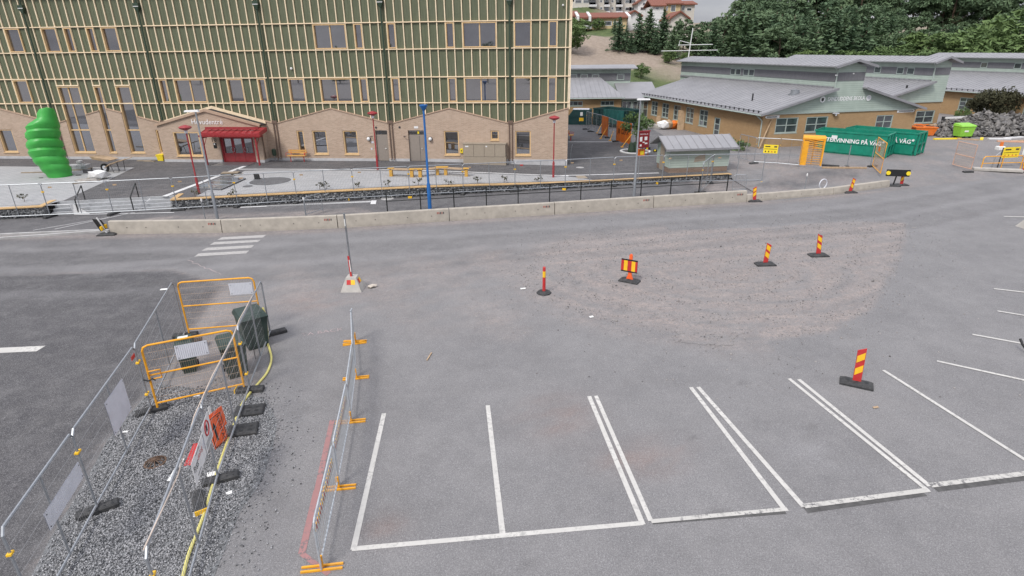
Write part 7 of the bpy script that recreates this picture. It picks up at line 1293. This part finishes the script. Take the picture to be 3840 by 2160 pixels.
p = GT('A', 1010, 610); H = hgt(p, 'A', 1010, 170)*.93; zt = p.z+H; o, L_, w_, H_ = skip('dark open-topped rubble container partly under a green tarpaulin', G('A', 600, 110, zt), G('A', 1340, 180, zt), G('A', 1010, 95, zt)+Vector((3, 3, 0)), zt, 'contdark', z0=p.z)
m_ = MB(); n = 10; A_ = [(L_*.36+L_*.64*k/n, -.14-.05*(k % 2), H_*(.22+.08*sin(k*2.1))) for k in range(n+1)]; B__ = [(L_*.36+L_*.64*k/n, -.12, H_+.1) for k in range(n+1)]; m_.add(A_+B__, [(k, k+1, n+2+k, n+1+k) for k in range(n)]); plain('tarp', (.02, .11, .10), rough=.4, var=.25, scale=3); m_.build('tarpaulin', 'tarp', o)
p = GT('A', 60, 430); o = thing('red_ramp', 'low red and white steel ramp beside the small covered container', 'ramp', p); MB().hexa([(-.9, 0, .15), (1.0, 0, .15), (1.0, .6, .15), (-.9, .6, .15)], [(-.9, 0, .75), (1.0, 0, .55), (1.0, .6, .55), (-.9, .6, .75)]).build('deck', 'sigred', o); MB().bar((-.9, -.05, .1), (1.1, -.05, .12), .06, .08).build('skid', 'paper', o)
p = GT('A', 60, 850); o = bench('garden_bench', 'small red outdoor seat just past the new school corner', p, 1.4, 1.0)
# fence and litter by the long wall of the nearest hall
WF = [GT('A', *q) for q in [(1510, 560), (1990, 640), (2160, 800)]]+[GT('7', 1280, 262)]
p = GT('3', 1000, 1170); o = thing('orange_bundle', 'orange and tan wrapped bundle against the school wall', 'bundle', p, .2); r = random.Random(6)
for k in range(4): v8 = [(x*.75+r.uniform(-.15, .15)+(k-1.5)*.55, y*.5+r.uniform(-.1, .1), .45+z*.5+r.uniform(-.1, .1)) for x, y, z in IV]; q = MB(); q.add(v8, [tuple(f) for f in IF]); q.build('wrapped_piece', ['white', 'planks', 'orange', 'yellow'][k], o)
p = GT('3', 1090, 1178); tag(MB().hexa([(-.35, 0, 0), (.35, .0, 0), (.35, .06, 0), (-.35, .06, 0)], [(-.2, .5, 2.0), (.5, .5, 1.9), (.5, .56, 1.9), (-.2, .56, 2.0)]).build('leaning_board', 'planks', None, p, .1), 'tan board leaning against the long school wall', 'board'); p = GT('3', 890, 1130); tag(MB().hexa([(-.25, 0, 0), (.25, .0, 0), (.25, .06, 0), (-.25, .06, 0)], [(-.15, .3, .95), (.3, .3, .95), (.3, .36, .95), (-.15, .36, .95)]).build('leaning_board', 'planks', None, p, .1), 'small board leaning against the school wall by the young tree', 'board')
p = GT('3', 900, 1160); tag(MB().cbox(-1.2, 1.8, -.35, .35, 0, .35, .04).build('concrete_ledge', 'concrete2', None, p, -.35), 'low concrete ledge along the long school wall', 'ledge')
p = GT('3', 1730, 1310); tag(MB().hexa([(-.3, 0, 0), (.3, .0, 0), (.3, .25, 0), (-.3, .25, 0)], [(-.15, .1, .9), (.4, .1, .9), (.4, .3, .9), (-.15, .3, .9)]).build('white_box', 'paper', None, p), 'white box leaning at the foot of the school wall', 'box'); p = GT('3', 1650, 1310); tag(MB().tube([p+Vector((-1.8, .3, .06)), p+Vector((-.4, 0, .08)), p+Vector((.9, -.3, .06)), p+Vector((1.4, -.2, .05))], .06, 6).build('drain_hose', 'black'), 'black hose lying along the school wall', 'hose')
p = GT('3', 1800, 1350); q = p+Vector((1.0, .6, 2.4)); tag(MB().tube([p, q], .06, 6).build('prop_pole', 'planks'), 'thin pole leaning on the corner of the nearest hall', 'pole')
# fence line from the kiosk to the turnstile with yellow warning board
RF = [GT('7', 1905, 505), GT('7', 2078, 556), GT('8', 40, 546), GT('8', 262, 566)]
for i in range(3): panel(RF[i], RF[i+1], 'steel mesh fence panel right of the kiosk, %s from the left' % ORD[i], 'mesh panels right of the kiosk', base=3.45)
foot(RF[1], .4, 'black rubber fence foot in front of the yellow warning board', 'feet of the fence right of the kiosk')
WB = [GT('7', 1420, 262), GT('7', 1800, 395), GT('7', 2105, 395)]
def warn(label, o0, o1, u0, v0, u1, v1, k):
    s0, z1 = on_plane(k, u0, v0, o0, o1); s1, z0 = on_plane(k, u1, v1, o0, o1); d_ = o1-o0; b_ = thing('warning_board', label, 'sign', (o0.x, o0.y, 0), atan2(d_.y, d_.x), 'yellow warning boards'); bd = MB().box(s0, s1, -.05, -.035, z0, z1).build('board', 'warnyellow', b_); W, H = s1-s0, z1-z0
    MB().box(s0+W*.1, s0+W*.45, -.054, -.051, z0+H*.72, z0+H*.84).build('heading', 'black', bd); MB().box(s0+W*.72, s0+W*.92, -.054, -.051, z0+H*.70, z0+H*.86).build('logo', 'metaldark', bd); MB().box(s0+W*.06, s0+W*.94, -.054, -.051, z0+H*.47, z0+H*.52).build('line', 'black', bd)
    for j in range(4):
        x = s0+W*(.16+.22*j); zc = z0+H*.22
        MB().prism([(x-W*.06, -.055, zc-H*.1), (x+W*.06, -.055, zc-H*.1), (x, -.055, zc+H*.12)], [(x-W*.06, -.051, zc-H*.1), (x+W*.06, -.051, zc-H*.1), (x, -.051, zc+H*.12)]).build('symbol', 'black' if j != 2 else 'sigred', bd)
warn('yellow warning board with symbols on the fence right of the kiosk', RF[1], RF[2], 2192, 347, 2332, 446, '7')
# turnstile
T0, T1 = GT('C', 215, 860), GT('C', 715, 890); d_ = T1-T0; W = d_.length; H = hgt(T0, 'C', 340, 195); o = thing('turnstile', 'tall yellow full-height turnstile beside the green containers', 'turnstile', T0, atan2(d_.y, d_.x)); D = 1.3
MB().box(-.05, W+.05, -.3, D, 0, .09).build('base_plate', 'zinc', o); MB().tube([(-.02, .2, H-.12), (W+.02, .2, H-.12)], .17, 10).build('top_drum', 'yellow', o); MB().box(0, W, .2, D, H-.12, H-.02).build('roof_plate', 'yellow', o)
for x in (0, W-.1): MB().box(x, x+.1, 0, .1, .09, H-.2).build('post', 'yellow', o); MB().box(x, x+.1, D-.1, D, .09, H-.1).build('post', 'yellow', o)
MB().box(.1, .42, .0, .06, .09, H-.3).build('side_panel', 'yellow', o); MB().tube([(W*.55, .6, .09), (W*.55, .6, H-.15)], .05, 8).build('rotor', 'yellow', o)
for k in range(11):
    z = .3+k*(H-.6)/11
    for a in (0.4, 2.5, 4.6): MB().tube([(W*.55, .6, z), (W*.55+.55*cos(a), .6+.5*sin(a), z)], .018, 5, False).build('arm', 'yellow', o)
for k in range(11): x = .46+k*(W-.6)/10; MB().tube([(x, .05, .09), (x, .05, H*.62)], .02, 5, False).build('cage_bar', 'wire_rust', o)
for k in range(8): z = .2+k*.16; MB().tube([(.4, .04, z), (W-.1, .04, z)], .014, 5, False).build('cage_bar', 'yellow', o)
for k in range(5): z = H*.64+k*.13; MB().tube([(.4, .05, z+.1), (W*.55, .03, z+.06), (W-.1, .05, z-.02)], .022, 5).build('upper_arm', 'yellow', o)
for z in (H*.62, H*.8): MB().tube([(.4, .05, z), (W-.1, .05, z)], .02, 5).build('cage_rail', 'yellow', o)
# plank, posts and open gates right of the turnstile
a, b = GT('C', 740, 915), GT('C', 1740, 920); tag(MB().bar(a+Vector((0, 0, .06)), b+Vector((0, 0, .06)), .14, .1).build('timber_beam', 'planks'), 'long pale timber beam on the ground right of the turnstile', 'beam'); a, b = GT('C', 740, 860), GT('C', 1125, 885); tag(MB().bar(a+Vector((0, 0, .06)), b+Vector((0, 0, .06)), .25, .12).build('rubber_block', 'rubber'), 'black rubber block behind the timber beam', 'block')
p = GT('C', 1305, 865); H = hgt(p, 'C', 1400, 390); lean = (px('C', 1400, 390)[0]-proj(p+Vector((0, 0, H)))[0])/F_PX*p.y; o = thing('fence_post', 'bare grey fence post between turnstile and open gate', 'post', p); MB().tube([(0, 0, 0), (lean, 0, H)], .03, 6).build('tube', 'galv', o); MB().box(-.12, .12, -.12, .12, 0, .03).build('foot', 'metaldark', o)
def mesh_gate(label, a, b, Hh, mat='yellow', wm='wire_rust', grp='open yellow mesh gates'):
    d_ = b-a; W = d_.length; g_ = thing('mesh_gate', label, 'gate', a, atan2(d_.y, d_.x), grp); m_ = MB(); m_.tube([(0, 0, .1), (0, 0, Hh), (W, 0, Hh), (W, 0, .1)], .03, 6, closed=True); m_.build('frame', mat, g_); MB().tube([(0, 0, Hh*.5), (W, 0, Hh*.5)], .028, 6).build('middle_rail', mat, g_); q = MB(); x = .06
    while x < W-.03: q.tube([(x, 0, .1), (x, 0, Hh)], .005, 3, False); x += .075
    z = .2
    while z < Hh: q.tube([(0, 0, z), (W, 0, z)], .005, 3, False); z += .2
    q.build('wire_mesh', wm, g_)['kind'] = 'stuff'; return g_
a, b = GT('C', 1875, 880), GT('C', 2040, 1120); H = hgt(a, 'C', 2025, 365); g_ = mesh_gate('open yellow mesh gate with yellow stickers in front of the green containers', a, b, 2.1); MB().box(.9, 1.5, -.04, -.03, 1.3, 1.6).build('sticker', 'orange', g_)
foot(a, .3, 'black rubber foot at the hinge of the gate before the green containers', 'feet of the open gates'); p = a; o = thing('fence_post', 'grey fence post at the hinge of the gate before the green containers', 'post', a+Vector((-.12, .05, 0))); MB().tube([(0, 0, 0), (0, 0, 2.0)], .03, 6).build('tube', 'galv', o); MB().box(-.1, .1, -.1, .1, 0, .03).build('foot', 'metaldark', o)
plain('pinkrust', (.62, .36, .24), rough=.5, var=.1); a, b = GT('B', 150, 1165), GT('B', 470, 1290); mesh_gate('open orange-pink mesh gate near the rubble pile', a, b, hgt(a, 'B', 290, 715)*.98, 'pinkrust'); foot(b+Vector((-.15, 0, 0)), .1, 'black rubber foot under the orange-pink gate', 'feet of the open gates')
# far right: pedestrian barrier, sign, low kerb blocks
a, b = GT('B', 660, 1250), GT('B', 1370, 1245); d_ = b-a; W = d_.length; o = thing('pedestrian_barrier', 'low yellow tubular pedestrian barrier at the right edge', 'barrier', a, atan2(d_.y, d_.x)); m_ = MB(); m_.tube([(0, 0, 0), (0, 0, .85), (.12, 0, .98), (W-.12, 0, .98), (W, 0, .85), (W, 0, 0)], .035, 6); m_.build('frame', 'yellow', o); MB().tube([(0, 0, .5), (W, 0, .5)], .03, 6).build('rail', 'yellow', o); MB().tube([(W*.5, 0, .0), (W*.5, 0, .98)], .03, 6).build('mid_post', 'yellow', o)
a, b = GT('B', 520, 1240), GT('B', 1400, 1300); tag(MB().cbox(0, (b-a).length, -.25, .25, 0, .18, .03).build('kerb_block', 'concrete2', None, a, atan2((b-a).y, (b-a).x)), 'low pale concrete kerb block under the yellow pedestrian barrier', 'kerb block')
a, b = GT('B', 960, 1215), GT('B', 1260, 1200); warn('yellow warning board on a tilted post at the right edge', a, b, 1085, 835, 1330, 1010, 'B'); q0 = a+Vector((0, 0, 0)); s0, z1 = on_plane('B', 1080, 840, a, b); o = thing('fence_post', 'dark post carrying the right-hand yellow warning board', 'post', a); dd_ = (b-a).normalized(); MB().tube([(0, 0, 0), dd_*s0+Vector((0, 0, z1-a.z))], .035, 6).build('tube', 'metaldark', o); MB().box(-.1, .1, -.1, .1, 0, .03).build('foot', 'metaldark', o)
p = GT('B', 850, 1210); tag(MB().tube([p, p+Vector((.1, 0, .9)), p+Vector((.35, 0, 1.15)), p+Vector((.6, 0, .95)), p+Vector((.72, 0, .0))], .03, 6).build('hoop_stand', 'galv'), 'grey tubular hoop behind the yellow pedestrian barrier', 'hoop'); p = GT('B', 1435, 1300); marker('striped marker cut by the right edge beside the pedestrian barrier', 'B', 1440, 1290, 1470, 1080, 0, flip=1); p = GT('B', 1460, 1060); tag(MB().box(-.3, 1.2, 0, .03, 1.0, 2.3).build('white_board', 'paper', None, GT('B', 1470, 1230)+Vector((0, .3, 0))), 'white board cut by the right edge of the picture', 'board')
# black lamp board in front of the low barriers
p = GT('8', 1228, 762); o = thing('lamp_board', 'black board with two yellow warning lamps on a single post', 'sign', p, -.22); base_plate(o, .8, .4); Hb = hgt(p, '8', 1240, 660); Ht = hgt(p, '8', 1262, 592); MB().tube([(0, 0, .08), (.08, 0, Hb+.1)], .045, 6).build('post', 'black', o); s0 = -.95; bd_ = MB().box(-.55, .80, -.05, .05, Hb, Ht).build('board', 'black', o)
for x in (-.46, .70): MB().tube([(x, -.05, (Hb+Ht)/2), (x, -.1, (Hb+Ht)/2)], .13, 10).build('lamp', 'warnyellow', bd_)
p = GT('8', 1315, 752); marker('red marker panel just right of the black lamp board', '8', 1315, 755, 1345, 600, 0, flip=1)
# green roll-off containers
def three(k, l, nr, f_, base, hs=1.0):
    b = GT(k, *base); H = hgt(b, k, *nr)*hs; zt = b.z+H; return G(k, l[0], l[1], zt), G(k, nr[0], nr[1], zt), G(k, f_[0], f_[1], zt), zt, b.z
l, n_, f_, zt, z0 = three('8', (432, 192), (1185, 250), (1310, 240), (1150, 478)); skip('nearer green roll-off container with white lettering', l, n_, f_, zt, 'contgreen', 'roll_off_container', z0=z0, text=('ÅTERVINNING PÅ VÄG', .80, .13), taper=.5)
l, n_, f_, zt, z0 = three('8', (748, 170), (1490, 232), (1606, 225), (1452, 455)); skip('farther green roll-off container behind the nearer one', l, n_, f_, zt, 'contgreen', 'roll_off_container', z0=z0, text=('ÅTERVINNING PÅ VÄG', .80, .13), taper=.5)
for k, x, y, nm in (('8', 1405, 395, 'yellow'),): pass
# lime bin, orange skip, rubble
p = GT('B', 320, 665); o = thing('lime_container', 'bright lime green four-wheeled waste container before the rubble', 'bin', p, .1); MB().hexa([(-.6, -.4, .2), (.6, -.4, .2), (.6, .4, .2), (-.6, .4, .2)], [(-.72, -.5, 1.1), (.72, -.5, 1.1), (.72, .5, 1.1), (-.72, .5, 1.1)]).build('body', 'lime', o); MB().hexa([(-.76, -.55, 1.1), (.76, -.55, 1.1), (.76, .52, 1.1), (-.76, .52, 1.1)], [(-.7, -.45, 1.2), (.7, -.45, 1.2), (.7, .45, 1.34), (-.7, .45, 1.34)]).build('lid', 'lime', o); MB().box(-.3, .1, -.475, -.44, .6, .75).build('label', 'paper', o)
for x in (-.5, .5):
    for y in (-.3, .3): MB().tube([(x, y-.03, .1), (x, y+.03, .1)], .1, 8).build('wheel', 'black', o)
p = GT('8', 1560, 250); o = thing('orange_skip', 'low orange skip full of scrap left of the rubble pile', 'skip', p, -.15); o.scale = (.62, .8, .8); MB().hexa([(-1.2, 0, .1), (1.1, 0, .1), (1.1, 1.6, .1), (-1.2, 1.6, .1)], [(-1.6, -.1, 1.0), (1.5, -.1, 1.0), (1.5, 1.7, 1.0), (-1.6, 1.7, 1.0)]).build('tub', 'orange', o); MB().box(-1.65, 1.55, -.16, 1.76, .95, 1.05).build('rim', 'orange', o); r = random.Random(3)
for k in range(9): x, y = r.uniform(-1.3, 1.2), r.uniform(.1, 1.4); MB().bar((x-.5, y, 1.05+r.uniform(0, .25)), (x+.5, y+r.uniform(-.3, .3), 1.1+r.uniform(0, .3)), .12, .06).build('scrap', ['orange', 'metaldark', 'planks'][k % 3], o)
pc = GT('B', 900, 640); r = np.random.default_rng(8); n = 1500; u = r.uniform(-1, 1, n); ww_ = 6.2; x_ = u*ww_+1.3; yq = r.uniform(-1, 1, n); yw = yq*2.6; hh_ = np.clip(1-(np.abs(x_-1.3)/ww_)**1.7, 0, 1)*np.clip(1-np.abs(yq)**1.5, 0, 1); zc = hh_*2.15*(.88+.12*np.sin(x_*2+1))*r.uniform(.72, 1.0, n)+.08
S3 = np.stack([r.uniform(.16, .42, n), r.uniform(.14, .32, n), r.uniform(.04, .09, n)], -1); rub = thing('rubble_pile', 'large heap of broken asphalt slabs behind the lime container', 'rubble', (pc.x, pc.y+2.4, pc.z)); bigi = np.argsort(-(yq*-1+hh_)*1)[:0]
C3 = np.stack([x_, yw, zc], -1); vis = np.argsort(yw)[:0]; front_ = np.where((yw < .6))[0]; ind = front_[:260]; rest = np.setdiff1d(np.arange(n), ind); stones('slab_mass', C3[rest], S3[rest], 'slab_stone', rub, seed=9, jit=.25)
base_ = []
for v_ in range(5):
    rr2 = random.Random(v_); k = rr2.choice((5, 6)); pts = [(cos(2*pi*i/k)*rr2.uniform(.7, 1.1), sin(2*pi*i/k)*rr2.uniform(.7, 1.1)) for i in range(k)]; m_ = MB(); m_.prism([(x, y, -.5) for x, y in pts], [(x*.95, y*.95, .5) for x, y in pts]); me = m_.mesh('slab'); me.materials.append(M['slab']); base_.append(me)
for j, i in enumerate(ind): o = bpy.data.objects.new('slab', base_[j % 5]); COL.objects.link(o); o.parent = rub; o.location = C3[i]; o.scale = (S3[i, 0]*.9, S3[i, 1]*.9, S3[i, 2]*1.5); o.rotation_euler = (r.normal(0, .5), r.normal(0, .5), r.uniform(0, 6.28))
m_ = MB(); k = 14; m_.loft([[(1.3+ww_*.92*f*cos(2*pi*i/k), 2.3*f*sin(2*pi*i/k), z) for i in range(k)] for f, z in ((1, -.1), (.85, .5), (.6, 1.1), (.3, 1.6), (.05, 1.75))]); m_.build('core', 'slab', rub)
pc2 = GT('B', 150, 540); n = 130; C3 = np.stack([pc2.x+r.normal(0, 1.6, n), pc2.y+r.normal(.3, .5, n), pc2.z+.08+r.uniform(0, .2, n)], -1); tag(stones('rubble_scatter', C3, np.stack([r.uniform(.08, .28, n), r.uniform(.08, .2, n), r.uniform(.04, .1, n)], -1), 'slab_stone', seed=12), 'scattered asphalt lumps left of the rubble pile', 'rubble')
for i, (x, y, l_, a, mt, lb) in enumerate([(60, 690, 2.6, .05, 'warnyellow', 'yellow pipe on the ground left of the lime container'), (680, 690, 1.3, .9, 'warnyellow', 'short yellow timber before the rubble pile'), (1000, 690, 1.9, -.1, 'white', 'pale sheet lying before the rubble pile'), (1260, 670, 2.4, .3, 'white', 'long white strip at the right foot of the rubble'), (1200, 740, 2.0, -.3, 'pinkrust', 'reddish timber at the right foot of the rubble'), (1330, 730, 1.3, .2, 'planks', 'tan timber at the right foot of the rubble'), (430, 700, 1.6, -.5, 'planks', 'thin tan lath before the lime container')]):
    p = GT('B', x, y); tag(MB().box(-l_/2, l_/2, -.12, .12, .01, .12).build('scrap_timber', mt, None, p, a), lb, 'scrap')
p = GT('B', 1010, 875); H = hgt(p, 'B', 1015, 740); o = thing('orange_cone', 'small orange and white barrier foot in front of the rubble', 'barrier foot', p); MB().cbox(-.28, .28, -.2, .2, 0, .28, .04).build('foot', 'paper', o); MB().box(-.08, .14, -.05, .05, .28, max(.6, H)).build('post', 'orange', o)
p = GT('B', 300, 300); o = thing('low_deck', 'low pale timber deck edge against the far school wall', 'deck', GT('B', 250, 440), .2); MB().box(-1.8, 2.4, 0, .1, .75, .95).build('upper_rail', 'paper', o); MB().box(-1.8, 2.4, 0, .1, .25, .42).build('lower_rail', 'paper', o); MB().box(-1.8, 2.4, .1, .5, 0, .95).build('dark_gap', 'interior', o)
# bushes by the rubble
for i, (x, y, ty, kd, w_, lb) in enumerate([(590, 330, 105, 'leaf1', .75, 'green bush between the far hall windows and the rubble'), ]):
    p = GT('B', x, 420); Hh = hgt(p, 'B', x, ty); o = tree(kd, p.x, p.y+2.5, max(2, Hh*.8), lb, 'bushes by the rubble', wide=w_)
KIND['smoke'] = ('leafy_tree', leafy(88, 4.6, 3.0, 'darkleaves', .3, 46, 90, .2), trunk_mesh(55, 3.6, .1, 7, .12), 'x', 'bush', 4.6)
p = G('B', 1180, 330, .35); q = GT('B', 1180, 430); tree('smoke', q.x+.4, q.y+3.5, 3.9, 'broad dark olive-brown bush above the rubble at the right edge', 'bushes by the rubble', wide=.95)
p = GT('3', 1560, 1340); 
for i, (k, x, y) in enumerate([('7', 1870, 405), ('7', 1930, 415), ('3', 620, 1130), ('3', 800, 1160)]):
    p = GT(k, x, y); o = thing('weed_clump', 'low green weed clump, %s' % ['behind the kiosk right end', 'beside the fence right of the kiosk', 'under the link windows', 'by the long school wall near the young tree'][i], 'weeds', p, i, 'weed clumps'); c_ = bpy.data.objects.new('leaves', leafy(90+i, .9, .8, 'leaves', .0, 12, 24, .12)); COL.objects.link(c_); c_.parent = o; MB().tube([(0, 0, 0), (0, 0, .3)], .02, 5).build('stem', 'bark', o)
p = G('p', 3872, 856); o = thing('sign_foot', 'concrete sign foot with red reflector cut by the right edge', 'sign foot', p); MB().hexa([(-.5, -.45, 0), (.45, -.45, 0), (.45, .45, 0), (-.5, .45, 0)], [(-.2, -.2, .55), (.2, -.2, .55), (.2, .2, .55), (-.2, .2, .55)]).build('foot', 'concrete2', o); MB().poly([(-.3, -.40, .28), (.1, -.40, .28), (.1, -.25, .48), (-.22, -.25, .48)]).build('reflector', 'sigred', o)
p = G('p', 3850, 1322); tag(MB().tube([p+Vector((-.14, .2, .35)), p+Vector((-.16, .05, .25)), p+Vector((-.1, -.08, .12)), p+Vector((.1, -.12, .1)), p+Vector((.5, -.1, .1))], .035, 8).build('black_hook', 'black'), 'curved black hook cut by the right edge of the picture', 'hook')
